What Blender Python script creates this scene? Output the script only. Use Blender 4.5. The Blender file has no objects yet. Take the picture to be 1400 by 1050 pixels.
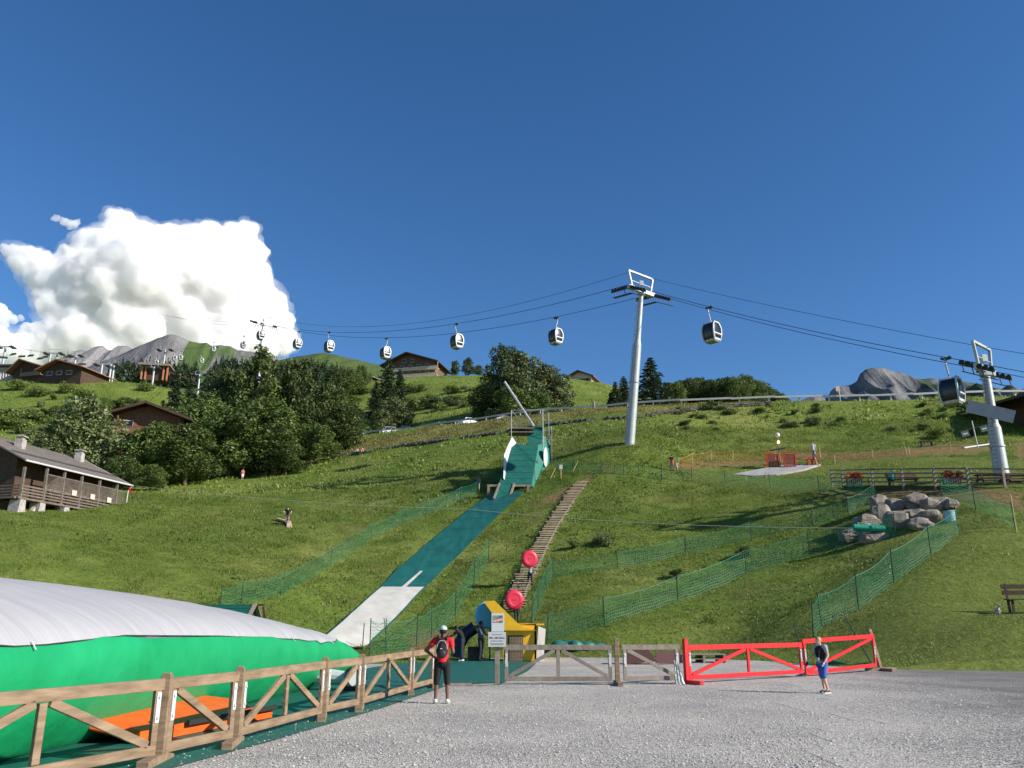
import bpy, bmesh, math, random
import numpy as np
from mathutils import Vector, Matrix, noise
R = math.radians
C = bpy.context.scene.collection
scene = bpy.context.scene
# ------------------------------------------------------------------ camera
F = 1133.0; PIT = R(16.0); H = 1.7
SP, CP = math.sin(PIT), math.cos(PIT)
cam = bpy.data.cameras.new('camera'); camo = bpy.data.objects.new('camera', cam); C.objects.link(camo)
camo.location = (0, 0, H); camo.rotation_euler = (R(90) + PIT, 0, 0)
cam.sensor_width = 36; cam.lens = 36 * F / 1400.0; cam.clip_start = .1; cam.clip_end = 60000
scene.camera = camo
scene.render.resolution_x = 1024; scene.render.resolution_y = 768
# ------------------------------------------------------------------ light
SUN_EL = 28.0; SUN_AZ = 110.0            # azimuth measured from +Y towards +X
sv = Vector((math.sin(R(SUN_AZ)) * math.cos(R(SUN_EL)), math.cos(R(SUN_AZ)) * math.cos(R(SUN_EL)), math.sin(R(SUN_EL))))
w = bpy.data.worlds.new("World"); scene.world = w; w.use_nodes = True
nt = w.node_tree; nt.nodes.clear()
sky = nt.nodes.new('ShaderNodeTexSky'); sky.sky_type = 'NISHITA'; sky.sun_disc = False
sky.sun_elevation = R(SUN_EL); sky.sun_rotation = R(SUN_AZ); sky.altitude = 1300
sky.air_density = 1.0; sky.dust_density = 0.15; sky.ozone_density = 3.5
hs = nt.nodes.new('ShaderNodeHueSaturation'); hs.inputs['Saturation'].default_value = 1.2; hs.inputs['Hue'].default_value = .503
bg = nt.nodes.new('ShaderNodeBackground'); bg.inputs[1].default_value = 0.084
wo = nt.nodes.new('ShaderNodeOutputWorld')
nt.links.new(sky.outputs[0], hs.inputs['Color']); nt.links.new(hs.outputs[0], bg.inputs[0]); nt.links.new(bg.outputs[0], wo.inputs[0])
sl = bpy.data.lights.new('sun', 'SUN'); sl.energy = 4.4; sl.angle = R(.53); sl.color = (1, .925, .82)
so = bpy.data.objects.new('sun', sl); C.objects.link(so); so.rotation_euler = (-sv).to_track_quat('-Z', 'Y').to_euler()
so.location = (60, -30, 60)
scene.view_settings.view_transform = 'Standard'; scene.view_settings.look = 'None'
scene.view_settings.exposure = 0.8; scene.view_settings.gamma = 1
scene.cycles.max_bounces = 24; scene.cycles.volume_bounces = 24; scene.cycles.transparent_max_bounces = 24
# ------------------------------------------------------------------ geometry of the site
def ray(px, py):
    u = (px - 700) / F; v = (525 - py) / F
    return Vector((u, CP - v * SP, SP + v * CP))
def at(px, py, Y):
    r = ray(px, py); t = Y / r.y
    return Vector((r.x * t, Y, H + r.z * t))
def el(py):
    r = ray(700, py); return r.z / r.y
def zz(Y, py): return H + Y * el(py)
COLS = [  # surveyed profiles of the slope: bearing, [(distance, level)]
 (-900, 34, [(50,775),(70,712),(100,672),(150,600),(200,556),(250,525),(330,None)]),
 (-200, 36, [(50,775),(70,708),(100,672),(150,602),(200,560),(250,528),(330,None)]),
 (0, 38, [(50,775),(70,700),(100,672),(150,602),(200,560),(250,527),(330,None)]),
 (160, 40, [(55,780),(75,715),(85,688),(100,673),(116,662),(150,622),(200,572),(250,527),(330,None)]),
 (330, 42, [(56,798),(76,722),(100,680),(115,657),(150,632),(200,590),(250,553),(330,522),(400,None)]),
 (430, 46, [(60,795),(80,715),(100,672),(115,650),(133,631),(160,610),(166,None),(200,585),(300,545),(400,None)]),
 (490, 50, [(62,800),(85,703),(110,650),(124,622),(129,617),(155,597),(161,None),(200,578),(300,532),(400,None)]),
 (600, 50, [(62,806),(72,748),(85,690),(100,645),(113,610),(118,606),(142,583),(149,None),(180,572),(300,528),(400,None)]),
 (700, 49, [(55,850),(62,800),(72,742),(85,680),(92,655),(100,627),(110,595),(113,591),(129,571),(135,None),(190,553),(300,529),(400,None)]),
 (800, 46, [(50,850),(62,780),(75,705),(85,655),(93,617),(105,583),(108,577),(121,560),(127,None),(200,548),(300,533),(400,None)]),
 (870, 45, [(50,848),(62,775),(76,700),(84,655),(91,600),(103,576),(106,572),(115,556),(121,None),(200,549),(300,545),(400,None)]),
 (1000, 43, [(50,838),(62,758),(76,683),(84,650),(92,622),(104,571),(112,552),(118,None),(200,566),(300,None)]),
 (1060, 39, [(47,838),(58,765),(70,698),(84,641),(90,620),(104,572),(111,550),(117,None),(200,570),(300,None)]),
 (1130, 35, [(44,843),(55,768),(66,700),(72,667),(84,639),(90,618),(105,563),(110,549),(116,None),(200,575),(300,None)]),
 (1190, 32.5, [(40,850),(52,765),(62,695),(68,667),(84,629),(89,612),(104,562),(109,548),(115,None),(200,575),(300,None)]),
 (1250, 31, [(38,850),(50,760),(59,693),(62.5,672),(67,656),(82,624),(88,611),(102,566),(108,547),(114,None),(200,575),(300,None)]),
 (1370, 30.5, [(36.5,843),(39,838),(50,735),(57.5,668),(63,652),(80,621),(87,609),(101,562),(107,543),(113,None),(200,575),(300,None)]),
 (1600, 30, [(37,843),(50,735),(57,668),(63,652),(80,621),(87,609),(100,560),(106,542),(112,None),(200,575),(300,None)]),
 (2300, 30, [(37,843),(50,735),(57,668),(63,652),(80,621),(87,609),(100,560),(106,542),(112,None),(200,575),(300,None)]),
]
def pchip(xs, ys, xq):
    xs = np.array(xs, float); ys = np.array(ys, float); h = np.diff(xs); d = np.diff(ys) / h
    m = np.zeros(len(xs))
    for i in range(1, len(xs) - 1):
        if d[i-1] * d[i] > 0:
            w1 = 2*h[i] + h[i-1]; w2 = h[i] + 2*h[i-1]
            m[i] = (w1 + w2) / (w1/d[i-1] + w2/d[i])
    m[0] = d[0]; m[-1] = d[-1]
    xq = np.clip(xq, xs[0], xs[-1]); i = np.clip(np.searchsorted(xs, xq, 'right') - 1, 0, len(xs) - 2)
    t = (xq - xs[i]) / h[i]
    return (2*t**3-3*t**2+1)*ys[i] + (t**3-2*t**2+t)*h[i]*m[i] + (-2*t**3+3*t**2)*ys[i+1] + (t**3-t**2)*h[i]*m[i+1]
YG = np.concatenate([np.arange(20, 160, .5), np.arange(160, 400, 2), [420, 460, 520, 600, 800, 1200, 2500, 6000, 20000]])
RAIL = [(380,167),(420,165),(440,158),(490,156),(535,152),(560,150),(600,144),(650,137),(700,130.5),(750,126),(812,121.5),(870,116),(930,114),(1000,112.6),(1060,111.5),(1130,110.5),(1190,109.5),(1250,108.5),(1310,107.8),(1370,107.3),(1480,106.5)]
UG = np.arange(-1.45, 1.46, .01)
_t = []
for px, toe, prof in COLS:
    xs = [0, toe * .8, toe]; ys = [0, 0, 0.0]
    for Y, py in prof:
        z = ys[-1] if py is None else zz(Y, py)
        xs.append(Y); ys.append(z)
    ys[-1] += 0.3
    xs += [520, 900, 2500, 20001]; ys += [ys[-1] - 6, ys[-1] - 60, ys[-1] - 90, ys[-1] - 95]
    _t.append(pchip(xs, ys, YG))
_t = np.array(_t); _u = [(c[0] - 700) / F for c in COLS]
TAB = np.array([pchip(_u, _t[:, j], UG) for j in range(len(YG))]).T     # [u, Y]
_k = np.exp(-.5 * (np.arange(-9, 10) / 3.2) ** 2); _k /= _k.sum(); _p = np.pad(TAB, ((9, 9), (0, 0)), 'edge')
TAB = sum(_k[i] * _p[i:i + len(UG)] for i in range(19))
def hgt(X, Y):
    X = np.asarray(X, float); Y = np.asarray(Y, float)
    Yc = np.clip(Y, YG[0], YG[-1] - 1)
    u = np.clip(X / np.maximum(Yc, 1), UG[0], UG[-1] - 1e-6)
    a = (u - UG[0]) / .01; i = np.clip(a.astype(int), 0, len(UG) - 2); fa = a - i
    j = np.clip(np.searchsorted(YG, Yc, 'right') - 1, 0, len(YG) - 2); fb = (Yc - YG[j]) / (YG[j+1] - YG[j])
    return (TAB[i, j]*(1-fa)*(1-fb) + TAB[i+1, j]*fa*(1-fb) + TAB[i, j+1]*(1-fa)*fb + TAB[i+1, j+1]*fa*fb)
def hz(x, y): return float(hgt(x, y))
def G(x, y, dz=0): return Vector((x, y, hz(x, y) + dz))
def on(px, py, ymax=400):
    """the spot of the site that lies on this line of sight"""
    r = ray(px, py); Ys = np.arange(5, ymax, .25); t = Ys / r.y
    z = H + r.z * t; g = hgt(r.x * t, Ys)
    k = np.nonzero(z <= g)[0]
    if len(k) == 0: return G(r.x * ymax / r.y, ymax)
    k = max(k[0], 1); a = z[k-1] - g[k-1]; b = g[k] - z[k]; Y = Ys[k-1] + .25 * a / max(a + b, 1e-6)
    return G(r.x * Y / r.y, Y)
def gy(px, Y):
    """ground point at distance Y on the bearing of px"""
    x = (px - 700) / F * Y
    for _ in range(3):
        z = hz(x, Y); e = (z - H) / Y
        v = (e * CP - SP) / (CP + e * SP); x = (px - 700) / F * Y / (CP - v * SP)
    return G(x, Y)
# ------------------------------------------------------------------ materials
MATS = {}
def mat(name, col, rough=.6, col2=None, scale=3.0, bump=0.0, bscale=None, metal=0, emit=0, stretch=(1,1,1), detail=6, spec=.4, voro=False, transl=0):
    if name in MATS: return MATS[name]
    m = bpy.data.materials.new(name); m.use_nodes = True; n = m.node_tree; b = n.nodes['Principled BSDF']
    b.inputs['Roughness'].default_value = rough; b.inputs['Metallic'].default_value = metal
    b.inputs['Specular IOR Level'].default_value = spec
    b.inputs['Base Color'].default_value = (*col, 1)
    tc = n.nodes.new('ShaderNodeTexCoord'); mp = n.nodes.new('ShaderNodeMapping'); mp.inputs['Scale'].default_value = stretch
    n.links.new(tc.outputs['Object'], mp.inputs[0])
    if col2 is not None:
        if voro:
            t = n.nodes.new('ShaderNodeTexVoronoi'); t.inputs['Scale'].default_value = scale; fac = t.outputs['Color']
        else:
            t = n.nodes.new('ShaderNodeTexNoise'); t.inputs['Scale'].default_value = scale; t.inputs['Detail'].default_value = detail; fac = t.outputs['Fac']
        n.links.new(mp.outputs[0], t.inputs['Vector'])
        cr = n.nodes.new('ShaderNodeValToRGB'); cr.color_ramp.elements[0].position = .3; cr.color_ramp.elements[1].position = .7
        cr.color_ramp.elements[0].color = (*col, 1); cr.color_ramp.elements[1].color = (*col2, 1)
        n.links.new(fac, cr.inputs[0]); n.links.new(cr.outputs[0], b.inputs['Base Color'])
    if bump:
        t2 = n.nodes.new('ShaderNodeTexNoise'); t2.inputs['Scale'].default_value = bscale or scale; t2.inputs['Detail'].default_value = 5
        n.links.new(mp.outputs[0], t2.inputs['Vector'])
        bp = n.nodes.new('ShaderNodeBump'); bp.inputs['Strength'].default_value = bump; bp.inputs['Distance'].default_value = .05
        n.links.new(t2.outputs['Fac'], bp.inputs['Height']); n.links.new(bp.outputs[0], b.inputs['Normal'])
    if emit:
        b.inputs['Emission Color'].default_value = (*col, 1); b.inputs['Emission Strength'].default_value = emit
    MATS[name] = m
    return m
def leafmat(name, c1, c2, c3, scale=.5, tr=.3):
    m = bpy.data.materials.new(name); m.use_nodes = True; n = m.node_tree; b = n.nodes['Principled BSDF']
    b.inputs['Roughness'].default_value = .5; b.inputs['Specular IOR Level'].default_value = .35
    tc = n.nodes.new('ShaderNodeNewGeometry'); oi = n.nodes.new('ShaderNodeObjectInfo')
    t = n.nodes.new('ShaderNodeTexNoise'); t.inputs['Scale'].default_value = scale; t.inputs['Detail'].default_value = 8; t.inputs['Roughness'].default_value = .7
    n.links.new(tc.outputs['Position'], t.inputs['Vector'])
    cr = n.nodes.new('ShaderNodeValToRGB'); e = cr.color_ramp.elements
    e[0].position = .34; e[0].color = (*c1, 1); e[1].position = .66; e[1].color = (*c3, 1); k = e.new(.5); k.color = (*c2, 1)
    n.links.new(t.outputs['Fac'], cr.inputs[0])
    hs = n.nodes.new('ShaderNodeHueSaturation'); mr = n.nodes.new('ShaderNodeMapRange'); mr.inputs['To Min'].default_value = .72; mr.inputs['To Max'].default_value = 1.4
    n.links.new(oi.outputs['Random'], mr.inputs[0]); n.links.new(mr.outputs[0], hs.inputs['Value']); n.links.new(cr.outputs[0], hs.inputs['Color'])
    n.links.new(hs.outputs[0], b.inputs['Base Color'])
    tl = n.nodes.new('ShaderNodeBsdfTranslucent'); n.links.new(hs.outputs[0], tl.inputs[0])
    mx = n.nodes.new('ShaderNodeMixShader'); mx.inputs[0].default_value = tr
    n.links.new(b.outputs[0], mx.inputs[1]); n.links.new(tl.outputs[0], mx.inputs[2]); n.links.new(mx.outputs[0], n.nodes['Material Output'].inputs[0])
    MATS[name] = m; return m
def netmat(name, col, cell, fill):
    """netting: square meshes cut out of a sheet, laid out in its UVs (metres)"""
    m = bpy.data.materials.new(name); m.use_nodes = True; n = m.node_tree; b = n.nodes['Principled BSDF']
    b.inputs['Base Color'].default_value = (*col, 1); b.inputs['Roughness'].default_value = .6
    uv = n.nodes.new('ShaderNodeUVMap'); sp = n.nodes.new('ShaderNodeSeparateXYZ'); n.links.new(uv.outputs[0], sp.inputs[0])
    outs = []
    for k in (0, 1):
        a = n.nodes.new('ShaderNodeMath'); a.operation = 'DIVIDE'; a.inputs[1].default_value = cell; n.links.new(sp.outputs[k], a.inputs[0])
        f = n.nodes.new('ShaderNodeMath'); f.operation = 'FRACT'; n.links.new(a.outputs[0], f.inputs[0])
        l = n.nodes.new('ShaderNodeMath'); l.operation = 'LESS_THAN'; l.inputs[1].default_value = fill; n.links.new(f.outputs[0], l.inputs[0]); outs.append(l)
    mx = n.nodes.new('ShaderNodeMath'); mx.operation = 'MAXIMUM'; n.links.new(outs[0].outputs[0], mx.inputs[0]); n.links.new(outs[1].outputs[0], mx.inputs[1])
    tl = n.nodes.new('ShaderNodeBsdfTranslucent'); tl.inputs[0].default_value = (*col, 1)
    m1 = n.nodes.new('ShaderNodeMixShader'); m1.inputs[0].default_value = .4; n.links.new(b.outputs[0], m1.inputs[1]); n.links.new(tl.outputs[0], m1.inputs[2])
    tr = n.nodes.new('ShaderNodeBsdfTransparent'); ms = n.nodes.new('ShaderNodeMixShader')
    n.links.new(mx.outputs[0], ms.inputs[0]); n.links.new(tr.outputs[0], ms.inputs[1]); n.links.new(m1.outputs[0], ms.inputs[2])
    n.links.new(ms.outputs[0], n.nodes['Material Output'].inputs[0]); MATS[name] = m; return m
# ------------------------------------------------------------------ mesh helpers
def tag(o, label=None, cat=None, group=None, kind=None):
    if label: o['label'] = label
    if cat: o['category'] = cat
    if group: o['group'] = group
    if kind: o['kind'] = kind
    return o
def empty(name, loc, rz=0, label=None, cat=None, group=None):
    o = bpy.data.objects.new(name, None); C.objects.link(o); o.location = loc; o.rotation_euler = (0, 0, rz); o.empty_display_size = .3
    return tag(o, label, cat, group)
def copy_tree(o, parent=None):
    c = o.copy(); C.objects.link(c); c.parent = parent
    for ch in list(o.children): copy_tree(ch, c)
    return c
def link(name, me, m, parent=None, smooth=False):
    me.materials.clear()
    for k in (m if isinstance(m, (list, tuple)) else [m]): me.materials.append(k)
    o = bpy.data.objects.new(name, me); C.objects.link(o); o.parent = parent
    if smooth: me.polygons.foreach_set('use_smooth', [True] * len(me.polygons))
    return o
def npmesh(name, V, Fq):
    me = bpy.data.meshes.new(name); V = np.asarray(V, np.float32); Fq = np.asarray(Fq, np.int32); k = Fq.shape[1]
    me.vertices.add(len(V)); me.vertices.foreach_set('co', V.ravel())
    me.loops.add(Fq.size); me.loops.foreach_set('vertex_index', Fq.ravel())
    me.polygons.add(len(Fq)); me.polygons.foreach_set('loop_start', np.arange(0, Fq.size, k, dtype=np.int32))
    me.update(calc_edges=True); return me
class MB:
    def __init__(s): s.v = []; s.f = []; s.mi = []; s.m = 0
    def add(s, vs, fs):
        n = len(s.v); s.v += [tuple(v) for v in vs]; s.f += [tuple(i + n for i in f) for f in fs]; s.mi += [s.m] * len(fs); return s
    def box(s, c, d, rot=None):
        c = Vector(c); M = rot or Matrix.Identity(3)
        vs = [c + M @ Vector((x*d[0]/2, y*d[1]/2, z*d[2]/2)) for z in (-1, 1) for y in (-1, 1) for x in (-1, 1)]
        return s.add(vs, [(0,2,3,1),(4,5,7,6),(0,1,5,4),(2,6,7,3),(0,4,6,2),(1,3,7,5)])
    def bar(s, a, b, w, h, up=(0,0,1)):
        a = Vector(a); b = Vector(b); z = (b - a); L = z.length
        if L < 1e-6: return s
        z.normalize(); x = Vector(up).cross(z)
        if x.length < 1e-3: x = Vector((1,0,0)).cross(z)
        x.normalize(); y = z.cross(x); M = Matrix((x, y, z)).transposed()
        return s.box((a + b) / 2, (w, h, L), M)
    def tube(s, a, b, r1, r2=None, n=10, cap=True):
        a = Vector(a); b = Vector(b); r2 = r1 if r2 is None else r2; z = (b - a)
        if z.length < 1e-6: return s
        z.normalize(); x = z.orthogonal().normalized(); y = z.cross(x)
        vs = [p + (x*math.cos(2*math.pi*i/n) + y*math.sin(2*math.pi*i/n))*r for p, r in ((a, r1), (b, r2)) for i in range(n)]
        fs = [(i, (i+1) % n, n+(i+1) % n, n+i) for i in range(n)]
        if cap: fs += [tuple(range(n-1, -1, -1)), tuple(range(n, 2*n))]
        return s.add(vs, fs)
    def path(s, pts, r, n=6):
        for a, b in zip(pts, pts[1:]): s.tube(a, b, r, r, n)
        return s
    def sph(s, c, r, n=12, m=8):
        c = Vector(c); r = (r, r, r) if isinstance(r, (int, float)) else r; vs = []; fs = []
        for j in range(m + 1):
            a = math.pi * j / m
            for i in range(n):
                b = 2 * math.pi * i / n; vs.append(c + Vector((r[0]*math.sin(a)*math.cos(b), r[1]*math.sin(a)*math.sin(b), r[2]*math.cos(a))))
        for j in range(m):
            for i in range(n): fs.append((j*n+i, (j+1)*n+i, (j+1)*n+(i+1) % n, j*n+(i+1) % n))
        return s.add(vs, fs)
    def cap(s, a, b, r1, r2):
        s.tube(a, b, r1, r2, 12); s.sph(a, r1); return s.sph(b, r2)
    def poly(s, pts, off):
        n = len(pts); off = Vector(off); p = [Vector(q) for q in pts]
        return s.add(p + [q + off for q in p], [tuple(range(n - 1, -1, -1)), tuple(range(n, 2*n))] + [(i, (i+1) % n, n+(i+1) % n, n+i) for i in range(n)])
    def sheet(s, rows):
        n = len(rows[0]); vs = [p for r in rows for p in r]
        return s.add(vs, [(j*n+i, j*n+i+1, (j+1)*n+i+1, (j+1)*n+i) for j in range(len(rows)-1) for i in range(n-1)])
    def build(s, name, m, parent=None, org=(0,0,0), smooth=False, bevel=0):
        me = bpy.data.meshes.new(name); o = Vector(org); me.from_pydata([Vector(v) - o for v in s.v], [], s.f)
        bm = bmesh.new(); bm.from_mesh(me); bmesh.ops.recalc_face_normals(bm, faces=bm.faces); bm.to_mesh(me); bm.free(); me.update()
        ob = link(name, me, m, parent, smooth)
        if isinstance(m, (list, tuple)): me.polygons.foreach_set('material_index', s.mi)
        if parent is None and tuple(org) != (0,0,0): ob.location = org
        if bevel:
            b = ob.modifiers.new('b', 'BEVEL'); b.width = bevel; b.segments = 1; b.limit_method = 'ANGLE'
        if smooth and not bevel: 
            try: me.set_sharp_from_angle(angle=R(50))
            except Exception: pass
        return ob
def bake(o):
    dg = bpy.context.evaluated_depsgraph_get(); dg.update()
    me = bpy.data.meshes.new_from_object(o.evaluated_get(dg)); old = o.data; o.modifiers.clear(); o.data = me; bpy.data.meshes.remove(old); return o
def blob(name, m, mb, vox, parent=None, smooth=2, org=(0,0,0)):
    """shapes fused into one continuous skin"""
    o = mb.build(name, m, parent, org)
    r = o.modifiers.new('r', 'REMESH'); r.mode = 'VOXEL'; r.voxel_size = vox; r.use_smooth_shade = True
    if smooth: k = o.modifiers.new('s', 'SMOOTH'); k.iterations = smooth; k.factor = .5
    return bake(o)
def rnd(a, b): return random.uniform(a, b)
random.seed(7)
# ------------------------------------------------------------------ ground
grass_soil = bpy.data.materials.new('meadow_soil'); grass_soil.use_nodes = True
def _g():
    n = grass_soil.node_tree; b = n.nodes['Principled BSDF']; b.inputs['Roughness'].default_value = .95; b.inputs['Specular IOR Level'].default_value = .1
    ge = n.nodes.new('ShaderNodeNewGeometry'); at_ = n.nodes.new('ShaderNodeVertexColor'); at_.layer_name = 'soil'
    def nz(s, d=8, r=.6):
        t = n.nodes.new('ShaderNodeTexNoise'); t.inputs['Scale'].default_value = s; t.inputs['Detail'].default_value = d; t.inputs['Roughness'].default_value = r
        n.links.new(ge.outputs['Position'], t.inputs['Vector']); return t
    def ramp(t, stops):
        c = n.nodes.new('ShaderNodeValToRGB'); e = c.color_ramp.elements
        e[0].position = stops[0][0]; e[0].color = (*stops[0][1], 1); e[1].position = stops[-1][0]; e[1].color = (*stops[-1][1], 1)
        for p, q in stops[1:-1]: k = e.new(p); k.color = (*q, 1)
        n.links.new(t.outputs['Fac'], c.inputs[0]); return c
    a = ramp(nz(.09, 5), [(.35, (.10, .155, .026)), (.5, (.14, .19, .036)), (.65, (.20, .225, .058))])
    f = ramp(nz(2.2, 10, .8), [(.33, (.55, .57, .5)), (.5, (1, 1, 1)), (.68, (1.35, 1.3, 1.2))])
    mu = n.nodes.new('ShaderNodeMix'); mu.data_type = 'RGBA'; mu.blend_type = 'MULTIPLY'; mu.inputs[0].default_value = 1
    n.links.new(a.outputs[0], mu.inputs[6]); n.links.new(f.outputs[0], mu.inputs[7])
    mx = n.nodes.new('ShaderNodeMix'); mx.data_type = 'RGBA'; n.links.new(at_.outputs['Alpha'], mx.inputs[0])
    m2 = n.nodes.new('ShaderNodeMix'); m2.data_type = 'RGBA'; m2.blend_type = 'MULTIPLY'; m2.inputs[0].default_value = 1
    n.links.new(at_.outputs['Color'], m2.inputs[6]); n.links.new(f.outputs[0], m2.inputs[7])
    n.links.new(mu.outputs[2], mx.inputs[6]); n.links.new(m2.outputs[2], mx.inputs[7]); n.links.new(mx.outputs[2], b.inputs['Base Color'])
    bp = n.nodes.new('ShaderNodeBump'); bp.inputs['Strength'].default_value = 1; bp.inputs['Distance'].default_value = .25
    n.links.new(nz(2.5, 8, .7).outputs['Fac'], bp.inputs['Height']); n.links.new(bp.outputs[0], b.inputs['Normal'])
_g()
def inpoly(X, Y, poly):
    X = np.asarray(X); Y = np.asarray(Y); c = np.zeros(X.shape, bool); n = len(poly)
    for i in range(n):
        x1, y1 = poly[i][:2]; x2, y2 = poly[i-1][:2]
        k = ((y1 > Y) != (y2 > Y)) & (X < (x2-x1)*(Y-y1)/((y2-y1) or 1e-9) + x1); c ^= k
    return c
def edge(px, py): p = on(px, py); return (p.x, p.y)
DIRT = [[edge(*q) for q in ((1125,622),(1200,614),(1330,606),(1370,612),(1330,622),(1240,626),(1150,632))],
        [edge(*q) for q in ((930,634),(1000,629),(1130,618),(1130,628),(1010,638),(935,645))],
        [edge(*q) for q in ((1100,668),(1400,676),(1400,700),(1290,688),(1120,676))],
        [edge(*q) for q in ((1385,605),(1500,600),(1500,640),(1388,640))],
        [edge(*q) for q in ((560,866),(600,858),(625,862),(600,885),(560,893),(520,905))],
        [edge(*q) for q in ((745,680),(800,652),(812,655),(760,690),(735,690))]]
DRY = [[edge(*q) for q in ((420,628),(560,606),(740,577),(900,563),(1060,553),(1060,549),(870,554),(690,571),(560,592),(430,610))]]
LAWN = [[edge(*q) for q in ((1185,912),(1500,905),(1500,700),(1330,715),(1255,775),(1190,840),(1130,868))],
        [edge(*q) for q in ((940,655),(1400,668),(1400,628),(1180,628),(950,640))]]
YARD = [(-60,-20),(60,-20),(60,29.2),(24.5,30.6),(19,31.2),(14.5,32.3),(12.5,35),(11.2,39.5),(9.5,41.5),(7,42.5),(4,43),(1,43.2),(-1,42),(-2.5,39),(-4,37),(-8,36),(-14,34),(-60,32)]
ROADP = [(9.5,-20),(60,-20),(60,29.15),(24.5,30.5),(19,31.1),(14.4,32.1),(12.8,31.6),(11.6,29.6),(10.2,27),(10.6,24),(9.0,20.5),(9.4,17),(7.2,13.5),(7.6,11),(6.5,7),(8,0)]
def ground():
    ys = np.concatenate([np.arange(-20, 27, 2.0), np.arange(27, 70, .45), np.arange(70, 132, .8), np.arange(132, 350, 2.5), np.geomspace(352, 20000, 40)])
    ss = np.linspace(-1.35, 1.35, 460)
    S, Yy = np.meshgrid(ss, ys); X = S * (Yy + 24); Z = hgt(X, Yy)
    D = np.hypot(X, Yy)
    amp = np.clip((Yy - 34) / 15, 0, 1) * np.clip(Yy / 120, .35, 3)
    nz = np.array([noise.fractal(Vector((x*.16, y*.16, 0)), 1, 2, 4) for x, y in zip(X.ravel(), Yy.ravel())]).reshape(X.shape)
    Z = Z + nz * .16 * amp - .012
    yard = inpoly(X, Yy, YARD)
    Z = np.where(yard & (Z < .3), np.minimum(Z, -.03), Z)
    V = np.stack([X, Yy, Z], -1).reshape(-1, 3); n = len(ss); m = len(ys)
    ii, jj = np.meshgrid(np.arange(n-1), np.arange(m-1)); a = (jj*n + ii).ravel()
    me = npmesh('hillside', V, np.stack([a, a+1, a+n+1, a+n], -1))
    ca = me.color_attributes.new('soil', 'FLOAT_COLOR', 'POINT'); col = np.zeros((len(V), 4), np.float32)
    for polys, c in ((DIRT, (.20, .135, .065)), (DRY, (.24, .22, .07)), (LAWN, (.13, .165, .035))):
        for p in polys: col[inpoly(V[:,0], V[:,1], p)] = (*c, .85)
    k = (np.abs(nz.ravel()) > .62) & (V[:,1] > 40) & (V[:,1] < 110) & (col[:,3] == 0); col[k] = (.14, .13, .045, .6)
    ca.data.foreach_set('color', col.ravel())
    o = link('hillside', me, grass_soil, None, True); tag(o, 'green grassy hillside rising behind the yard', kind='structure'); return o
ground()
def flat(name, poly, z, m, label, step=None, kind='structure', cat=None):
    bm = bmesh.new(); vs = [bm.verts.new((x, y, z)) for x, y in poly]; bm.faces.new(vs)
    bmesh.ops.triangulate(bm, faces=bm.faces); me = bpy.data.meshes.new(name); bm.to_mesh(me); bm.free()
    o = link(name, me, m); tag(o, label, cat, kind=kind); return o
def ragged(poly, amp, step):
    out = []
    for (x1, y1), (x2, y2) in zip(poly, poly[1:] + poly[:1]):
        n = max(1, int(min(math.hypot(x2-x1, y2-y1), 60) / step))
        for k in range(n):
            t = k / n; x = x1 + (x2-x1)*t; y = y1 + (y2-y1)*t
            out.append((x + rnd(-amp, amp), y + rnd(-amp, amp)))
    return out
def gravel_mat(name, c1, c2, scale, fine):
    m = bpy.data.materials.new(name); m.use_nodes = True; n = m.node_tree; b = n.nodes['Principled BSDF']; b.inputs['Roughness'].default_value = .9; b.inputs['Specular IOR Level'].default_value = .2
    ge = n.nodes.new('ShaderNodeNewGeometry'); v = n.nodes.new('ShaderNodeTexVoronoi'); v.inputs['Scale'].default_value = scale
    wn = n.nodes.new('ShaderNodeTexNoise'); wn.inputs['Scale'].default_value = scale * .5; wn.inputs['Detail'].default_value = 3
    n.links.new(ge.outputs['Position'], v.inputs['Vector']); n.links.new(ge.outputs['Position'], wn.inputs['Vector'])
    sx = n.nodes.new('ShaderNodeSeparateColor'); n.links.new(v.outputs['Color'], sx.inputs[0])
    cr = n.nodes.new('ShaderNodeValToRGB'); e = cr.color_ramp.elements; e[0].position = .05; e[0].color = (*c1, 1); e[1].position = .95; e[1].color = (*c2, 1)
    n.links.new(sx.outputs[0], cr.inputs[0])
    t = n.nodes.new('ShaderNodeTexNoise'); t.inputs['Scale'].default_value = .35; t.inputs['Detail'].default_value = 8; t.inputs['Roughness'].default_value = .65; n.links.new(ge.outputs['Position'], t.inputs['Vector'])
    c2_ = n.nodes.new('ShaderNodeValToRGB'); e = c2_.color_ramp.elements; e[0].position = .35; e[0].color = (.78, .78, .79, 1); e[1].position = .65; e[1].color = (1.12, 1.1, 1.06, 1); n.links.new(t.outputs['Fac'], c2_.inputs[0])
    mu = n.nodes.new('ShaderNodeMix'); mu.data_type = 'RGBA'; mu.blend_type = 'MULTIPLY'; mu.inputs[0].default_value = 1
    n.links.new(cr.outputs[0], mu.inputs[6]); n.links.new(c2_.outputs[0], mu.inputs[7]); n.links.new(mu.outputs[2], b.inputs['Base Color'])
    ad = n.nodes.new('ShaderNodeMath'); ad.operation = 'MULTIPLY_ADD'; ad.inputs[1].default_value = -1.0; n.links.new(v.outputs['Distance'], ad.inputs[0]); n.links.new(wn.outputs['Fac'], ad.inputs[2])
    bp = n.nodes.new('ShaderNodeBump'); bp.inputs['Strength'].default_value = fine; bp.inputs['Distance'].default_value = .03; n.links.new(ad.outputs[0], bp.inputs['Height']); n.links.new(bp.outputs[0], b.inputs['Normal'])
    MATS[name] = m; return m
gravel = gravel_mat('gravel', (.22, .21, .19), (.60, .57, .52), 40, .6)
tarmac = gravel_mat('tarmac', (.19, .18, .165), (.30, .285, .265), 45, .35)
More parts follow.
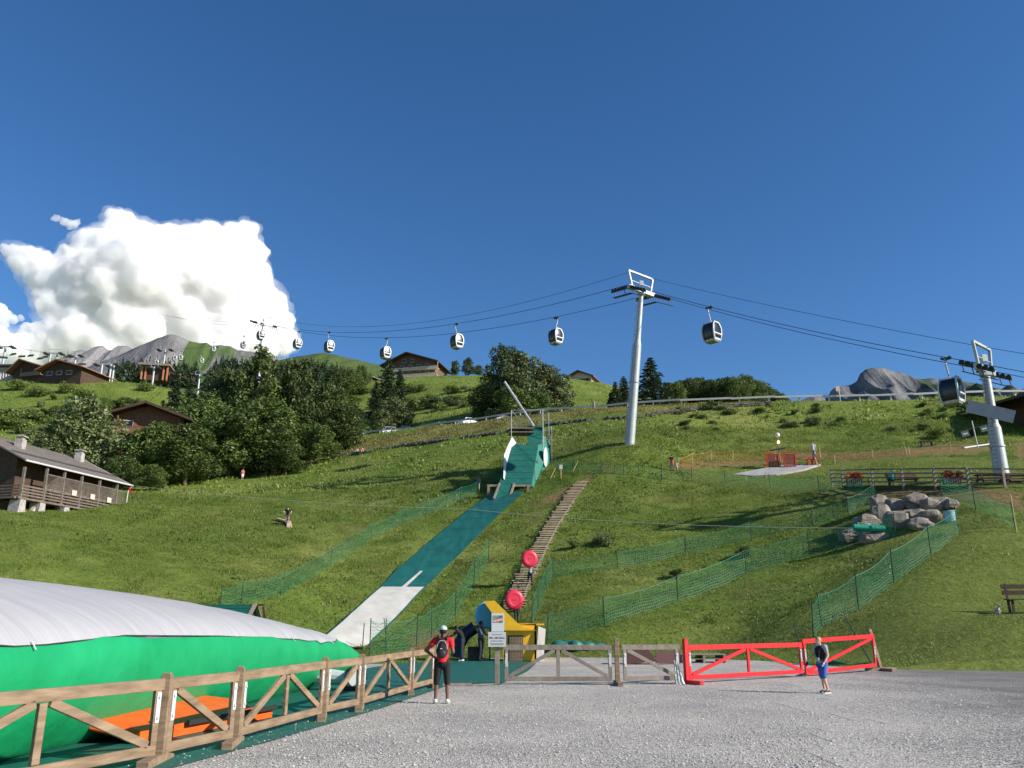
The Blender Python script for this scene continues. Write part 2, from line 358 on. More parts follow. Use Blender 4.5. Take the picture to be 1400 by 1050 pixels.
flat('gravel_yard', ragged(YARD, .12, .5), 0, gravel, 'grey gravel yard in front of the barrier')
def road():
    xs = np.concatenate([np.arange(4, 16, .35), np.geomspace(16.2, 60, 30)]); n = len(xs); ts = np.linspace(0, 1, 110); m = len(ts)
    top = np.interp(xs, [4, 9, 12.5, 14.4, 19, 24.5, 60], [25, 29.6, 31.6, 32.1, 31.1, 30.5, 29.15])
    xl = lambda y: np.interp(y, [-20, 7, 11, 17, 24, 29, 32], [4.5, 5.5, 6.8, 8.6, 10.6, 11.6, 12.6])
    X = np.repeat(xs[None], m, 0); Y = -20 + (top[None] + 20) * ts[:, None] ** .7
    a = np.clip((X - xl(Y)) / 5.0 + .5 + .12 * np.sin(Y * 1.1) + .08 * np.sin(X * 2.3 + Y), 0, 1)
    ii, jj = np.meshgrid(np.arange(n-1), np.arange(m-1)); q = (jj*n + ii).ravel(); F4 = np.stack([q, q+1, q+n+1, q+n], -1)
    keep = a.ravel()[F4].max(1) > 0; F4 = F4[keep]
    me = npmesh('road', np.stack([X, Y, np.full_like(X, .004)], -1).reshape(-1, 3), F4)
    ca = me.color_attributes.new('grit', 'FLOAT_COLOR', 'POINT'); r_ = a.ravel(); ca.data.foreach_set('color', np.stack([r_, r_, r_, np.ones_like(r_)], -1).astype(np.float32).ravel())
    # worn asphalt with grit strewn over it, thinning out to the right
    m_ = bpy.data.materials.new('road_surface'); m_.use_nodes = True; n_ = m_.node_tree; b = n_.nodes['Principled BSDF']; b.inputs['Roughness'].default_value = .9; b.inputs['Specular IOR Level'].default_value = .2
    L = n_.links; ge = n_.nodes.new('ShaderNodeNewGeometry'); v = n_.nodes.new('ShaderNodeTexVoronoi'); v.inputs['Scale'].default_value = 38; L.new(ge.outputs['Position'], v.inputs['Vector'])
    sx = n_.nodes.new('ShaderNodeSeparateColor'); L.new(v.outputs['Color'], sx.inputs[0])
    def ramp(src, c1, c2, p0=.05, p1=.95):
        cr = n_.nodes.new('ShaderNodeValToRGB'); e = cr.color_ramp.elements; e[0].position = p0; e[0].color = (*c1, 1); e[1].position = p1; e[1].color = (*c2, 1); L.new(src, cr.inputs[0]); return cr
    g_ = ramp(sx.outputs[0], (.24,.225,.20), (.56,.53,.48)); 
    t = n_.nodes.new('ShaderNodeTexNoise'); t.inputs['Scale'].default_value = .5; t.inputs['Detail'].default_value = 12; t.inputs['Roughness'].default_value = .7; L.new(ge.outputs['Position'], t.inputs['Vector'])
    v2 = n_.nodes.new('ShaderNodeTexVoronoi'); v2.inputs['Scale'].default_value = 60; L.new(ge.outputs['Position'], v2.inputs['Vector']); s2 = n_.nodes.new('ShaderNodeSeparateColor'); L.new(v2.outputs['Color'], s2.inputs[0])
    a1 = ramp(t.outputs['Fac'], (.13,.125,.12), (.225,.215,.20), .35, .65); a2 = ramp(s2.outputs[1], (.75,.75,.75), (1.25,1.25,1.25))
    mu = n_.nodes.new('ShaderNodeMix'); mu.data_type = 'RGBA'; mu.blend_type = 'MULTIPLY'; mu.inputs[0].default_value = 1; L.new(a1.outputs[0], mu.inputs[6]); L.new(a2.outputs[0], mu.inputs[7])
    va = n_.nodes.new('ShaderNodeVertexColor'); va.layer_name = 'grit'; th = n_.nodes.new('ShaderNodeMath'); th.operation = 'LESS_THAN'
    ad = n_.nodes.new('ShaderNodeMath'); ad.operation = 'MULTIPLY_ADD'; ad.inputs[1].default_value = .5; L.new(t.outputs['Fac'], ad.inputs[0]); 
    su = n_.nodes.new('ShaderNodeMath'); su.operation = 'SUBTRACT'; su.inputs[1].default_value = .25; L.new(sx.outputs[2], su.inputs[0]); L.new(su.outputs[0], ad.inputs[2])
    L.new(ad.outputs[0], th.inputs[0]); L.new(va.outputs['Color'], th.inputs[1])
    mx = n_.nodes.new('ShaderNodeMix'); mx.data_type = 'RGBA'; L.new(th.outputs[0], mx.inputs[0]); L.new(g_.outputs[0], mx.inputs[6]); L.new(mu.outputs[2], mx.inputs[7]); L.new(mx.outputs[2], b.inputs['Base Color'])
    bp = n_.nodes.new('ShaderNodeBump'); bp.inputs['Strength'].default_value = .6; bp.inputs['Distance'].default_value = .02; L.new(v.outputs['Distance'], bp.inputs['Height']); bp.invert = True; L.new(bp.outputs[0], b.inputs['Normal'])
    o = link('road', me, m_); tag(o, 'grey asphalt road strewn with grit on the right of the yard', kind='structure')
road()
# loose stones
def stones():
    rs = np.random.RandomState(3); N = 26000
    Y = 8 + 18 * rs.rand(N) ** 1.1; X = (rs.rand(N) * 1.5 - .62) * Y
    keep = (X > -5.2 + (Y - 8) * .17) & (rs.rand(N) < np.clip(1.15 - (X - 4 + .2*(15-Y)) / 7, .06, 1)); X, Y = X[keep], Y[keep]; N = len(X)
    s = .008 + .022 * rs.rand(N) ** 3
    base = np.array([[1,0,0],[0,1,0],[-1,0,0],[0,-1,0],[0,0,.8]]); f = np.array([[0,1,4],[1,2,4],[2,3,4],[3,0,4]])
    V = np.repeat(base[None], N, 0) * (s[:, None, None] * (.7 + .6 * rs.rand(N, 5, 3))); a = rs.rand(N) * 6.28
    c, q = np.cos(a)[:, None], np.sin(a)[:, None]; vx = V[..., 0]*c - V[..., 1]*q; vy = V[..., 0]*q + V[..., 1]*c
    V = np.stack([vx + X[:, None], vy + Y[:, None], V[..., 2] + .004], -1).reshape(-1, 3)
    Fq = (f[None] + 5*np.arange(N)[:, None, None]).reshape(-1, 3)
    o = link('loose_stones', npmesh('loose_stones', V, Fq), mat('pebble', (.2, .195, .19), .9, (.62, .61, .58), 18, spec=.2))
    tag(o, 'loose grey gravel stones scattered over the yard', 'gravel', kind='stuff')
stones()
# ------------------------------------------------------------------ mountains
def rock_mat(name, c1, c2, c3, green, amt, sc):
    m = bpy.data.materials.new(name); m.use_nodes = True; n = m.node_tree; b = n.nodes['Principled BSDF']; b.inputs['Roughness'].default_value = .95; b.inputs['Specular IOR Level'].default_value = .1
    ge = n.nodes.new('ShaderNodeNewGeometry'); mp = n.nodes.new('ShaderNodeMapping'); mp.inputs['Scale'].default_value = (1, .5, .45); n.links.new(ge.outputs['Position'], mp.inputs[0])
    t = n.nodes.new('ShaderNodeTexNoise'); t.inputs['Scale'].default_value = sc; t.inputs['Detail'].default_value = 12; t.inputs['Roughness'].default_value = .7; n.links.new(mp.outputs[0], t.inputs['Vector'])
    cr = n.nodes.new('ShaderNodeValToRGB'); e = cr.color_ramp.elements; e[0].position = .32; e[0].color = (*c1, 1); e[1].position = .68; e[1].color = (*c3, 1); k = e.new(.5); k.color = (*c2, 1)
    n.links.new(t.outputs['Fac'], cr.inputs[0])
    va = n.nodes.new('ShaderNodeVertexColor'); va.layer_name = 'turf'
    t2 = n.nodes.new('ShaderNodeTexNoise'); t2.inputs['Scale'].default_value = sc * 1.3; t2.inputs['Detail'].default_value = 10; n.links.new(ge.outputs['Position'], t2.inputs['Vector'])
    sm = n.nodes.new('ShaderNodeMath'); sm.operation = 'ADD'; n.links.new(va.outputs['Color'], sm.inputs[0]); n.links.new(t2.outputs['Fac'], sm.inputs[1])
    mr = n.nodes.new('ShaderNodeMapRange'); mr.inputs['From Min'].default_value = .95; mr.inputs['From Max'].default_value = 1.1; n.links.new(sm.outputs[0], mr.inputs[0])
    mx = n.nodes.new('ShaderNodeMix'); mx.data_type = 'RGBA'; mx.inputs[7].default_value = (*green, 1); n.links.new(mr.outputs[0], mx.inputs[0]); n.links.new(cr.outputs[0], mx.inputs[6])
    n.links.new(mx.outputs[2], b.inputs['Base Color'])
    bp = n.nodes.new('ShaderNodeBump'); bp.inputs['Strength'].default_value = .9; bp.inputs['Distance'].default_value = .2 / sc; n.links.new(t.outputs['Fac'], bp.inputs['Height']); n.links.new(bp.outputs[0], b.inputs['Normal'])
    MATS[name] = m; return m
def ridge(name, pts, D, depth, base_py, m, label, rough=.12, turf=lambda u, t: 0, n=260, rows=90, seed=0, back=.5, asp=1.0):
    """a ridge at distance D whose crest passes over the bearings/levels pts"""
    P = [at(px, py, D) for px, py in pts]; xs = [p.x for p in P]; zs = [p.z for p in P]
    X = np.linspace(xs[0], xs[-1], n); Z = np.interp(X, xs, zs); b = base_py
    V = []; T = []
    hmax = max(zs) - b
    for j in range(rows + 1):
        t = -1 + (1 + back) * j / rows              # -1 front foot, 0 crest
        for i in range(n):
            k = max(0, 1 - abs(t) ** asp) if t < 0 else 1 - (t / back) * .7
            hh = (Z[i] - b)
            x = X[i] ; y = D + t * depth
            s = 1.0 / (hmax * .3)
            q = noise.multi_fractal(Vector((x*s*1.6 + seed, y*s*.7, seed)), .9, 2.1, 6) - 1
            r2 = 1 - abs(noise.noise(Vector((x*s*3.2 + seed*2, y*s*1.1, 4.5)))) * 2
            am = min(1, abs(t) * 3.0 + .07)
            V.append((x * (1 + t * depth / D * .0), y, b + hh * k + hmax * rough * (q * .7 + r2 * .8 - .4) * am))
            T.append(turf(i / (n-1) + .035*noise.noise(Vector((x*s*2, y*s, 9))), -t))
    Fq = [(j*n+i, j*n+i+1, (j+1)*n+i+1, (j+1)*n+i) for j in range(rows) for i in range(n-1)]
    me = npmesh(name, V, Fq); ca = me.color_attributes.new('turf', 'FLOAT_COLOR', 'POINT')
    T = np.array(T, np.float32); ca.data.foreach_set('color', np.stack([T, T, T, np.ones_like(T)], -1).ravel())
    o = link(name, me, m, None, True); tag(o, label, kind='structure'); return o
rock1 = rock_mat('grey_scree', (.125, .12, .12), (.20, .195, .195), (.29, .285, .28), (.085, .135, .045), .5, .012)
ridge('mountain', [(70,524),(100,505),(130,495),(160,484),(190,470),(215,459),(232,454.5),(243,456),(258,463),(272,466),(282,465),(290,470),(300,468),(315,470),(325,476),(345,478),(370,484),(400,492),(430,500)], 1700, 800, 60, rock1,
      'grey scree mountain with a green right flank beyond the chairlift', rough=.05, n=300, rows=100,
      turf=lambda u, t: (.66 if (u > .50 + t * .25 and u < .63) else (.42 if u >= .63 else -.1)), seed=3, asp=.72)
rock2 = rock_mat('pale_limestone', (.17, .165, .16), (.25, .24, .24), (.34, .33, .32), (.12, .15, .08), .5, .006)
ridge('mountain', [(-60,520),(-20,510),(30,505),(60,494),(80,487),(95,479),(103,474),(110,473),(118,476),(122,473),(130,470),(139,468.5),(147,475),(155,474),(160,469),(172,469),(182,474),(200,480),(240,495)], 3000, 1500, 60, rock2,
      'jagged pale limestone peaks left of the scree mountain', rough=.07, n=280, rows=70, turf=lambda u, t: .05 + .5 * t, seed=11, asp=.8)
green1 = rock_mat('alpine_turf', (.07, .1, .03), (.09, .125, .04), (.13, .16, .06), (.075, .115, .035), .5, .02)
ridge('hill', [(300,500),(340,496),(380,492),(410,486),(430,483),(445,481.5),(465,485),(500,493),(520,498),(545,505),(600,516),(660,530)], 800, 420, 40, green1,
      'smooth green alpine hill with a dark forest on its left side', rough=.02, turf=lambda u, t: .6, seed=5, n=160, rows=50)
rock3 = rock_mat('grey_green_rock', (.07, .075, .08), (.14, .145, .15), (.27, .265, .26), (.06, .085, .045), .5, .006)
ridge('mountain', [(1040,556),(1085,549),(1100,541),(1110,536),(1120,538),(1132,541),(1136,534),(1150,527),(1163,522),(1172,518),(1178,508),(1184,502),(1193,499.5),(1205,500),(1218,502),(1230,505),(1238,511),(1250,515),(1270,517),(1290,519),(1303,517),(1312,516),(1330,519),(1350,524),(1372,530),(1400,536),(1450,545)], 3800, 1900, 60, rock3,
      'rocky grey peak with grassy ledges beyond the right hill', rough=.17, n=420, rows=130, turf=lambda u, t: .4 + .25 * t + (.1 if u > .5 else -.12), seed=21, asp=.85)
# ------------------------------------------------------------------ clouds
def cloud(name, lobes, D, vox_px, seed, label, puffs=14, amp=.62, veil=False):
    rs = random.Random(seed); k = D / F; mb = MB(); 
    for px, py, r in lobes:
        Dk = D + (px - 200) * k * .36; c = at(px, py, Dk); rr = r * Dk / F; c.y += rs.uniform(-.3, .3) * rr
        mb.sph(c, (rr, rr * .9, rr), 16, 10)
        for _ in range(puffs):
            a = rs.uniform(0, 6.283); e = rs.uniform(-.5, 1); q = rs.uniform(.25, .5) * rr
            d = Vector((math.cos(a), -abs(math.sin(a)) * 1.0, e)).normalized()
            mb.sph(c + d * rr * .82, q, 10, 8)
    o = blob(name, cloudm, mb, vox_px * k, None, 1)
    me = o.data; n = len(me.vertices); co = np.empty(n * 3, np.float32); me.vertices.foreach_get('co', co); co = co.reshape(-1, 3)
    nr = np.empty(n * 3, np.float32); me.vertices.foreach_get('normal', nr); nr = nr.reshape(-1, 3)
    s = 1 / (26 * k)
    d = np.array([1 - 2 * abs(noise.noise(Vector(p * s))) + .55 * (1 - 2 * abs(noise.noise(Vector(p * s * 2.3)))) + .3 * (1 - 2 * abs(noise.noise(Vector(p * s * 5)))) + .14 * noise.noise(Vector(p * s * 11)) for p in co])
    co += nr * (d[:, None] - .9) * 8 * k * amp
    me.vertices.foreach_set('co', co.ravel()); me.update()
    r_ = o.modifiers.new('r', 'REMESH'); r_.mode = 'VOXEL'; r_.voxel_size = vox_px * k; bake(o)
    if veil:
        q = o.copy(); q.data = o.data.copy(); C.objects.link(q); me = q.data; n = len(me.vertices); co = np.empty(n*3, np.float32); me.vertices.foreach_get('co', co); co = co.reshape(-1, 3)
        nr = np.empty(n*3, np.float32); me.vertices.foreach_get('normal', nr); nr = nr.reshape(-1, 3)
        d = np.array([max(-.2, noise.noise(Vector(p*s*1.2)) + .7*noise.noise(Vector(p*s*3.1)) + .4) for p in co]); co += nr * d[:, None] * 9 * k; me.vertices.foreach_set('co', co.ravel()); me.update()
        r_ = q.modifiers.new('r', 'REMESH'); r_.mode = 'VOXEL'; r_.voxel_size = 2 * k; bake(q); q.name = 'cloud_veil'; q.data.materials.clear(); q.data.materials.append(veilm); tag(q, 'thin veil of mist around the cumulus cloud', kind='structure')
    tag(o, label, kind='structure'); return o
cloudm = bpy.data.materials.new('cloud'); cloudm.use_nodes = True; _n = cloudm.node_tree; _n.nodes.remove(_n.nodes['Principled BSDF'])
_v = _n.nodes.new('ShaderNodeVolumeScatter'); _v.inputs['Color'].default_value = (1, 1, 1, 1); _v.inputs['Density'].default_value = .013; _v.inputs['Anisotropy'].default_value = 0
_n.links.new(_v.outputs[0], _n.nodes['Material Output'].inputs['Volume'])
try: cloudm.cycles.homogeneous_volume = True
except Exception: pass
veilm = cloudm.copy(); veilm.name = 'cloud_veil'; veilm.node_tree.nodes['Volume Scatter'].inputs['Density'].default_value = .0016
cloud('cloud', [(163,305,22),(182,318,22),(205,330,24),(235,325,22),(262,325,20),(287,316,15),(305,328,22),(330,322,24),(342,350,24),(348,375,24),(352,400,24),(368,425,24),(380,447,22),(388,466,20),
   (125,340,24),(103,362,28),(62,362,20),(40,352,15),(22,343,9),(75,385,24),(95,400,30),(105,428,30),(60,460,20),(42,458,17),(18,468,16),(-10,480,24),(8,343,8),(30,362,14),(48,380,17),(60,402,14),(0,462,16),(-20,452,18),(150,355,40),(150,400,50),(205,385,60),(262,385,58),(310,395,50),
   (180,450,50),(250,450,55),(320,450,48),(120,465,40),(355,470,32),(85,470,30),(40,485,26),(150,490,40),(300,485,40),(230,490,40),(270,350,34),(225,350,34),(70,420,22),(85,440,24),(20,478,22),(60,475,24)], 9000, 1.1, 2,
   'towering white cumulus cloud above the left mountains', veil=True)
cloud('cloud', [(78,299,5),(88,303,7),(98,306,7),(106,303,4),(95,312,4)], 8800, .6, 9, 'small wispy cloud above the left shoulder of the big one', puffs=9, amp=.5)
cloud('cloud', [(-5,425,12),(8,432,8),(18,437,6),(30,435,3),(2,440,9)], 8600, .8, 5, 'thin wispy cloud at the left edge of the sky', puffs=8, amp=.6)
# ------------------------------------------------------------------ vegetation
L_BROAD = leafmat('broad_leaves', (.045, .075, .016), (.075, .115, .024), (.12, .16, .038), .7, .25)
L_LIGHT = leafmat('pale_leaves', (.09, .125, .04), (.15, .19, .07), (.22, .26, .12), .8, .25)
L_CONI = leafmat('needles', (.02, .038, .014), (.032, .056, .02), (.05, .08, .028), .9, .1)
L_BUSH = leafmat('shrub_leaves', (.08, .12, .02), (.11, .155, .03), (.15, .19, .05), 1.2, .25)
L_GRASS = leafmat('grass_blades', (.12, .18, .03), (.175, .24, .045), (.25, .285, .08), .25, .45)
L_LAWN = leafmat('lawn_blades', (.115, .165, .027), (.16, .21, .038), (.215, .24, .065), .8, .25)
L_DRY = leafmat('dry_grass_blades', (.13, .14, .035), (.22, .21, .07), (.30, .27, .10), .6, .3)
BARK = mat('bark', (.06, .045, .03), .9, (.12, .09, .065), 4, .5, 8, stretch=(1, 1, .3))
def leaves(name, cl, N, size, seed, m, parent=None, shell=.55, flatz=1.0):
    """N leaf sprays spread through the volume of the clumps cl = [(centre, radius)]"""
    rs = np.random.RandomState(seed); c = np.array([list(a[0]) for a in cl], float); r = np.array([a[1] for a in cl], float)
    k = rs.choice(len(cl), N, p=(r**2) / (r**2).sum()); d = rs.randn(N, 3); d /= np.linalg.norm(d, axis=1)[:, None]
    rad = r[k] * (shell + (1.08 - shell) * rs.rand(N) ** .6); rad *= 1 + .12 * rs.randn(N)
    p = c[k] + d * rad[:, None] * np.array([1, 1, flatz])
    nrm = d + rs.randn(N, 3) * .8; nrm[:, 2] += .35; nrm /= np.linalg.norm(nrm, axis=1)[:, None]
    t = np.cross(nrm, rs.randn(N, 3)); t /= np.linalg.norm(t, axis=1)[:, None]; q = np.cross(nrm, t)
    s = (size * (.55 + .9 * rs.rand(N)))[:, None]
    V = np.stack([p - t*s*.5, p + q*s*.28 - t*s*.05, p + t*s*.55, p - q*s*.28 + t*s*.05], 1).reshape(-1, 3)
    return link(name, npmesh(name, V, np.arange(4*N).reshape(-1, 4)), m, parent)
def broad(seed, h=10.0, wd=8.0, N=9000, size=.34, m=None, base=.18, top=1.0, name='broadleaf_tree', asym=0):
    rs = random.Random(seed); root = empty(name, (0, 0, -500)); cl = []; limbs = MB()
    th = h * (base + .12); limbs.tube((0, 0, -.6), (0, 0, th), h*.028, h*.02, 9); limbs.tube((0, 0, th), (rs.uniform(-.3,.3), 0, h*.72), h*.02, h*.006, 7)
    for i in range(34):
        z = base + (1 - base) * (i + .5) / 34; zz_ = (z - base) / (1 - base)
        pr = (math.sin(math.pi * min(1, zz_ * .88 + .12)) ** .65) * wd / 2
        a = i * 2.4 + rs.uniform(-.5, .5); rr = pr * rs.uniform(.3, .82)
        cr = wd * rs.uniform(.10, .19) * (1 - .35 * zz_)
        c = Vector((math.cos(a) * rr + asym * zz_, math.sin(a) * rr, min(z * h, h - cr * .8)))
        cl.append((c, cr)); s = Vector((0, 0, max(th * .8, c.z - rr * .9)))
        if i % 2 == 0: limbs.tube(s, c, h*.009, h*.003, 5)
        for _ in range(3):
            d = Vector((rs.gauss(0, 1), rs.gauss(0, 1), rs.gauss(0, 1) + .3)).normalized(); cl.append((c + d * cr * rs.uniform(.7, 1.15), cr * rs.uniform(.3, .5)))
    limbs.build('trunk', BARK, root, smooth=True); leaves('crown', cl, N, size, seed, m or L_BROAD, root); return root
def conifer(seed, h=12.0, wd=5.0, N=8000, name='conifer_tree', size=.34):
    rs = random.Random(seed); root = empty(name, (0, 0, -500)); mb = MB(); mb.tube((0, 0, -.6), (0, 0, h*.97), h*.018, h*.002, 8)
    V = []; rn = np.random.RandomState(seed); n = 0; lv = int(h * 2.6); P = []; Dn = []
    for i in range(lv):
        z = .06 + .93 * (i / lv) ** .95; r = (wd / 2) * (1 - z) ** .82 * rs.uniform(.8, 1.12) + .08; nb = 7 if z < .8 else 5
        for b in range(nb):
            a = i * 1.3 + b * 2 * math.pi / nb + rs.uniform(-.3, .3); rb = r * rs.uniform(.62, 1.12)
            d = Vector((math.cos(a), math.sin(a), 0)); s = Vector((0, 0, z * h)); e = s + d * rb + Vector((0, 0, -rb * .34 + rb * rb * .02))
            if i % 2 == 0: mb.tube(s, e, h*.003, h*.001, 3, False)
            k = max(4, int(N * rb / (lv * nb * wd * .27)))
            t = rn.rand(k) ** .7; p = np.array(s)[None] + (np.array(e) - np.array(s))[None] * t[:, None]
            sd = np.array([-d.y, d.x, 0]); p += sd[None] * (rn.randn(k) * .16 * rb * (1.1 - t * .7))[:, None]; p[:, 2] += rn.randn(k) * .05 * rb - .06 * rn.rand(k)
            P.append(p); Dn.append(np.repeat(np.array(d)[None], k, 0))
    P = np.concatenate(P); Dn = np.concatenate(Dn); N = len(P); t = Dn + rn.randn(N, 3) * .55; t[:, 2] -= .35; t /= np.linalg.norm(t, axis=1)[:, None]
    q = np.cross(t, rn.randn(N, 3)); q /= np.linalg.norm(q, axis=1)[:, None]; s = (size * (.5 + rn.rand(N)) * (h/12))[:, None]
    V = np.stack([P - t*s*.5, P + q*s*.2, P + t*s*.6, P - q*s*.2], 1).reshape(-1, 3)
    mb.build('trunk', BARK, root); link('crown', npmesh('crown', V, np.arange(4*N).reshape(-1, 4)), L_CONI, root); return root
def bush(seed, wd=3.0, h=2.0, N=1600, size=.22, m=None):
    rs = random.Random(seed); root = empty('shrub', (0, 0, -500)); cl = []; st = MB()
    for i in range(12):
        a = rs.uniform(0, 6.28); r = wd / 2 * rs.uniform(0, .75); c = Vector((math.cos(a)*r, math.sin(a)*r, h * rs.uniform(.25, .72))); cl.append((c, wd * rs.uniform(.12, .22))); st.tube((c.x*.2, c.y*.2, -.1), c, .03, .012, 4)
    st.build('stem', BARK, root); leaves('foliage', cl, N, size, seed, m or L_BUSH, root, flatz=.9); return root
PB = [broad(1), broad(2, wd=9, N=10000), broad(3, wd=7, N=8000), broad(4, wd=10, N=11000, asym=.6)]
PL = [broad(5, wd=9, m=L_LIGHT, N=9000, size=.4), broad(6, wd=7.5, m=L_LIGHT, N=8000, size=.4)]
PC = [conifer(11), conifer(12, wd=5.6), conifer(13, wd=4.4)]
PS = [bush(21), bush(22, 3.4, 1.7), bush(23, 2.6, 2.2), bush(24, 3, 2, m=L_LIGHT)]
used = set()
def plant(protos, p, h, h0, label, cat='tree', group=None, wid=1.0, rz=None):
    o = random.choice(protos)
    if o.name in used: o = copy_tree(o)
    else: used.add(o.name)
    k = h / h0; o.location = p; o.scale = (k * wid, k * wid, k); o.rotation_euler = (0, 0, rnd(0, 6.28) if rz is None else rz); tag(o, label, cat, group); return o
def tree(protos, px, py_base, Y, py_top, label, group=None, wid=1.0, h0=10.0, cat='tree'):
    g = gy(px, Y); h = at(px, py_top, Y).z - g.z
    return plant(protos, g, h, h0, label, cat, group, wid)
GB = 'broadleaf trees below the upper slope'
# the big group left of the centre
tree(PB, 345, 0, 132, 482, 'tallest dark broadleaf tree, with a domed crown, above the left meadow', GB, .82)
tree(PB, 300, 0, 138, 509, 'dark broadleaf tree on the left shoulder of the tallest tree', GB, .85)
tree(PB, 398, 0, 134, 497, 'dark broadleaf tree on the right shoulder of the tallest tree', GB, .85)
tree(PB, 443, 0, 138, 525, 'rounded broadleaf tree at the right end of the big tree group', GB, .95)
tree(PB, 462, 0, 134, 556, 'lower broadleaf tree next to the yellow grass bank', GB, 1.4)
tree(PB, 372, 0, 122, 548, 'broadleaf tree standing at the front of the big tree group', GB, 1.4)
tree(PB, 312, 0, 120, 560, 'broadleaf tree in front of the group, close to the hidden chalet', GB, 1.5)
tree(PB, 268, 0, 130, 545, 'dark tree rising just right of the half hidden chalet', GB, 1.1)
tree(PB, 425, 0, 126, 580, 'low dark tree at the foot of the group near the stone wall', GB, 1.7)
tree(PB, 276, 0, 117, 600, 'dark leafy tree at the edge of the shaded garden', GB, 1.6)
tree(PB, 222, 0, 112, 582, 'small dark tree in front of the half hidden chalet', GB, 1.3)
tree(PB, 192, 0, 112, 588, 'dark tree between the pale maple and the half hidden chalet', GB, 1.2)
tree(PB, 165, 0, 106, 625, 'bushy tree behind the far end of the grey roofed chalet', GB, 1.6)
tree(PL, 105, 0, 112, 545, 'pale green maple tree behind the grey roofed chalet', GB, 1.15)
tree(PL, 78, 0, 110, 575, 'left lower half of the pale foliage behind the grey roofed chalet', GB, 1.3)
tree(PL, 138, 0, 114, 590, 'low pale green tree right of the pale maple', GB, 1.3)
tree(PB, 252, 0, 112, 580, 'low dark leafy tree in the shade below the half hidden chalet', GB, 1.5)
tree(PB, 205, 0, 104, 636, 'low dark leafy tree at the edge of the left meadow', GB, 2.0)
tree(PB, 390, 0, 118, 605, 'low leafy tree at the right foot of the big group', GB, 1.9)
GCN = 'conifers on the left slope'
tree(PC, 232, 0, 170, 505, 'dark spruce beside the small lift pylons', GCN, 1.2, 12)
tree(PC, 252, 0, 175, 515, 'dark spruce right of the spruce by the lift pylons', GCN, 1.2, 12)
tree(PC, 215, 0, 160, 545, 'spruce left of the spruce by the lift pylons', GCN, 1.3, 12)
tree(PC, 405, 0, 175, 488, 'spruce top showing above the big broadleaf group', GCN, 1.2, 12)
tree(PC, 425, 0, 185, 500, 'second spruce top above the right shoulder of the big group', GCN, 1.2, 12)
tree(PC, 528, 0, 205, 482, 'tall dark spruce in front of the balconied hotel', 'conifers around the hotel', 1.25, 12)
tree(PC, 545, 0, 210, 503, 'shorter dark spruce touching the tall one before the hotel', 'conifers around the hotel', 1.5, 12)
tree(PC, 512, 0, 200, 520, 'spruce on the left foot of the tall dark spruce', 'conifers around the hotel', 1.5, 12)
for i, (px, Y, top, l) in enumerate([(535, 178, 545, 'pale leafy bush below the tall spruce'), (552, 182, 560, 'pale bush right of the one below the tall spruce'), (520, 176, 565, 'low pale bush above the parked white car')]):
    tree(PL, px, 0, Y, top, l, 'pale bushes above the road', 1.6)
for i, (px, Y, top, wd, l) in enumerate([(475, 240, 505, 1.4, 'round tree left of the small dark hut'), (452, 230, 508, 1.4, 'dark tree between the big group and the green hill'), (494, 250, 500, 1, 'slim tree behind the small dark hut'),
    (622, 270, 494, 1.3, 'dark rounded tree right of the hotel'), (640, 275, 490, 1.3, 'tallest dark tree right of the hotel'), (654, 272, 500, 1.3, 'dark tree at the right of the hotel trees'), (608, 262, 512, 1.6, 'low dark tree at the corner of the hotel'),
    (690, 172, 474, .9, 'tall open crowned tree behind the ramp'), (712, 165, 485, 1.05, 'big tree with silvery leaves behind the ramp'), (745, 168, 502, 1.3, 'silvery leaved tree at the right of the big one behind the ramp'), (677, 168, 520, 1.5, 'dark lower tree left of the big tree behind the ramp'),
    (700, 158, 530, 1.7, 'dark leafy tree at the foot of the big tree behind the ramp'), (762, 165, 528, 1.5, 'low silvery tree at the right end of the clump behind the ramp'), (735, 160, 535, 1.6, 'low leafy tree right of the foot of the big tree')]):
    tree(PL if 'silver' in l else PB, px, 0, Y, top, l, 'broadleaf trees along the upper road', wd)
for px, Y, top, wd, l in [(893, 135, 486, 1.75, 'tall full spruce right of the big gondola pylon'), (843, 150, 520, 1.5, 'small spruce left of the big gondola pylon'), (855, 152, 512, 1.5, 'small spruce just behind the big gondola pylon'), (836, 150, 536, 1.7, 'shortest spruce left of the big gondola pylon')]:
    tree(PC, px, 0, Y, top, l, 'spruces along the upper road', wd, 12)
for i in range(26):
    px = 915 + i * 6.3 + rnd(-2, 2); top = 524 - 6 * math.sin((px - 905) / 130 * 2.2) + max(0, px - 1030) * .4 + rnd(-3, 4)
    tree(PB, px, 0, 190 + rnd(-12, 12), top, 'dark tree of the wood behind the guard rail, ' + ['near the tall spruce', 'in its left half', 'in its right half', 'at its low right end'][min(3, int((px - 900) / 45))], 'trees of the wood behind the guard rail', 1.3)
# far dark spruce forest on the hill
def forest(name, spots, label, seed, h=14):
    rs = np.random.RandomState(seed); Vs = []
    for p in spots:
        n = 46; z = rs.rand(n); a = rs.rand(n) * 6.28; hh = h * rs.uniform(.75, 1.2); r = (1 - z) * hh * .2 * (.6 + .5 * rs.rand(n))
        c = np.stack([p[0] + r*np.cos(a), p[1] + r*np.sin(a), p[2] + z * hh], -1); s = (1.5 * (1.25 - z))[:, None]
        t = rs.randn(n, 3); t /= np.linalg.norm(t, axis=1)[:, None]; q = np.cross(t, rs.randn(n, 3)); q /= np.linalg.norm(q, axis=1)[:, None]
        Vs.append(np.stack([c - t*s, c + q*s*.6, c + t*s, c - q*s*.6], 1).reshape(-1, 3))
    V = np.concatenate(Vs); o = link(name, npmesh(name, V, np.arange(len(V)).reshape(-1, 4)), L_CONI); tag(o, label, 'forest', kind='stuff'); return o
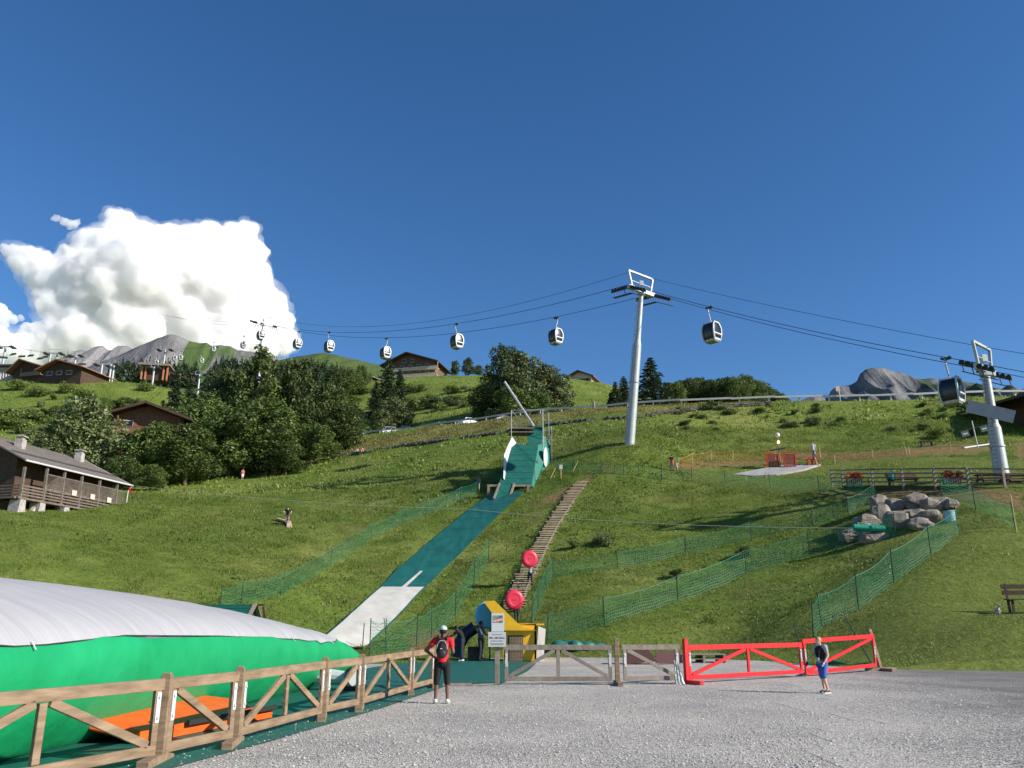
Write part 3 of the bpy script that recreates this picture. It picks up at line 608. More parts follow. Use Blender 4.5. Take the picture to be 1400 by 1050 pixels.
def band(pts_top, pts_bot, D0, D1, n, seed):
    rs = random.Random(seed); out = []
    for _ in range(n):
        px = rs.uniform(pts_top[0][0], pts_top[-1][0]); a = np.interp(px, *zip(*pts_top)); b = np.interp(px, *zip(*pts_bot)); t = rs.random()
        out.append(at(px, a + (b - a) * t, D0 + (D1 - D0) * (1 - t)))
    return out
forest('dark_forest', band([(350,516),(390,507),(430,503),(455,510),(485,524),(540,534)], [(350,545),(540,545)], 560, 690, 900, 4), 'dark spruce forest covering the left part of the green hill', 4, 11)
forest('dark_forest', band([(280,528),(294,508),(305,504),(322,506),(360,512)], [(280,540),(360,540)], 480, 560, 300, 6), 'dark wood at the foot of the scree mountain', 6, 10)
forest('dark_forest', band([(150,516),(185,506),(230,510),(270,512)], [(150,530),(270,530)], 420, 480, 160, 7), 'dark trees behind the top station on the left', 7, 10)
# shrubs on the slopes
def in_px(px, py): return on(px, py)
MARK = {'bank': [(60, 'left edge of the view'), (110, 'brown chalets on the skyline'), (170, 'wide lift pylon'), (999, 'wooden lift station')], 'hotel': [(600, 'hotel'), (640, 'dark rounded trees right of the hotel'), (999, 'big clump behind the ramp')], 'rail': [(960, 'tall spruce'), (1060, 'dark wood'), (1150, 'right end of the dark wood'), (1230, 'grey peak'), (1400, 'nearest gondola cabin')]}
for (x0, x1, y0, y1, n, s0, s1, key, gl) in [(0, 215, 530, 600, 34, 1.6, 3.4, 'bank', 'leafy shrubs on the steep left bank'), (560, 670, 535, 572, 14, 1.5, 3.0, 'hotel', 'shrubs on the grassy slope below the hotel'), (480, 520, 535, 575, 5, 1.5, 2.5, 'hotel', 'shrubs on the grassy slope below the hotel'),
        (885, 1330, 554, 592, 48, .4, .9, 'rail', 'leafy shrubs on the bank under the guard rail')]:
    for _ in range(n):
        px, py = rnd(x0, x1), rnd(y0, y1); h = rnd(s0, s1); p = on(px, py); mk = next(t for q, t in MARK[key] if px < q); f = (py - y0) / (y1 - y0)
        wdh = rnd(1.0, 1.9); l = '%s %s shrub %s the bank below the %s' % ('narrow' if wdh < 1.3 else 'rounded' if wdh < 1.6 else 'spreading', 'small' if h < s0 + (s1-s0)*.33 else 'middling' if h < s0 + (s1-s0)*.66 else 'large', 'high on' if f < .33 else 'halfway down' if f < .66 else 'low on', mk)
        plant(PS, p, h, 2.0, l, 'shrub', gl, wdh)
for px, py, s, l in [(822, 746, .9, 'dark shrub in the meadow right of the wooden stair'), (1018, 762, .8, 'dark shrub beside the middle green net'), (925, 790, .7, 'dark shrub on the lower green net'), (786, 750, .7, 'low dark shrub near the stair and upper net'), (1280, 600, 1.2, 'dark shrub above the dirt terrace'), (1330, 596, 1.0, 'shrub near the small flags')]:
    plant(PB[:1] + PS[:1], on(px, py), s, 2.0, l, 'shrub', None, 1.4) if False else plant(PS, on(px, py), s, 2.0, l, 'shrub', None, 1.4)
# grass
SLIDE_L = [(670,680),(645,698),(620,716),(581,748),(543,780),(520,804),(478,842),(438,876)]
SLIDE_R = [(717,680),(696,698),(674,716),(641,748),(607,780),(582,804),(548,842),(512,876)]
SL = [on(*q) for q in SLIDE_L]; SR = [on(*q) for q in SLIDE_R]
SLIDE_POLY = [(p.x - .15, p.y) for p in SL] + [(p.x + .15, p.y) for p in reversed(SR)]
STAIR = [(795,662),(775,690),(757,718),(742,745),(728,775),(712,806),(700,838)]
ST = [on(*q) for q in STAIR]
STAIR_POLY = [(p.x - .9, p.y) for p in ST] + [(p.x + .9, p.y) for p in reversed(ST)]
_rp = [gy(a, b) for a, b in RAIL]
ROADC = [(q.x, q.y - 1.2) for q in _rp] + [(q.x + .9, q.y + 9) for q in reversed(_rp)]
def grass(name, N, y0, y1, h, hw, m, seed, label, ok=None, u0=-.66, u1=.66, pw=1.0, nb=3, clump=.0):
    rs = np.random.RandomState(seed); Y = y0 + (y1 - y0) * rs.rand(N) ** pw; X = (u0 + (u1 - u0) * rs.rand(N)) * Y
    keep = ~inpoly(X, Y, YARD) & ~inpoly(X, Y, SLIDE_POLY) & ~inpoly(X, Y, STAIR_POLY)
    for p in DIRT: keep &= ~inpoly(X, Y, p) | (rs.rand(N) < .12)
    keep &= ~inpoly(X, Y, ROADC)
    if ok is not None: keep &= ok(X, Y, rs)
    X, Y = X[keep], Y[keep]
    if clump:
        d = np.array([noise.fractal(Vector((x*clump, y*clump, seed)), 1, 2, 3) for x, y in zip(X, Y)])
    else: d = np.zeros(len(X))
    Z = hgt(X, Y) - .02; N = len(X); Vs = []
    sc = np.clip(Y / 60, .7, 2.2) * (1 + .9 * np.clip(d, -.6, 1))
    for b in range(nb):
        a = rs.rand(N) * 6.28; l = h * (.5 + rs.rand(N)) * sc; wd = hw * (.6 + .8 * rs.rand(N)) * sc; ln = l * (.2 + .7 * rs.rand(N))
        dx, dy = np.cos(a), np.sin(a); ox = rs.randn(N) * .09 * sc; oy = rs.randn(N) * .09 * sc
        p0 = np.stack([X+ox - dy*wd, Y+oy + dx*wd, Z], -1); p1 = np.stack([X+ox + dy*wd, Y+oy - dx*wd, Z], -1); p2 = np.stack([X+ox + dx*ln, Y+oy + dy*ln, Z + l], -1)
        Vs.append(np.stack([p0, p1, p2], 1))
    V = np.concatenate(Vs).reshape(-1, 3); o = link(name, npmesh(name, V, np.arange(len(V)).reshape(-1, 3)), m); tag(o, label, 'grass', kind='stuff')
def inl(polys): return lambda X, Y, rs: np.any([inpoly(X, Y, p) for p in polys], 0)
def notl(X, Y, rs): return ~np.any([inpoly(X, Y, p) for p in LAWN + DRY], 0)
grass('meadow_grass', 460000, 33, 100, .085, .016, L_GRASS, 31, 'rough green meadow grass on the slope', notl, pw=1.15, clump=.45)
grass('meadow_grass', 40000, 40, 108, .11, .045, L_BUSH, 32, 'broad leaved weeds growing in the meadow', lambda X, Y, rs: notl(X, Y, rs) & (np.sin(X*.21+1)*np.cos(Y*.17)+rs.randn(len(X))*.5 > .1), clump=.3, nb=3)
grass('meadow_grass', 80000, 98, 260, .12, .05, L_GRASS, 33, 'grass on the upper slope beyond the road', lambda X, Y, rs: ~inl(DRY)(X, Y, rs), nb=2, clump=.2)
grass('lawn_grass', 90000, 29, 82, .06, .014, L_LAWN, 34, 'short mown lawn on the right of the slope', inl(LAWN), u0=.1, clump=.3)
grass('dry_grass', 90000, 100, 150, .075, .03, L_DRY, 35, 'tall yellow grass between the stone wall and the road', inl(DRY), u0=-.3, u1=.4, nb=2, clump=.25)
# ------------------------------------------------------------------ common paints
WHITE = mat('white_paint', (.50, .52, .52), .4); GALV = mat('galvanised_steel', (.33, .36, .36), .45, (.41, .44, .44), 1.5, metal=.2)
STEEL = mat('dark_steel', (.06, .06, .065), .5, metal=.3); CABLE = mat('cable_steel', (.035, .035, .04), .5)
GLASS = mat('tinted_glass', (.012, .015, .022), .25, spec=.5); RUBBER = mat('black_rubber', (.02, .02, .02), .8)
WOOD = mat('weathered_wood', (.15, .10, .06), .8, (.30, .215, .135), 7, .4, 10, stretch=(.3, 2.2, 1.6)); WOOD2 = mat('grey_wood', (.17, .14, .11), .85, (.27, .235, .19), 3, .3, 12)
WOODY = mat('fresh_wood', (.50, .37, .17), .7, (.60, .46, .24), 3); DWOOD = mat('dark_brown_wood', (.045, .026, .017), .8, (.085, .05, .03), 3, .2, 10)
BWOOD = mat('brown_wood', (.14, .065, .03), .75, (.21, .10, .05), 3); RED = mat('red_paint', (.55, .008, .012), .42, (.64, .014, .02), 6)
STONE = mat('stone', (.24, .22, .20), .9, (.42, .40, .37), 3, .6, 6); CREAM = mat('cream_plaster', (.45, .41, .34), .85, (.52, .48, .41), 1.5)
YPLY = mat('yellow_board', (.66, .36, .01), .5, (.74, .43, .02), 4, .1, 5); GRN = mat('green_mat', (.007, .088, .068), .55, (.014, .125, .097), 1.5, .3, 30)
GCLOTH = mat('green_tarpaulin', (.006, .25, .085), .45, (.010, .31, .115), 1.2, .8, 2.2, spec=.4); WCLOTH = mat('white_tarpaulin', (.33, .33, .345), .55, (.39, .39, .40), 1.6, .65, 2.6, stretch=(.22, 2.6, .4), spec=.3)
ORANGE = mat('orange_tarpaulin', (.62, .09, .01), .5, (.70, .12, .015), 3, .2, 5); WPVC = mat('white_slide_mat', (.42, .41, .36), .55, (.55, .54, .49), 1.1, .1, 8)
TEAL = mat('teal_banner', (.016, .135, .10), .6, (.025, .175, .13), 2); ROOFG = mat('grey_roof_sheet', (.17, .145, .125), .65, (.23, .20, .175), 2, .2, 6); ROOFT = mat('tile_roof', (.20, .09, .06), .8, (.28, .14, .09), 5, .3, 8)
PINK = mat('red_inflatable', (.55, .02, .05), .4, (.62, .035, .075), 3); CYAN = mat('light_blue_inflatable', (.12, .52, .72), .4); SKIN_D = mat('dark_skin', (.16, .075, .045), .5); SKIN_L = mat('light_skin', (.58, .36, .26), .5)
# ------------------------------------------------------------------ gondola lift
PRb = gy(1370, 63.0); PRh = at(1347, 506, 63.0); P2b = gy(861, 91.0); P2h = at(877, 398, 90.3)
P3h = at(360, 443, 176.0); P3b = Vector((P3h.x, P3h.y, hz(P3h.x, P3h.y)))
HD = Vector((P2b.x - PRb.x, P2b.y - PRb.y, 0)).normalized(); HD3 = Vector((P3h.x - P2h.x, P3h.y - P2h.y, 0)).normalized()
def pylon(base, head, r, dvec, gauge, nwheel, dA, dB, label, frame=True, split=.63):
    """steel mast, cross arm, wheel trains, lifting frame, ladder"""
    root = empty('gondola_pylon', base, 0, label, 'lift pylon', 'gondola pylons'); o = base; ax = (head - base); L = ax.length; u = ax.normalized()
    n = Vector((dvec.y, -dvec.x, 0)).normalized()            # across the line, to the right
    P = lambda t: base + ax * t
    m = MB(); m.tube(P(-.03), P(split*.62), r, r*.9, 24); m.tube(P(split*.62), P(split), r*.9, r*.84, 24); m.tube(P(split), P(split+.04), r*.84, r*.62, 24); m.tube(P(split+.04), P(.985), r*.62, r*.5, 24)
    m.build('mast', GALV, root, o, True)
    f = MB(); f.tube(P(split*.62)-u*.06, P(split*.62)+u*.06, r*1.02, None, 24); f.build('flange', GALV, root, o)
    m = MB(); c = head; m.bar(c - n*gauge*1.05, c + n*gauge*1.05, .42, .5); m.bar(c - u*.5, c + u*.1, .7, .7); m.build('cross_arm', GALV, root, o, bevel=.02)
    if frame:
        m = MB(); a0 = c - n*gauge*.72; b0 = c + n*gauge*.72; a1 = c - n*gauge*.98 + Vector((0,0,2.05)); b1 = c + n*gauge*.98 + Vector((0,0,2.05))
        for p, q in ((a0, a1), (a1, b1), (b1, b0)): m.bar(p, q, .2, .2)
        m.bar(a0.lerp(a1, .45), b0.lerp(b1, .45), .06, .06); m.build('lifting_frame', GALV, root, o)
        m = MB(); m.box(c + Vector((0,0,.95)), (.45,.45,.6)); m.build('control_box', WHITE, root, o, bevel=.04)
    for s in (-1, 1):
        q = c + n * gauge * s + Vector((0,0,-.1)); tl = nwheel * .23
        w_ = None
        for dd in (dA, dB):
            dn = dd.normalized(); m = MB(); m.bar(q, q + dn*tl, .16, .2); m.bar(q + Vector((0,0,-.62)) + n*.4, q + dn*tl + Vector((0,0,-.62)) + n*.4, .45, .05)
            for k in (.3, .85): m.bar(q + dn*tl*k, q + dn*tl*k + Vector((0,0,-.6)) + n*.3, .06, .06)
            w_ = m.build('wheel_train', STEEL, root, o)
            for k in range(nwheel//2):
                p = q + dn * (k + .5) * .46 + Vector((0,0,.12)); m = MB(); m.tube(p - n*.09, p + n*.09, .21, None, 12); m.build('wheel', RUBBER, w_, o)
    m = MB(); sd = -n if True else n; lo = sd * (r + .22) + dvec * 0
    a, b_ = P(.02) + lo, P(.96) + sd * (r*.5 + .22)
    for k in (-.18, .18): m.tube(a + dvec*k, b_ + dvec*k, .022, None, 5)
    for i in range(int(L / .33)): p = a.lerp(b_, i / (L/.33)); m.tube(p - dvec*.18, p + dvec*.18, .016, None, 4)
    m.build('ladder', STEEL, root, o); return root
_up = (P2h-PRh).normalized(); _u3 = ((P3h-P2h)/(P3h-P2h).length - Vector((0,0,.15)))
PR_ROOT = pylon(PRb, PRh, .56, HD, 1.75, 6, -_up, _up, 'nearest gondola pylon at the right edge with a long grey panel on its mast', split=.45)
pylon(P2b, P2h, .55, HD3, 2.15, 12, -_up, _u3, 'tall lone gondola pylon in the middle of the slope')
pylon(P3b, P3h, .5, HD3, 2.3, 10, -(_u3+Vector((0,0,.3))), _u3+Vector((0,0,.3)), 'distant gondola pylon rising out of the broadleaf trees')
m = MB(); c = at(1354, 562.5, 62.3); a = at(1322, 555, 62.6); b = at(1387, 570, 61.6)
m.bar(a, b, .06, 1.0); m.build('sign_panel', mat('grey_panel_back', (.22, .24, .28), .6, (.27, .29, .33), 2), PR_ROOT, PRb)
lines = []
def rope(a, b, sag, n=28): return [a.lerp(b, t/n) - Vector((0,0,sag*4*(t/n)*(1-t/n))) for t in range(n+1)]
def nrm(d): return Vector((d.y, -d.x, 0)).normalized()
PX = PRh + (PRh - P2h) * 1.0 + Vector((0, 0, 2.5)); nR = nrm(HD); n3 = nrm(HD3); up = Vector((0,0,.25))
P4 = P3h + HD3 * 75 + Vector((0,0,24))
hauls = []
for s, l in ((-1, 'left haul cable of the gondola lift'), (1, 'right haul cable of the gondola lift')):
    A = PX + nR*1.75*s + up; B = PRh + nR*1.75*s + up; D = P2h + n3*2.15*s + up; E = P3h + n3*2.3*s + up; K = P4 + n3*2.3*s
    h1 = rope(B, D, .55); h2 = rope(D, E, 4.2, 40); hauls.append((h1, h2))
    mb = MB(); mb.path(rope(A, B, .3), .028, 5); mb.path(h1, .03, 5); mb.path(h2, .034, 5); mb.path(rope(E, K, 1), .034, 5)
    o = mb.build('haul_cable', CABLE); tag(o, l, 'cable', 'haul cables of the gondola lift')
up2 = Vector((0,0,2.1)); mb = MB(); mb.path(rope(PX+up2+nR, PRh+up2+nR*.8, .2), .022, 5); mb.path(rope(PRh+up2+nR*.8, P2h+up2+n3*1.6, .3), .022, 5); mb.path([P2h+up2+n3*1.6, P2h+up2-n3*1.5], .022, 5); mb.path(rope(P2h+up2-n3*1.5, P3h+up2, 4.6, 40), .026, 5)
o = mb.build('signal_cable', CABLE); tag(o, 'thin signal cable strung above the haul cables', 'cable')
def cabin(detail=True):
    root = empty('gondola_cabin', (0,0,-500)); z0 = -3.1
    prof = [(-1.12, .52), (-1.05, .60), (-.75, .76), (-.3, .87), (.1, .90), (.5, .86), (.85, .72), (1.05, .56), (1.14, .36)]
    def xs(z): return .80 - .09 * abs(z) ** 2.2
    def shell(mb, zs, k, kx, cap=True):
        rings = []
        for z in zs:
            w_ = np.interp(z, *zip(*prof)) * k * 1.0; d = xs(z) * kx; pts = []
            for i in range(32):
                a = 2*math.pi*i/32; c_, s_ = math.cos(a), math.sin(a); e = .42
                pts.append((d * math.copysign(abs(c_)**e, c_), w_ * math.copysign(abs(s_)**e, s_), z0 + z))
            rings.append(pts)
        nn = 32; vs = [p for r_ in rings for p in r_]; fs = [(j*nn+i, j*nn+(i+1) % nn, (j+1)*nn+(i+1) % nn, (j+1)*nn+i) for j in range(len(zs)-1) for i in range(nn)]
        if cap: fs += [tuple(range(nn-1, -1, -1)), tuple(range(nn*(len(zs)-1), nn*len(zs)))]
        mb.add(vs, fs)
    mb = MB(); shell(mb, np.linspace(-.93, 1.0, 12), 1, 1); mb.build('window_shell', GLASS, root, smooth=True)
    mb = MB(); shell(mb, np.linspace(-1.12, -.92, 4), 1.015, 1.015); mb.build('lower_shell', GALV if not detail else WHITE, root, smooth=True)
    mb = MB(); shell(mb, np.linspace(.98, 1.14, 4), 1.015, 1.02); mb.build('roof', WHITE, root, smooth=True)
    mb = MB()
    mb.box((0, 0, z0 - 1.15), (1.3, .95, .07)); mb.build('floor', mat('green_grey_floor', (.22, .26, .17), .6), root)
    for e in (-1, 1):                                           # white arched end frames, bumper bar
        mb = MB(); zs = np.linspace(-1.05, 1.08, 12)
        for s in (-1, 1):
            pts = [Vector((e * (xs(z) + .0), s * (np.interp(z, *zip(*prof)) - .12), z0 + z)) for z in zs]
            for a, b in zip(pts, pts[1:]): mb.bar(a, b, .16, .14, (1,0,0))
        mb.box((e*.72, 0, z0 + 1.07), (.16, .9, .14)); mb.box((e*.78, 0, z0 - .28), (.18, 1.54, .15)); mb.box((e*.66, 0, z0 - .92), (.26, 1.1, .22)); mb.build('end_frame', WHITE, root)
        if detail: mb = MB(); mb.box((e*.825, 0, z0 - .46), (.04, 1.45, .16)); mb.build('vent_strip', RUBBER, root)
    for s in (-1, 1):                                           # door posts
        mb = MB(); zs = np.linspace(-1.0, 1.0, 9)
        for x in (-.52, 0, .52):
            pts = [Vector((x * (1 - .1*abs(z)), s * (np.interp(z, *zip(*prof)) + .005), z0 + z)) for z in zs]
            for a, b in zip(pts, pts[1:]): mb.bar(a, b, .05, .03, (1,0,0))
        mb.build('door_frame', STEEL, root)
    mb = MB(); mb.box((0, 0, -1.88), (1.5, .12, .07)); mb.box((-.7, 0, -1.9), (.05, 1.1, .05)); mb.box((.7, 0, -1.9), (.05, 1.1, .05)); mb.build('roof_rack', STEEL, root)
    mb = MB(); mb.path([Vector((0, .38, -.18)), Vector((0, .40, -.75)), Vector((0, .22, -1.2)), Vector((0, 0, -1.95))], .075, 8); mb.build('hanger_arm', GALV, root)
    mb = MB(); mb.box((0, .12, -.14), (.62, .5, .14)); mb.tube((-.34, .02, -.08), (-.34, .3, -.08), .12, None, 8); mb.tube((.34, .02, -.08), (.34, .3, -.08), .12, None, 8); mb.box((0, .36, -.28), (.16, .16, .3)); mb.build('grip', STEEL, root)
    return root
def on_line(pts, px):
    best = None
    for a, b in zip(pts, pts[1:]):
        for k in range(12):
            p = a.lerp(b, k/12); f = p.y*CP + (p.z-H)*SP; x = 700 + F * p.x / f
            if best is None or abs(x - px) < best[0]: best = (abs(x - px), p)
    return best[1]
cab0 = None
CABS = [(1294, 0, 0, 'large gondola cabin hanging just left of the nearest pylon'), (971, 0, 0, 'gondola cabin hanging alone right of the tall middle pylon'), (760, 1, 1, 'first gondola cabin left of the tall middle pylon'),
        (625, 0, 1, 'second gondola cabin left of the tall middle pylon'), (528, 1, 1, 'gondola cabin hanging above the tall dark spruce'), (451, 0, 1, 'gondola cabin above the green hill, third from the distant pylon'), (408, 1, 1, 'gondola cabin just right of the distant pylon'), (358, 0, 1, 'gondola cabin passing the distant pylon')]
for px, side, seg, l in CABS:
    p = on_line(hauls[side][seg], px); d = (HD if seg == 0 else HD3); a = math.atan2(d.y, d.x) + (0 if side == 0 else math.pi)
    if cab0 is None: cab0 = cabin(); o = cab0
    else: o = copy_tree(cab0)
    k = .86
    o.location = p; o.rotation_euler = (0, 0, a); o.scale = (k*1.02, k*1.02, k*1.06); tag(o, l, 'gondola cabin', 'gondola cabins on the cable')
for px, py, Y, l in [(333, 470, 235, 'tiny gondola cabin left of the distant pylon against the cloud'), (292, 476, 300, 'tiny gondola cabin in front of the green mountain flank'), (247, 488, 310, 'right one of two tiny cabins close together by the small pylon'), (239, 489, 320, 'left one of two tiny cabins close together by the small pylon'), (276, 492, 330, 'tiny gondola cabin low over the far trees'), (214, 495, 310, 'tiny gondola cabin beside the small pylon mast'), (132, 521, 240, 'tiny cabin in front of the orange edged chalet')]:
    o = copy_tree(cab0); o.location = at(px, py, Y) + Vector((0,0,2.5)); o.rotation_euler = (0,0,2.2); tag(o, l, 'gondola cabin', 'small far cabins near the top stations')
def small_pylon(px, py_top, py_base, Y, w_, label, double=False):
    t = at(px, py_top, Y); b = at(px, py_base, Y); b = Vector((t.x, t.y, min(b.z, hz(t.x, t.y)) )); root = empty('lift_pylon', b, 0, label, 'lift pylon', 'small lift pylons at the top stations')
    m = MB(); xs_ = (-.22*w_, .22*w_) if double else (0,)
    for x in xs_: m.tube(b + Vector((x,0,-.3)), t + Vector((x,0,0)), .42, .32, 10)
    m.build('mast', GALV, root, b, True); m = MB(); m.bar(t - Vector((w_/2,0,0)), t + Vector((w_/2,0,0)), .4, .35)
    m.bar(t + Vector((-w_*.4,0,0)), t + Vector((-w_*.4,0,1.4)), .12, .12); m.bar(t + Vector((w_*.4,0,0)), t + Vector((w_*.4,0,1.4)), .12, .12); m.bar(t + Vector((-w_*.4,0,1.4)), t + Vector((w_*.4,0,1.4)), .12, .12); m.build('cross_arm', GALV, root, b)
    for s in (-1, 1):
        m = MB(); q = t + Vector((s*w_*.5, 0, -.25)); m.box(q, (1.3, 2.4, .3)); 
        for k in range(5): m.tube(q + Vector((-.5, -1+.5*k, .1)), q + Vector((.5, -1+.5*k, .1)), .22, None, 8)
        m.build('wheel_train', STEEL, root, b)
for a in [(226, 478, 514, 290, 4.5, 'small gondola pylon with a T shaped head above the spruces'), (211, 502, 520, 270, 3, 'short pylon before the wooden top station'), (146, 498, 516, 255, 6.5, 'wide double legged pylon right of the orange edged chalet', True), (156, 500, 515, 262, 3.5, 'slim pylon behind the wide double legged one'),
          (74, 483, 502, 262, 5, 'twin masted pylon behind the brown chalets', True), (104, 486, 503, 270, 3.5, 'single small pylon right of the twin masted one'), (8, 474, 500, 255, 4.5, 'tall slim chairlift pylon at the left edge'), (273, 512, 524, 300, 4, 'low white pylon frame among the far trees'), (295, 513, 524, 305, 3, 'lowest white pylon among the far trees')]:
    small_pylon(*a)
def chair_seat():
    root = empty('lift_chair', (0,0,-500)); m = MB(); m.path([Vector((0,0,0)), Vector((0,0,-1.6)), Vector((0,.2,-2.2))], .05, 5); m.build('hanger', STEEL, root)
    m = MB(); m.box((0, .1, -2.6), (2.6, .5, .1)); m.box((0, .4, -2.25), (2.6, .08, .7)); m.build('seat', STEEL, root); m = MB(); m.path([Vector((-1.3,.3,-2.6)), Vector((-1.3,.2,-2)), Vector((1.3,.2,-2)), Vector((1.3,.3,-2.6))], .04, 5); m.build('frame', GALV, root); return root
ch0 = chair_seat()
for i, (px, py, Y) in enumerate([(18, 478, 262), (30, 481, 265), (42, 480, 268), (55, 484, 271), (28, 487, 250), (62, 482, 275), (88, 488, 280), (93, 482, 285), (5, 482, 250), (113, 492, 290)]):
    o = ch0 if i == 0 else copy_tree(ch0); o.location = at(px, py, Y) + Vector((0,0,.8)); o.rotation_euler = (0,0,rnd(-.4,.4)); tag(o, 'empty lift chair hanging against the cloud at the left', 'lift chair', 'lift chairs at the far left')
for i, pts in enumerate([[(-20,470,240),(8,474,255),(74,483,262),(104,486,270),(150,498,300)], [(-20,474,240),(40,479,262),(90,487,285)], [(226,478,290),(290,474,296),(355,444,178)], [(226,480,290),(300,472,280),(362,444,178)]]):
    mb = MB(); q = [at(*p) for p in pts]; mb.path(q, .035, 4); o = mb.build('lift_cable', CABLE); tag(o, ['upper chairlift cable at the far left', 'lower chairlift cable at the far left', 'left gondola cable beyond the distant pylon', 'right gondola cable beyond the distant pylon'][i], 'cable')
# ------------------------------------------------------------------ chalets
def quad_wall(m, a, b, z0, z1): m.add([(a[0],a[1],z0),(b[0],b[1],z0),(b[0],b[1],z1),(a[0],a[1],z1)], [(0,1,2,3)])
def chalet(name, loc, rz, w_, d, hw, hr, label, wallm, roofm, over=1.2, balc=(), wins=(), base=None, chims=(), shift=0, trim=None, lowm=None, cat='chalet'):
    """gable end faces -Y; wins = (x, z, w, h); balc = levels"""
    root = empty(name, loc, rz, label, cat); b = base if base is not None else 3
    m = MB(); m.poly([(-w_/2,-d/2,-b),(w_/2,-d/2,-b),(w_/2,-d/2,hw),(shift,-d/2,hw+hr),(-w_/2,-d/2,hw)], (0,d,0)); wl = m.build('wall', wallm, root)
    if lowm: m = MB(); m.box((0, 0, -b/2+.6), (w_+.12, d+.12, b+1.2)); m.build('stone_base', lowm, root)
    m = MB(); th = .28; k1 = hr/(w_/2+shift); k2 = hr/(w_/2-shift)
    for s, k, x in ((-1, k1, -w_/2-over), (1, k2, w_/2+over)):
        ze = hw - k*over; m.poly([(x,-d/2-over*1.3,ze+.02),(shift,-d/2-over*1.3,hw+hr+.02),(shift,-d/2-over*1.3,hw+hr+th),(x,-d/2-over*1.3,ze+th)], (0,d+2.6*over,0))
    rf = m.build('roof', roofm, root)
    m = MB()
    for s, k, x in ((-1, k1, -w_/2-over), (1, k2, w_/2+over)): m.bar((x,-d/2-over*1.3-.05,hw-k*over+.1), (shift,-d/2-over*1.3-.05,hw+hr+.1), .08, .36)
    m.build('bargeboard', trim or DWOOD, root)
    for x, y, h in chims:
        m = MB(); z = hw + hr - abs(x-shift)*(k2 if x > shift else k1); m.box((x,y,z+h/2), (.8,.8,h+.8)); c_ = m.build('chimney', CREAM, rf); m = MB(); m.box((x,y,z+h+.5), (1,1,.15)); m.build('cap', STONE, rf)
    for z, x0, x1, out, bm_ in balc:
        m = MB(); m.box(((x0+x1)/2, -d/2-out/2, z), (x1-x0, out, .18)); n = int((x1-x0)/.28)
        m.box(((x0+x1)/2, -d/2-out+.05, z+.98), (x1-x0, .1, .12))
        for i in range(n): m.box((x0+.14+(x1-x0)*i/n, -d/2-out+.05, z+.5), (.2, .04, .9))
        m.build('balcony', bm_, root)
        if out > 1:
            for x in (x0+.15, x1-.15): mm = MB(); mm.box((x, -d/2-out+.1, z+1.3), (.18,.18,2.6)); mm.build('balcony_post', bm_, root)
    for x, z, a, h in wins:
        m = MB(); m.box((x, -d/2-.03, z), (a+.3, .14, h+.3)); wf = m.build('window', CREAM if wallm is not CREAM else BWOOD, root); m = MB(); m.box((x, -d/2-.09, z), (a, .06, h)); m.build('pane', GLASS, wf)
        for s in (-1, 1): m = MB(); m.box((x+s*(a/2+.32), -d/2-.06, z), (.5, .08, h+.2)); m.build('shutter', BWOOD, wf)
    return root
# hotel
CREAMB = mat('pale_balcony_boards', (.55, .47, .37), .7, (.65, .57, .46), 3)
g = gy(570, 292); c = Vector((g.x, g.y, at(570, 525, 292).z))
chalet('hotel', c, R(-14), 18.5, 14, 5.8, 3.5, 'large chalet hotel with pale balconies and a dark gable roof on the hill', mat('hotel_wall', (.10,.06,.04), .8, (.15,.09,.06), 1), DWOOD, over=1.8, shift=-1,
       balc=[(2.8, -9.6, 11, 1.6, CREAMB), (.2, -9, 10.8, 1.8, CREAMB), (-2.2, -7, 10, 1.0, CREAMB)], wins=[(x, z, 1.3, 1.3) for z in (1.6, 4.3) for x in (-6.4, -3.2, 0, 3.2, 6.4)] + [(-2.5, 6.8, 1.1, 1), (.6, 6.8, 1.1, 1)], base=6, chims=((3, 2, 1.2),), cat='hotel')
g = gy(797, 285); c = Vector((g.x, g.y, at(797, 530, 285).z))
chalet('chalet', c, R(-22), 8.8, 9, 2.6, 2.0, 'small chalet with a red brown roof on the skyline right of the silvery trees', CREAM, mat('red_brown_roof', (.22, .07, .06), .7), over=1.3, wins=[(x, 1.4, .8, .9) for x in (-3, -1, 1, 3)], base=3, lowm=STONE, chims=((-3.4, 2, .9), (-4.2, 0, .5)))
g = gy(205, 128); c = Vector((g.x, g.y, at(205, 605, 128).z))
chalet('chalet', c, R(10), 10.6, 11, 2.7, 1.9, 'dark brown chalet half hidden by trees with white chimneys', BWOOD, DWOOD, over=1.5, wins=[(-2.6, 1.5, 1.3, 1.1), (3.6, .9, 1.0, .9)], base=5, chims=((-4.6, -2, .9), (3.4, -1, .9), (5.2, 1, 1.0)), balc=[(0, -4, 5, 1.3, BWOOD)])
g = gy(104, 238); c = Vector((g.x, g.y, at(104, 523, 238).z))
ORTR = mat('orange_brown_trim', (.38, .15, .07), .7, (.45, .2, .1), 3)
chalet('chalet', c, R(-12), 13, 12, 2.6, 2.3, 'brown chalet with an orange edged roof on the left skyline', DWOOD, ROOFT, over=1.4, trim=ORTR, wins=[(-4.2, 1.3, 1.6, 1), (-1.0, 1.3, 1.6, 1), (2.4, 1.2, 1.6, 1)], base=3, shift=-1.2)
g = gy(60, 246); c = Vector((g.x, g.y, at(60, 523, 246).z))
chalet('chalet', c, R(-18), 12, 12, 2.6, 2.8, 'left one of the two brown chalets on the left skyline', DWOOD, ROOFT, over=1.4, trim=ORTR, wins=[(3.2, 1.2, 1.4, 1.4)], base=3, shift=-2.5, balc=[(.2, -2, 6, 1.1, WOOD2)])
g = gy(207, 285); c = Vector((g.x, g.y, at(207, 521, 285).z)); root = empty('lift_station', c, R(10), 'open wooden lift station with orange posts on the left skyline', 'lift station')
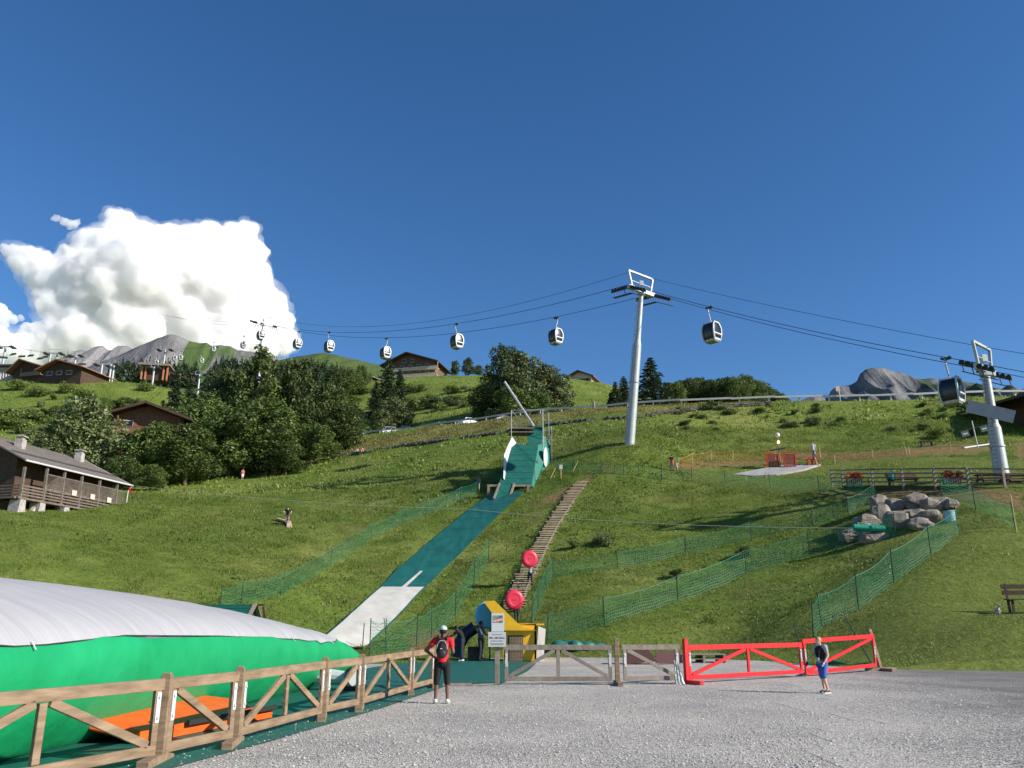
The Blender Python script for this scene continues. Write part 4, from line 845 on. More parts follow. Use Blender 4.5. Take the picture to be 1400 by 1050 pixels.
m = MB(); m.box((0,1.5,2.2), (8,5,4.4)); m.build('wall', DWOOD, root); m = MB()
for x in (-4.3,-3,3,4.3): m.box((x,-1.6,2.6), (.5,.5,5.2))
m.build('post', ORTR, root); m = MB(); m.box((0,.5,5.5), (10.5,8,.5)); m.box((0,-3.6,5.3), (10.6,.3,.8)); m.build('roof', WOOD2, root)
m = MB(); m.poly([(5,-1,3.6),(14,-1,.4),(14,-1,0),(5,-1,3)], (0,5,0)); m.build('side_roof', DWOOD, root)
g = gy(14, 245); c = Vector((g.x, g.y, at(14, 525, 245).z)); root = empty('lift_station', c, 0, 'grey concrete lift station with vertical slats at the left edge', 'lift station')
m = MB(); m.poly([(-12,0,-2),(6,0,-2),(4,0,5.4),(-12,0,5.4)], (0,9,0)); m.build('wall', mat('concrete', (.36,.35,.33), .85, (.45,.44,.42), 1), root); m = MB()
for i in range(20): m.bar((-11.5+i*.85,-.15,-1.5), (-11.3+i*.8,-.15,4.7), .3, .12)
m.build('slats', mat('pale_slats', (.6,.59,.56), .7), root); m = MB(); m.box((-4,4,5.7), (18,11,.5)); m.build('roof', STEEL, root)
g = gy(500, 268); c = Vector((g.x, g.y, at(500, 524, 268).z)); chalet('hut', c, R(-30), 5.5, 6, 1.8, 1.1, 'small dark hut on the slope left of the tall spruce', DWOOD, ROOFG, over=1.1, base=2, wins=[(0, .9, .9, .8)], cat='hut')
# roof at the right edge
g = at(1400, 540, 92); root = empty('chalet', Vector((g.x+6, 92, hz(g.x+6, 92))), R(18), 'chalet with a broad dark roof at the right edge behind the pylon', 'chalet'); z1 = at(1400, 520, 90).z - root.location.z
m = MB(); m.box((0,3,z1/2-.9), (8,9,z1)); m.build('wall', DWOOD, root); m = MB()
m.poly([(-7.5,-3,z1-1.5),(2,-3,z1+1.1),(11,-3,z1-1.6),(11,-3,z1-1.9),(2,-3,z1+.7),(-7.5,-3,z1-1.8)], (0,13,0)); rf = m.build('roof', DWOOD, root); m = MB(); m.box((.2,.5,z1+1.3), (.9,.9,1.4)); m.build('chimney', STONE, rf)
# grey roofed chalet, left
OLDW = mat('old_grey_wood', (.10, .082, .066), .85, (.19, .16, .135), 3, .3, 12)
def left_chalet():
    En = at(35, 630, 72); ze = En.z; Ef = Vector((-39.7, 86, ze)); ax = Vector((Ef.x-En.x, Ef.y-En.y, 0)).normalized(); sd = Vector((-ax.y, ax.x, 0)); o = Vector((En.x, En.y, 11.0)) 
    root = empty('grey_roofed_chalet', o, 0, 'long chalet with a grey metal roof, lattice screens and a balcony at the left edge', 'chalet'); L = (Ef-En).length
    def P(s, t, z): return Vector((En.x, En.y, 0)) + ax*s + sd*t + Vector((0,0,z))
    hr = 2.9; W2 = 6.2
    m = MB(); th = Vector((0,0,.16))
    for a, b in (((-1,-.0),(W2,hr)), ((W2,hr),(2*W2,0))):
        t0 = 0 if a[0] == -1 else a[0]; z0 = ze + (0 if a[0] == -1 else hr); z1 = ze + b[1]; t1 = b[0]
        q = [P(0,t0,z0), P(L,t0,z0), P(L,t1,z1), P(0,t1,z1)]; m.add(q + [p+th for p in q], [(0,1,2,3),(4,5,6,7),(0,1,5,4),(1,2,6,5),(2,3,7,6),(3,0,4,7)])
    rf = m.build('roof', ROOFG, root, o)
    m = MB()
    for k in range(1, int(L/.5)): m.bar(P(k*.5,.05,ze+.19), P(k*.5,W2,ze+hr+.18), .05, .04)
    m.build('standing_seams', ROOFG, rf, o); m = MB(); m.bar(P(.2,1.6,ze+.95), P(L-.2,1.6,ze+.95), .06, .12); m.bar(P(.2,1.9,ze+1.1), P(L-.2,1.9,ze+1.1), .05, .08); m.build('snow_guard', STEEL, rf, o)
    m = MB(); m.tube(P(-.1,-.12,ze+.02), P(L+.1,-.12,ze+.02), .09, None, 8); m.path([P(L,-.1,ze), P(L,.3,ze-.5), P(L,.35,ze-2.7)], .06, 6); m.build('gutter', mat('pale_gutter', (.5,.5,.52), .4), root, o)
    for s, t in ((3.2, 3.9), (L-2.2, 4.9)):
        m = MB(); z = ze + hr*t/W2; m.box(P(s,t,z+.35), (.7,.7,1.2)); c_ = m.build('chimney', STONE, rf, o); m = MB(); m.box(P(s,t,z+1.05), (.5,.5,.25)); m.box(P(s,t,z+1.22), (.85,.85,.1)); m.build('cap', STONE, rf, o)
    m = MB(); zf = 12.15; q = [P(1,1.8,zf-2.5), P(L-.6,1.8,zf-2.5), P(L-.6,2*W2-1,zf-2.5), P(1,2*W2-1,zf-2.5)]; 
    r_ = [P(1,1.8,ze+.55), P(L-.6,1.8,ze+.55), P(L-.6,2*W2-1,ze+.4), P(1,2*W2-1,ze+.4)]; m.add(q+r_, [(0,1,5,4),(1,2,6,5),(2,3,7,6),(3,0,4,7)])
    m.add([P(1,1.8,ze+.55), P(1,W2,ze+hr-.2), P(1,2*W2-1,ze+.4)], [(0,1,2)]); m.add([P(L-.6,1.8,ze+.55), P(L-.6,W2,ze+hr-.2), P(L-.6,2*W2-1,ze+.4)], [(0,1,2)]); m.build('wall', DWOOD, root, o)
    m = MB(); m.bar(P(-.2,.9,zf-.08), P(L-.8,.9,zf-.08), 1.9, .16); m.bar(P(.3,.2,zf-.08), P(.3,7,zf-.08), 1.4, .16); m.build('balcony_floor', OLDW, root, o)
    pz = [.2, 2.8, 5.0, 7.3, 9.8, 12.4]
    for s in pz: m = MB(); m.bar(P(s,.15,zf-.3), P(s,.15,ze-.1 if s > 1 else ze-.5), .2, .2); m.build('balcony_post', OLDW, root, o)
    m = MB()
    for k in range(4): m.bar(P(.2,.12,zf+.25+.26*k), P(L-1,.12,zf+.25+.26*k), .04, .12); m.bar(P(.1,.15,zf+.25+.26*k), P(.1,6,zf+.25+.26*k), .04, .12)
    m.build('balcony_rail', OLDW, root, o)
    m = MB(); z0, z1 = zf+1.15, zf+2.45; s0, s1 = 2.9, L-.7
    n = int((s1-s0)/.24)
    for i in range(n):
        a = s0 + (s1-s0)*i/n; b = min(s1, a + (z1-z0)); m.bar(P(a,.1,z0), P(b,.1,z0+(b-a)), .015, .045); c_ = max(s0, a-(z1-z0)); m.bar(P(a,.14,z0), P(c_,.14,z0+(a-c_)), .015, .045)
    m.bar(P(s0,.12,z1), P(s1,.12,z1-.0), .06, .08); m.bar(P(s0,.12,z0), P(s1,.12,z0), .06, .08); m.build('lattice_screen', OLDW, root, o)
    for s in (6.4, 8.9, 11.3): m = MB(); m.bar(P(s-.3,.0,z0+.1), P(s+.3,.0,z0+.1), .03, .5); m.build('white_notice', CREAM, root, o)
    for s in (.3, 2.6, 5.6): m = MB(); b = P(s,.1,0); m.poly([P(s-.55,-.1,9.5), P(s+.55,-.1,9.5), P(s+.35,-.1,zf-.2), P(s-.25,-.1,zf-.2)], sd*1.1); m.build('stone_pier', STONE, root, o)
    m = MB(); m.poly([P(-.2,.3,9.5), P(2.9,.3,9.5), P(2.5,.3,zf-.3), P(1.9,.3,zf-1.1), P(1,.3,zf-1.1), P(.4,.3,zf-.4)], sd*.4); m.build('pale_wall', CREAM, root, o)
left_chalet()
# ------------------------------------------------------------------ road edge: guard rail, bollard, stone wall, cars
def along(pts, step):
    out = []; acc = 0
    for a, b in zip(pts, pts[1:]):
        L = (b-a).length; t = acc
        while t < L: out.append(a.lerp(b, t/L)); t += step
        acc = t - L
    return out
RP = [gy(px, Y) + Vector((0,0,.45 if px < 800 else .15)) for px, Y in RAIL]
RTOP = [(420,601),(440,606),(490,599),(535,591),(560,588),(600,580),(650,573),(700,566),(750,560),(812,556),(870,551),(930,547.5),(1000,544.5),(1060,543),(1130,541.5),(1190,541),(1250,540),(1310,539),(1370,538.5),(1480,537)]
root = empty('guard_rail', RP[9], 0, 'long pale guard rail with short posts along the upper road', 'guard rail'); o_ = RP[9]; RW = mat('pale_rail', (.45,.44,.41), .6, (.55,.54,.50), 2)
dz = [.72]*len(RP)
m = MB()
for a, b in zip(RP, RP[1:]): m.bar(a+Vector((0,0,.78)), b+Vector((0,0,.86)), .14, .26)
m.build('rail', RW, root, o_)
for p in along(RP, 4.0)[:100]: m = MB(); m.box(p+Vector((0,.15,.1)), (.18,.18,1.5)); m.build('post', RW, root, o_)
rd = [(p + Vector((0,.8,.06))) for p in RP]; m = MB(); m.sheet([[a for a in rd], [Vector((a.x+.9, a.y+6.3, max(a.z, hz(a.x+.9, a.y+6.3)+.05))) for a in rd]]); o = m.build('upper_road', tarmac); tag(o, 'narrow asphalt road behind the guard rail', kind='structure')
g = gy(812, 118); m = MB(); m.tube(g+Vector((0,0,-.2)), g+Vector((0,0,1.1)), .2, .19, 14); m.tube(g+Vector((0,0,1.1)), g+Vector((0,0,1.25)), .19, .09, 14); o = m.build('stone_bollard', WOOD2, None, g, True); tag(o, 'grey rounded marker post in front of the guard rail', 'marker post')
g = gy(1149, 110); m = MB(); m.tube(g, g+Vector((0,0,2.2)), .05, None, 8); root = empty('road_sign', g, 0, 'slim post with a small pinkish sign at the right guard rail', 'road sign'); m.build('post', GALV, root, g); m = MB(); m.box(g+Vector((-.2,-.1,1.9)), (.5,.05,.7)); m.build('sign_plate', mat('pink_plate', (.5,.35,.3), .6), root, g)
WALL = [(400,641),(415,633),(450,627),(500,619),(560,609),(600,604),(650,597),(700,590),(740,583),(800,576),(870,571),(930,563),(1000,556),(1060,552)]
WP = [on(*q) for q in WALL]; m = MB(); rs = random.Random(4)
for p, q in zip(along(WP, .75), along(WP, .75)[1:]):
    c = (p+q)/2; 
    if rs.random() < .93: 
        for k in range(2): m.box(c + Vector((rs.uniform(-.1,.1), rs.uniform(-.15,.1), .05+.2*k)), (.8*rs.uniform(.8,1.1), .5, .24*rs.uniform(.8,1.2)), Matrix.Rotation(rs.uniform(-.2,.2), 3, 'Z') @ Matrix.Rotation(rs.uniform(-.15,.15), 3, 'Y'))
o = m.build('stone_wall', mat('dark_stone', (.07,.065,.055), .95, (.16,.15,.13), 2, .5, 5), None, WP[6]); tag(o, 'low dark dry stone wall running across the slope below the road', 'stone wall')
def car(loc, rz, paint, label, L=4.2):
    root = empty('parked_car', loc, rz, label, 'car', 'cars parked along the upper road'); w_ = 1.72
    pr = [(-L/2,.28),(-L/2,.75),(-L/2+.12,.95),(-L/2+.5,1.0),(-L*.34,1.42),(-.2,1.48),(.35,1.42),(L*.27,.98),(L/2-.3,.86),(L/2,.66),(L/2,.28)]
    m = MB(); m.poly([(x,-w_/2,z) for x, z in pr], (0,w_,0)); m.build('body', paint, root, bevel=.08)
    g_ = [(-L*.36,1.02),(-L*.31,1.36),(-.2,1.42),(.33,1.37),(L*.23,1.02)]; m = MB(); m.poly([(x,-w_/2-.015,z) for x, z in g_], (0,w_+.03,0)); m.build('side_windows', GLASS, root)
    m = MB(); m.add([(L*.275,-.7,1.0),(L*.275,.7,1.0),(.38,.62,1.44),(.38,-.62,1.44)], [(0,1,2,3)]); m.add([(-L/2+.42,-.7,1.02),(-L/2+.42,.7,1.02),(-L*.35,.62,1.43),(-L*.35,-.62,1.43)], [(3,2,1,0)]); m.build('windscreen', GLASS, root)
    for x in (-L*.31, L*.31):
        for s in (-1, 1): m = MB(); m.tube((x,s*(w_/2-.12),.32), (x,s*(w_/2+.02),.32), .32, None, 16); wh = m.build('wheel', RUBBER, root); m = MB(); m.tube((x,s*(w_/2+.02),.32), (x,s*(w_/2+.035),.32), .2, None, 12); m.build('rim', GALV, wh)
    for s in (-1, 1): m = MB(); m.box((L/2-.02,s*.6,.7), (.08,.3,.14)); m.build('headlight', WHITE, root)
WP_ = mat('white_car_paint', (.75,.76,.78), .25); BLUE = mat('dark_blue_car_paint', (.02,.03,.06), .25); SILV = mat('silver_car_paint', (.3,.32,.34), .25, metal=.5)
for px, Y, a, c_, l in [(536, 156.5, R(14), WP_, 'white car parked behind the guard rail, leftmost on the upper road'), (557, 154.5, R(16), BLUE, 'dark blue car partly behind the guard rail beside the white car'), (642, 143.5, R(40), WP_, 'white car with a dark rear behind the guard rail near the ramp'), (690, 138, R(30), SILV, 'silver car seen between the ramp posts'), (878+38, 121.5, R(12), SILV, 'silver car right behind the tall middle pylon'), (493, 163, R(12), BLUE, 'dark car hidden behind the grass at the left end of the rail')]:
    g = gy(px, Y); car(Vector((g.x, g.y, g.z+(.6 if px < 800 else .2))), a, c_, l)
# ------------------------------------------------------------------ mats, air bag
MATP = [(-7.5,8.5),(-4.15,10.6),(-3.55,13.2),(-3.1,15.6),(-2.6,18.3),(-2.15,21.5),(-1.75,24.3),(-.35,24.45),(.55,31),(1.0,36.5),(.4,41),(-2.2,41.5),(-4.6,38),(-5.5,33),(-7,29),(-9,22),(-9,12)]
o = flat('ground_mat', MATP, .012, GRN, 'green artificial turf mat under the air bag and the barrier', kind=None, cat='ground mat')
def airbag():
    root = empty('air_bag', (-12.85, 17, 0), R(-5.5), 'huge inflated landing bag with a white top and green sides', 'air bag'); ax, ay, hh = 7.5, 14.6, 2.62
    NA, NR = 560, 46; rows = []
    def pt(f, a):
        """f 0 top centre .. 1 lower hem"""
        ph = f * math.pi * .5 * 1.24; c, s = math.cos(a), math.sin(a); e = 2/5.2
        ux = math.copysign(abs(c)**e, c); uy = math.copysign(abs(s)**e, s)
        if f < .806: r = (math.sin(ph)) ** .86; z = .42 + .58 * max(0, math.cos(ph)) ** .78 if ph < math.pi/2 else .42
        else: q = (f-.806)/.194; r = 1 - .075 * q ** 2.2; z = .42 - .42 * q
        if ph < math.pi/2: z = .40 + .60 * math.cos(ph) ** .80; r = math.sin(ph) ** .9
        b = 1.0 - .30 * max(0, uy) ** 3 * (1 - .0)
        x, y = ux * r * ax, uy * r * ay
        zz2 = z * hh * (1 - .70 * max(0, (y+3)/(ay+3)) ** 2.0 - .03 * max(0, -(y/ay)) ** 3)
        fo = noise.noise(Vector((c*5, s*5, f*1.2))); ff = min(1, max(0, f-.25)*2.2)
        wr = (.028*math.sin(a*67 + f*4 + 3*fo) * (.3 + 1.5*max(0, noise.noise(Vector((c*7, s*7, 1.7+f)))+.25)) + .014*math.sin(a*151 + f*9 + 5*fo)) * ff - .018*math.exp(-((a*14/math.pi) % 1 - .5)**2*900)*ff
        w2 = .09 * noise.noise(Vector((x*.5, y*.5, z*2))) * f + .05 * noise.noise(Vector((x*1.6, y*1.6, 3*z)))*f
        d = Vector((ux*.6, uy*.6, .8)) * (wr + w2)
        return Vector((x, y, max(.015, zz2))) + (d if f < .99 else Vector((0,0,0)))
    def fs_(a): return .70 - .38 * max(0, min(1, ((abs(math.sin(a)) ** .385 if math.sin(a) > 0 else 0) - .48) / .45)) ** 1.3
    def part(name, top_, n, m):
        mb = MB(); rows = []
        for j in range(n+1): rows.append([pt((fs_(2*math.pi*i/NA)+.012)*j/n if top_ else fs_(2*math.pi*i/NA) + (1-fs_(2*math.pi*i/NA))*j/n, 2*math.pi*i/NA) for i in range(NA+1)])
        mb.sheet(rows); return mb.build(name, m, root, smooth=True)
    top = part('white_cover', True, 40, WCLOTH); part('green_skirt', False, 26, GCLOTH)
    top.location = (0, 0, .012)
    m = MB(); pr = [pt(fs_(2*math.pi*i/NA)+.012, 2*math.pi*i/NA) + Vector((0,0,.014)) for i in range(0, NA+1, 2)]; m.path(pr, .011, 5); m.build('seam_cord', mat('black_cord', (.03,.03,.035), .8), root)
    for i in range(3, NA, 10):
        a = 2*math.pi*i/NA; f0 = fs_(a); m = MB(); p = pt(f0+.0, a) + Vector((0,0,.02)); q = pt(f0+.03, a) + Vector((.0,.05,.02)); n_ = Vector((math.cos(a)*.03, math.sin(a)*.03, 0)); m.bar(p+n_, q+n_, .022, .008); m.build('white_strap', WHITE, root)
    return root
airbag()
# orange valve cover and small fan by the bag
def local_frame(p, q): d = Vector((q[0]-p[0], q[1]-p[1], 0)); return d.normalized()
root = empty('crash_pad', (-5.2, 14.5, 0), R(75), 'flat orange tarpaulin pad lying against the foot of the green bag', 'crash pad')
m = MB(); m.poly([(-1.6,-.3,.02),(1.5,-.3,.02),(1.9,.5,.16),(1.3,1.1,.3),(-.8,1.1,.3),(-1.9,.4,.2)], (0,0,.16)); m.build('pad', ORANGE, root, bevel=.03)
m = MB(); m.poly([(-1.7,-.33,.02),(1.9,-.33,.02),(1.9,-.33,.20),(-1.7,-.33,.20)], (0,.06,0)); m.build('side_flap', ORANGE, root); m = MB(); m.box((.6,-.40,.2), (2.6,.05,.07)); m.build('strap', RUBBER, root)
p = on(505, 944); root = empty('air_blower', (-4.05, 22.6, 0), R(20), 'small black and white air blower at the right end of the bag', 'air blower'); m = MB(); m.tube((0,-.2,.3),(0,.2,.3), .28, None, 18); m.box((0,0,.06),(.5,.5,.12)); m.build('fan_housing', RUBBER, root); m = MB(); m.tube((0,-.23,.3),(0,-.2,.3), .2, .24, 16); m.build('grille', WHITE, root); m = MB(); m.tube((-.2,.1,.3),(-.9,.5,.35), .17, .22, 12); m.build('air_duct', WHITE, root)
# ------------------------------------------------------------------ wooden barriers
def bpost(x, y, rz, m_, label, h=1.12, lean=0, foot=True, group='wooden barrier posts', ):
    root = empty('barrier_post', (x, y, 0), rz, label, 'barrier post', group); m = MB(); t = Vector((lean, 0, h)); m.bar((0,0,.10 if foot else 0), t, .13, .115, (0,1,0)); m.box(t + Vector((0,0,.012)), (.10,.085,.03)); m.build('post', m_, root, bevel=.008)
    if foot: m = MB(); m.bar((0,-.62,.055), (0,.42,.055), .15, .10); m.build('foot', m_, root, bevel=.006)
    return root
def panel(A, B, m_, label, kind, z0=.16, z1=1.0, gap=.09, group=None, br=True, thick=.055, tilt=0):
    d = Vector((B[0]-A[0], B[1]-A[1])); L = d.length; root = empty('red_barrier' if m_ is RED else 'wooden_barrier', (A[0], A[1], 0), math.atan2(d.y, d.x), label, 'barrier', group); a, b = gap, L-gap; T = tilt
    def bar(nm, p, q, w_=.10): m = MB(); m.bar((p[0],0,p[1]), (q[0],0,q[1]), thick, w_, (0,1,0)) if False else m.bar((p[0],0,p[1]), (q[0],0,q[1]), w_, thick, (0,1,0)); m.build(nm, m_, root, bevel=.005)
    bar('top_rail', (a-.04, z1), (b+.04, z1+T), .14); bar('bottom_rail', (a, z0), (b, z0+T), .12)
    bar('stile', (a+.05, z0+.06), (a+.05, z1-.07)); bar('stile', (b-.05, z0+.06+T), (b-.05, z1-.07+T))
    zb, zt = z0+.07, z1-.08
    if kind == 'A': c = (a+b)/2; bar('centre_stile', (c, zb+T/2), (c, zt+T/2)); bar('brace', (a+.14, zb), (c-.1, zt)); bar('brace', (b-.14, zb+T), (c+.1, zt+T))
    elif kind == '/': bar('brace', (a+.14, zb), (b-.14, zt+T))
    elif kind == '\\': bar('brace', (b-.14, zb+T), (a+.14, zt))
    elif kind == 'AR': c = (a+b)/2 - .35; bar('centre_stile', (c, zb), (c, zt)); bar('brace', (a+.14, zb), (c-.1, zt)); bar('brace', (b-.14, zb), (c+.1, zt))
    if br:
        for x, s in ((a+.05,1), (b-.05,1)): m = MB(); m.box((x, -thick/2-.006, .66), (.07,.012,.36)); m.box((x, -thick/2-.02, .78), (.03,.02,.03)); m.box((x, -thick/2-.02, .54), (.03,.02,.03)); m.build('metal_bracket', WHITE if m_ is not RED else GALV, root)
    return root
PO = [(-4.44,11.3),(-4.0,12.9),(-3.46,16.2),(-3.06,17.8),(-2.5,21.7),(-2.14,23.8)]
tx = ['barrier post nearest the camera, in front of the orange pad', 'barrier post at the far side of the narrow panel nearest the camera', 'third barrier post along the bag, before a short panel', 'fourth barrier post along the bag, just past the short panel', 'fifth barrier post along the bag, near the woman in red', 'barrier post right beside the woman in red']
for (x, y), l in zip(PO, tx): bpost(x, y, R(8 + rnd(-3,3)), WOOD, l, 1.04)
prev = (-5.75, 7.9)
for (A, B), kd, l in zip([(prev, PO[0])] + list(zip(PO, PO[1:])), ['A','\\','A','/','A','/'], ['long barrier panel at the lower left corner of the yard', 'narrow barrier panel in front of the orange pad', 'long barrier panel with an inverted V brace, second from the camera', 'short barrier panel with a single brace midway along the bag', 'long barrier panel at the right end of the green bag', 'short barrier panel left of the woman in red']):
    panel(A, B, WOOD, l, kd, z1=.93, group='wooden barrier panels along the air bag')
bpost(-.42, 24.6, 0, WOOD2, 'slim barrier post carrying the two white notices', 1.1, foot=False); bpost(2.96, 24.6, 0, WOOD, 'stout wooden barrier post between the two grey barrier panels', 1.22)
panel((-.30,24.6), (2.9,24.6), WOOD2, 'long grey wooden barrier panel right of the notices', 'A', group='grey wooden barrier panels'); panel((3.05,24.65), (4.85,24.95), WOODY if False else WOOD2, 'short grey wooden barrier panel with a white rag on its foot', '\\', group='grey wooden barrier panels')
m = MB(); m.bar((-1.9,24.15,.04), (-1.1,24.2,.04), .14, .07); m.bar((-1.1,24.2,.03), (-.5,24.5,.03), .05, .03); o = m.build('ground_board', WOOD2, None, (-1.9,24.15,0)); tag(o, 'weathered board lying flat between the woman and the notices', 'board')
RA, RM, RB = (4.98,25.0), (9.42,28.2), (13.05,31.2)
root = bpost(RA[0], RA[1], R(30), RED, 'red painted barrier post at the left end of the red panels', 1.2, foot=True)
panel(RA, RM, RED, 'long red barrier panel with an inverted V brace', 'A', z0=.16, z1=.98, group='red barrier panels'); panel((9.38,28.15), RB, RED, 'shorter red barrier panel behind the boy', '/', z0=.10, z1=1.08, group='red barrier panels', tilt=.12)
root = bpost(13.2, 31.35, R(20), WOOD, 'wooden barrier post leaning left at the right end of the red panels', 1.42, lean=-.30); m = MB(); m.bar((-.55,.1,.06), (.55,-.1,.06), .2, .12); m.build('cross_foot', WOOD2, root)
# white rag
m = MB(); base = Vector((4.62,24.80,0)); rows = []
for j in range(13):
    t = j/12; wd_ = .10 + .16*t; y = -.06 - (.22*max(0,(t-.8)/.2)); z = .62*(1-min(1,t/.86))+.02 + .02*math.sin(j)
    rows.append([base + Vector((.05*t*3 + wd_*(i/8-.5)*(1+.6*max(0,t-.8)*5*.4), y + .028*math.sin(i*1.9+.6*j), z + .015*math.sin(i*2.3)*t)) for i in range(9)])
m.sheet(rows); o = m.build('rag', WHITE, None, base, True); tag(o, 'white rag hanging off the short grey barrier panel', 'rag')
# notices
root = empty('notice_board', (-.42, 24.48, 0), 0, 'two white notices fixed on the slim post, one picture above one text', 'notice')
def txt(s, size, loc, m_, parent, name='lettering', rot=(R(90),0,0)):
    cu = bpy.data.curves.new(name, 'FONT'); cu.body = s; cu.size = size; cu.align_x = 'CENTER'; cu.extrude = .002; o = bpy.data.objects.new(name, cu); C.objects.link(o); o.location = loc; o.rotation_euler = rot
    dg = bpy.context.evaluated_depsgraph_get(); me = bpy.data.meshes.new_from_object(o.evaluated_get(dg)); bpy.data.objects.remove(o); q = link(name, me, m_, parent); q.location = loc; q.rotation_euler = rot; return q
INK = mat('grey_ink', (.14,.14,.16), .7); m = MB(); m.box((-.0,0,1.22), (.50,.02,.40)); a = m.build('text_notice', WHITE, root); m = MB(); m.box((.02,0,1.68), (.36,.02,.50)); b_ = m.build('picture_notice', mat('grey_notice', (.55,.56,.58), .5), root)
m = MB(); m.box((.02,-.013,1.77), (.28,.004,.2)); m.build('photo', mat('photo_dark_green', (.08,.13,.07), .4, (.3,.34,.3), 8), b_); m = MB(); m.poly([(-.11,-.017,1.69),(.15,-.017,1.73),(.15,-.017,1.79),(-.11,-.017,1.74)], (0,.003,0)); m.build('picture_stripe', mat('pink_ink', (.75,.12,.14), .5, (.75,.6,.6), 12), b_)
txt('BIG AIR BAG', .078, (0,-.014,1.235), INK, a); txt('interdit sans surveillance', .034, (0,-.014,1.17), INK, a); txt('www', .03, (0,-.014,1.10), INK, a) if False else None
m = MB(); m.box((0,-.0125,1.105), (.4,.003,.012)); m.box((0,-.0125,1.075), (.34,.003,.012)); m.box((0,-.0125,1.35), (.3,.003,.012)); m.build('small_print', INK, a)
# ------------------------------------------------------------------ play area
def XY(px, py): p = on(px, py); return p
root = empty('playhouse', (1.0, 38.6, 0), 0, 'bright yellow wooden hut with a tilted yellow roof panel', 'playhouse')
def V3(px, py, Y): return at(px, py, Y) - Vector((1.0,38.6,0))
m = MB(); f = [V3(688,903,38.6), V3(734,904,38.6), V3(733,853,38.6), V3(687,855,38.6)]; m.poly([(p.x, p.y, max(p.z, .0)) for p in f], (0,.06,0)); w_ = m.build('front_board', YPLY, root)
fw = f[1].x - f[0].x; x0 = f[0].x; zt = f[3].z
m = MB(); m.box((x0+.06, 1.1, zt/2), (.08,2.2,zt)); m.box((x0+fw-.06, 1.1, zt/2), (.08,2.2,zt)); m.box((x0+fw/2, 2.2, zt/2), (fw,.08,zt)); m.build('side_board', YPLY, root); m = MB(); m.box((x0+fw/2+.15, 1.15, zt+.04), (fw+.4,2.3,.07)); m.build('top_board', YPLY, root)
m = MB(); q = [V3(661,822,38.4), V3(676,821,38.4), V3(712,856,38.4), V3(734,862,38.4), V3(690,862,38.4)]; m.poly(q, (0,1.7,.0)); m.build('tilted_roof_panel', YPLY, root)
m = MB(); dx = V3(705,890,38.5).x
for i in range(7): m.box((dx-.24+i*.085, -.06, .52), (.06,.05,1.05))
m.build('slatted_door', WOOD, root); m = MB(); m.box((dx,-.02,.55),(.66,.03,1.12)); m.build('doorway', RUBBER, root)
m = MB(); m.poly([V3(733,905,38.3), V3(743,904,38.3), V3(746,860,38.5), V3(736,856,38.5)], (0,.05,0)); m.build('leaning_board', mat('pale_board', (.62,.58,.5), .7), root)
for k in range(4): m = MB(); a = V3(684,850+k*10,38.9); m.tube(a+Vector((-.28,0,0)), a+Vector((.1,0,0)), .07, None, 8); m.build('log_end', WOOD, root)
c = at(667, 838, 40.3); root = empty('play_ring', (c.x, c.y, 0), R(10), 'light blue inflatable disc behind the tilted yellow roof', 'inflatable disc'); m = MB(); m.tube((0,-.16,c.z-.1),(0,.16,c.z-.1), .62, None, 36); m.build('disc', CYAN, root, bevel=.08); m = MB(); m.tube((.1,0,0),(.1,0,c.z), .03, None, 6); m.build('stand', STEEL, root)
c = XY(651, 893); root = empty('tyre_slide', (c.x, 39.5, 0), 0, 'dark blue tube chute leaning in the shade beside the yellow hut', 'tube chute'); m = MB(); pts = [Vector((-.5,0,.15)), Vector((-.42,0,.7)), Vector((-.15,0,1.15)), Vector((.3,0,1.45))]
for k in range(3): m.tube(pts[k], pts[k+1], .29, .29, 18)
for p in pts[1:3]: m.sph(p, .29, 18, 10)
m.build('tube', mat('dark_blue_plastic', (.006,.014,.04), .35), root, smooth=True); m = MB(); m.box((.25,.1,.3),(.5,.9,.6)); m.build('support', DWOOD, root)
# boards, crates, green bundle behind the barrier
for pts, dp, mm, nm, l, ct in [([(857,909),(857,890),(884,885),(898,905)], .9, mat('maroon_board', (.10,.045,.04), .6), 'folded_board', 'dark maroon folding board left of the red post, behind the barrier', 'board'), ([(896,897),(896,880),(929,880),(929,898)], .1, mat('maroon_board2', (.16,.08,.07), .6), 'folded_board', 'upright maroon board just left of the red post', 'board')]:
    m = MB(); q = [at(a, b, 36) for a, b in pts]; g0 = Vector((q[0].x, 36, 0)); zb = min(v.z for v in q); q = [Vector((v.x, v.y, v.z - zb + .01)) for v in q]; m.poly(q, (0,dp,0)); o = m.build(nm, mm, None, g0); tag(o, l, ct)
g = XY(795, 889); 
m = MB(); rs = random.Random(8)
for k in range(9): m.sph(g + Vector((rs.uniform(-1.3,1.2), rs.uniform(-.3,.3), .22)), (rs.uniform(.35,.6), .35, rs.uniform(.18,.34)), 10, 7)
o = blob('tarpaulin_heap', mat('dark_green_tarp', (.02,.13,.10), .5), m, .06, None, 2, tuple(g)); o.location = g; tag(o, 'dark green tarpaulin heap behind the long grey barrier panel', 'tarpaulin')
root = empty('pallet', (8.2, 38.0, 0), R(4), 'low stack of wooden pallets behind the red barrier', 'pallet'); m = MB()
for k in range(7): m.box((0,-.55+k*.18,.16),(2.0,.13,.03)); m.box((0,-.55+k*.18,.34),(1.9,.13,.03))
m.build('boards', WOOD2, root); m = MB()
for x in (-.9,0,.9): m.box((x,0,.07),(.1,1.2,.12)); m.box((x,0,.25),(.1,1.2,.14))
m.build('bearers', WOOD2, root)
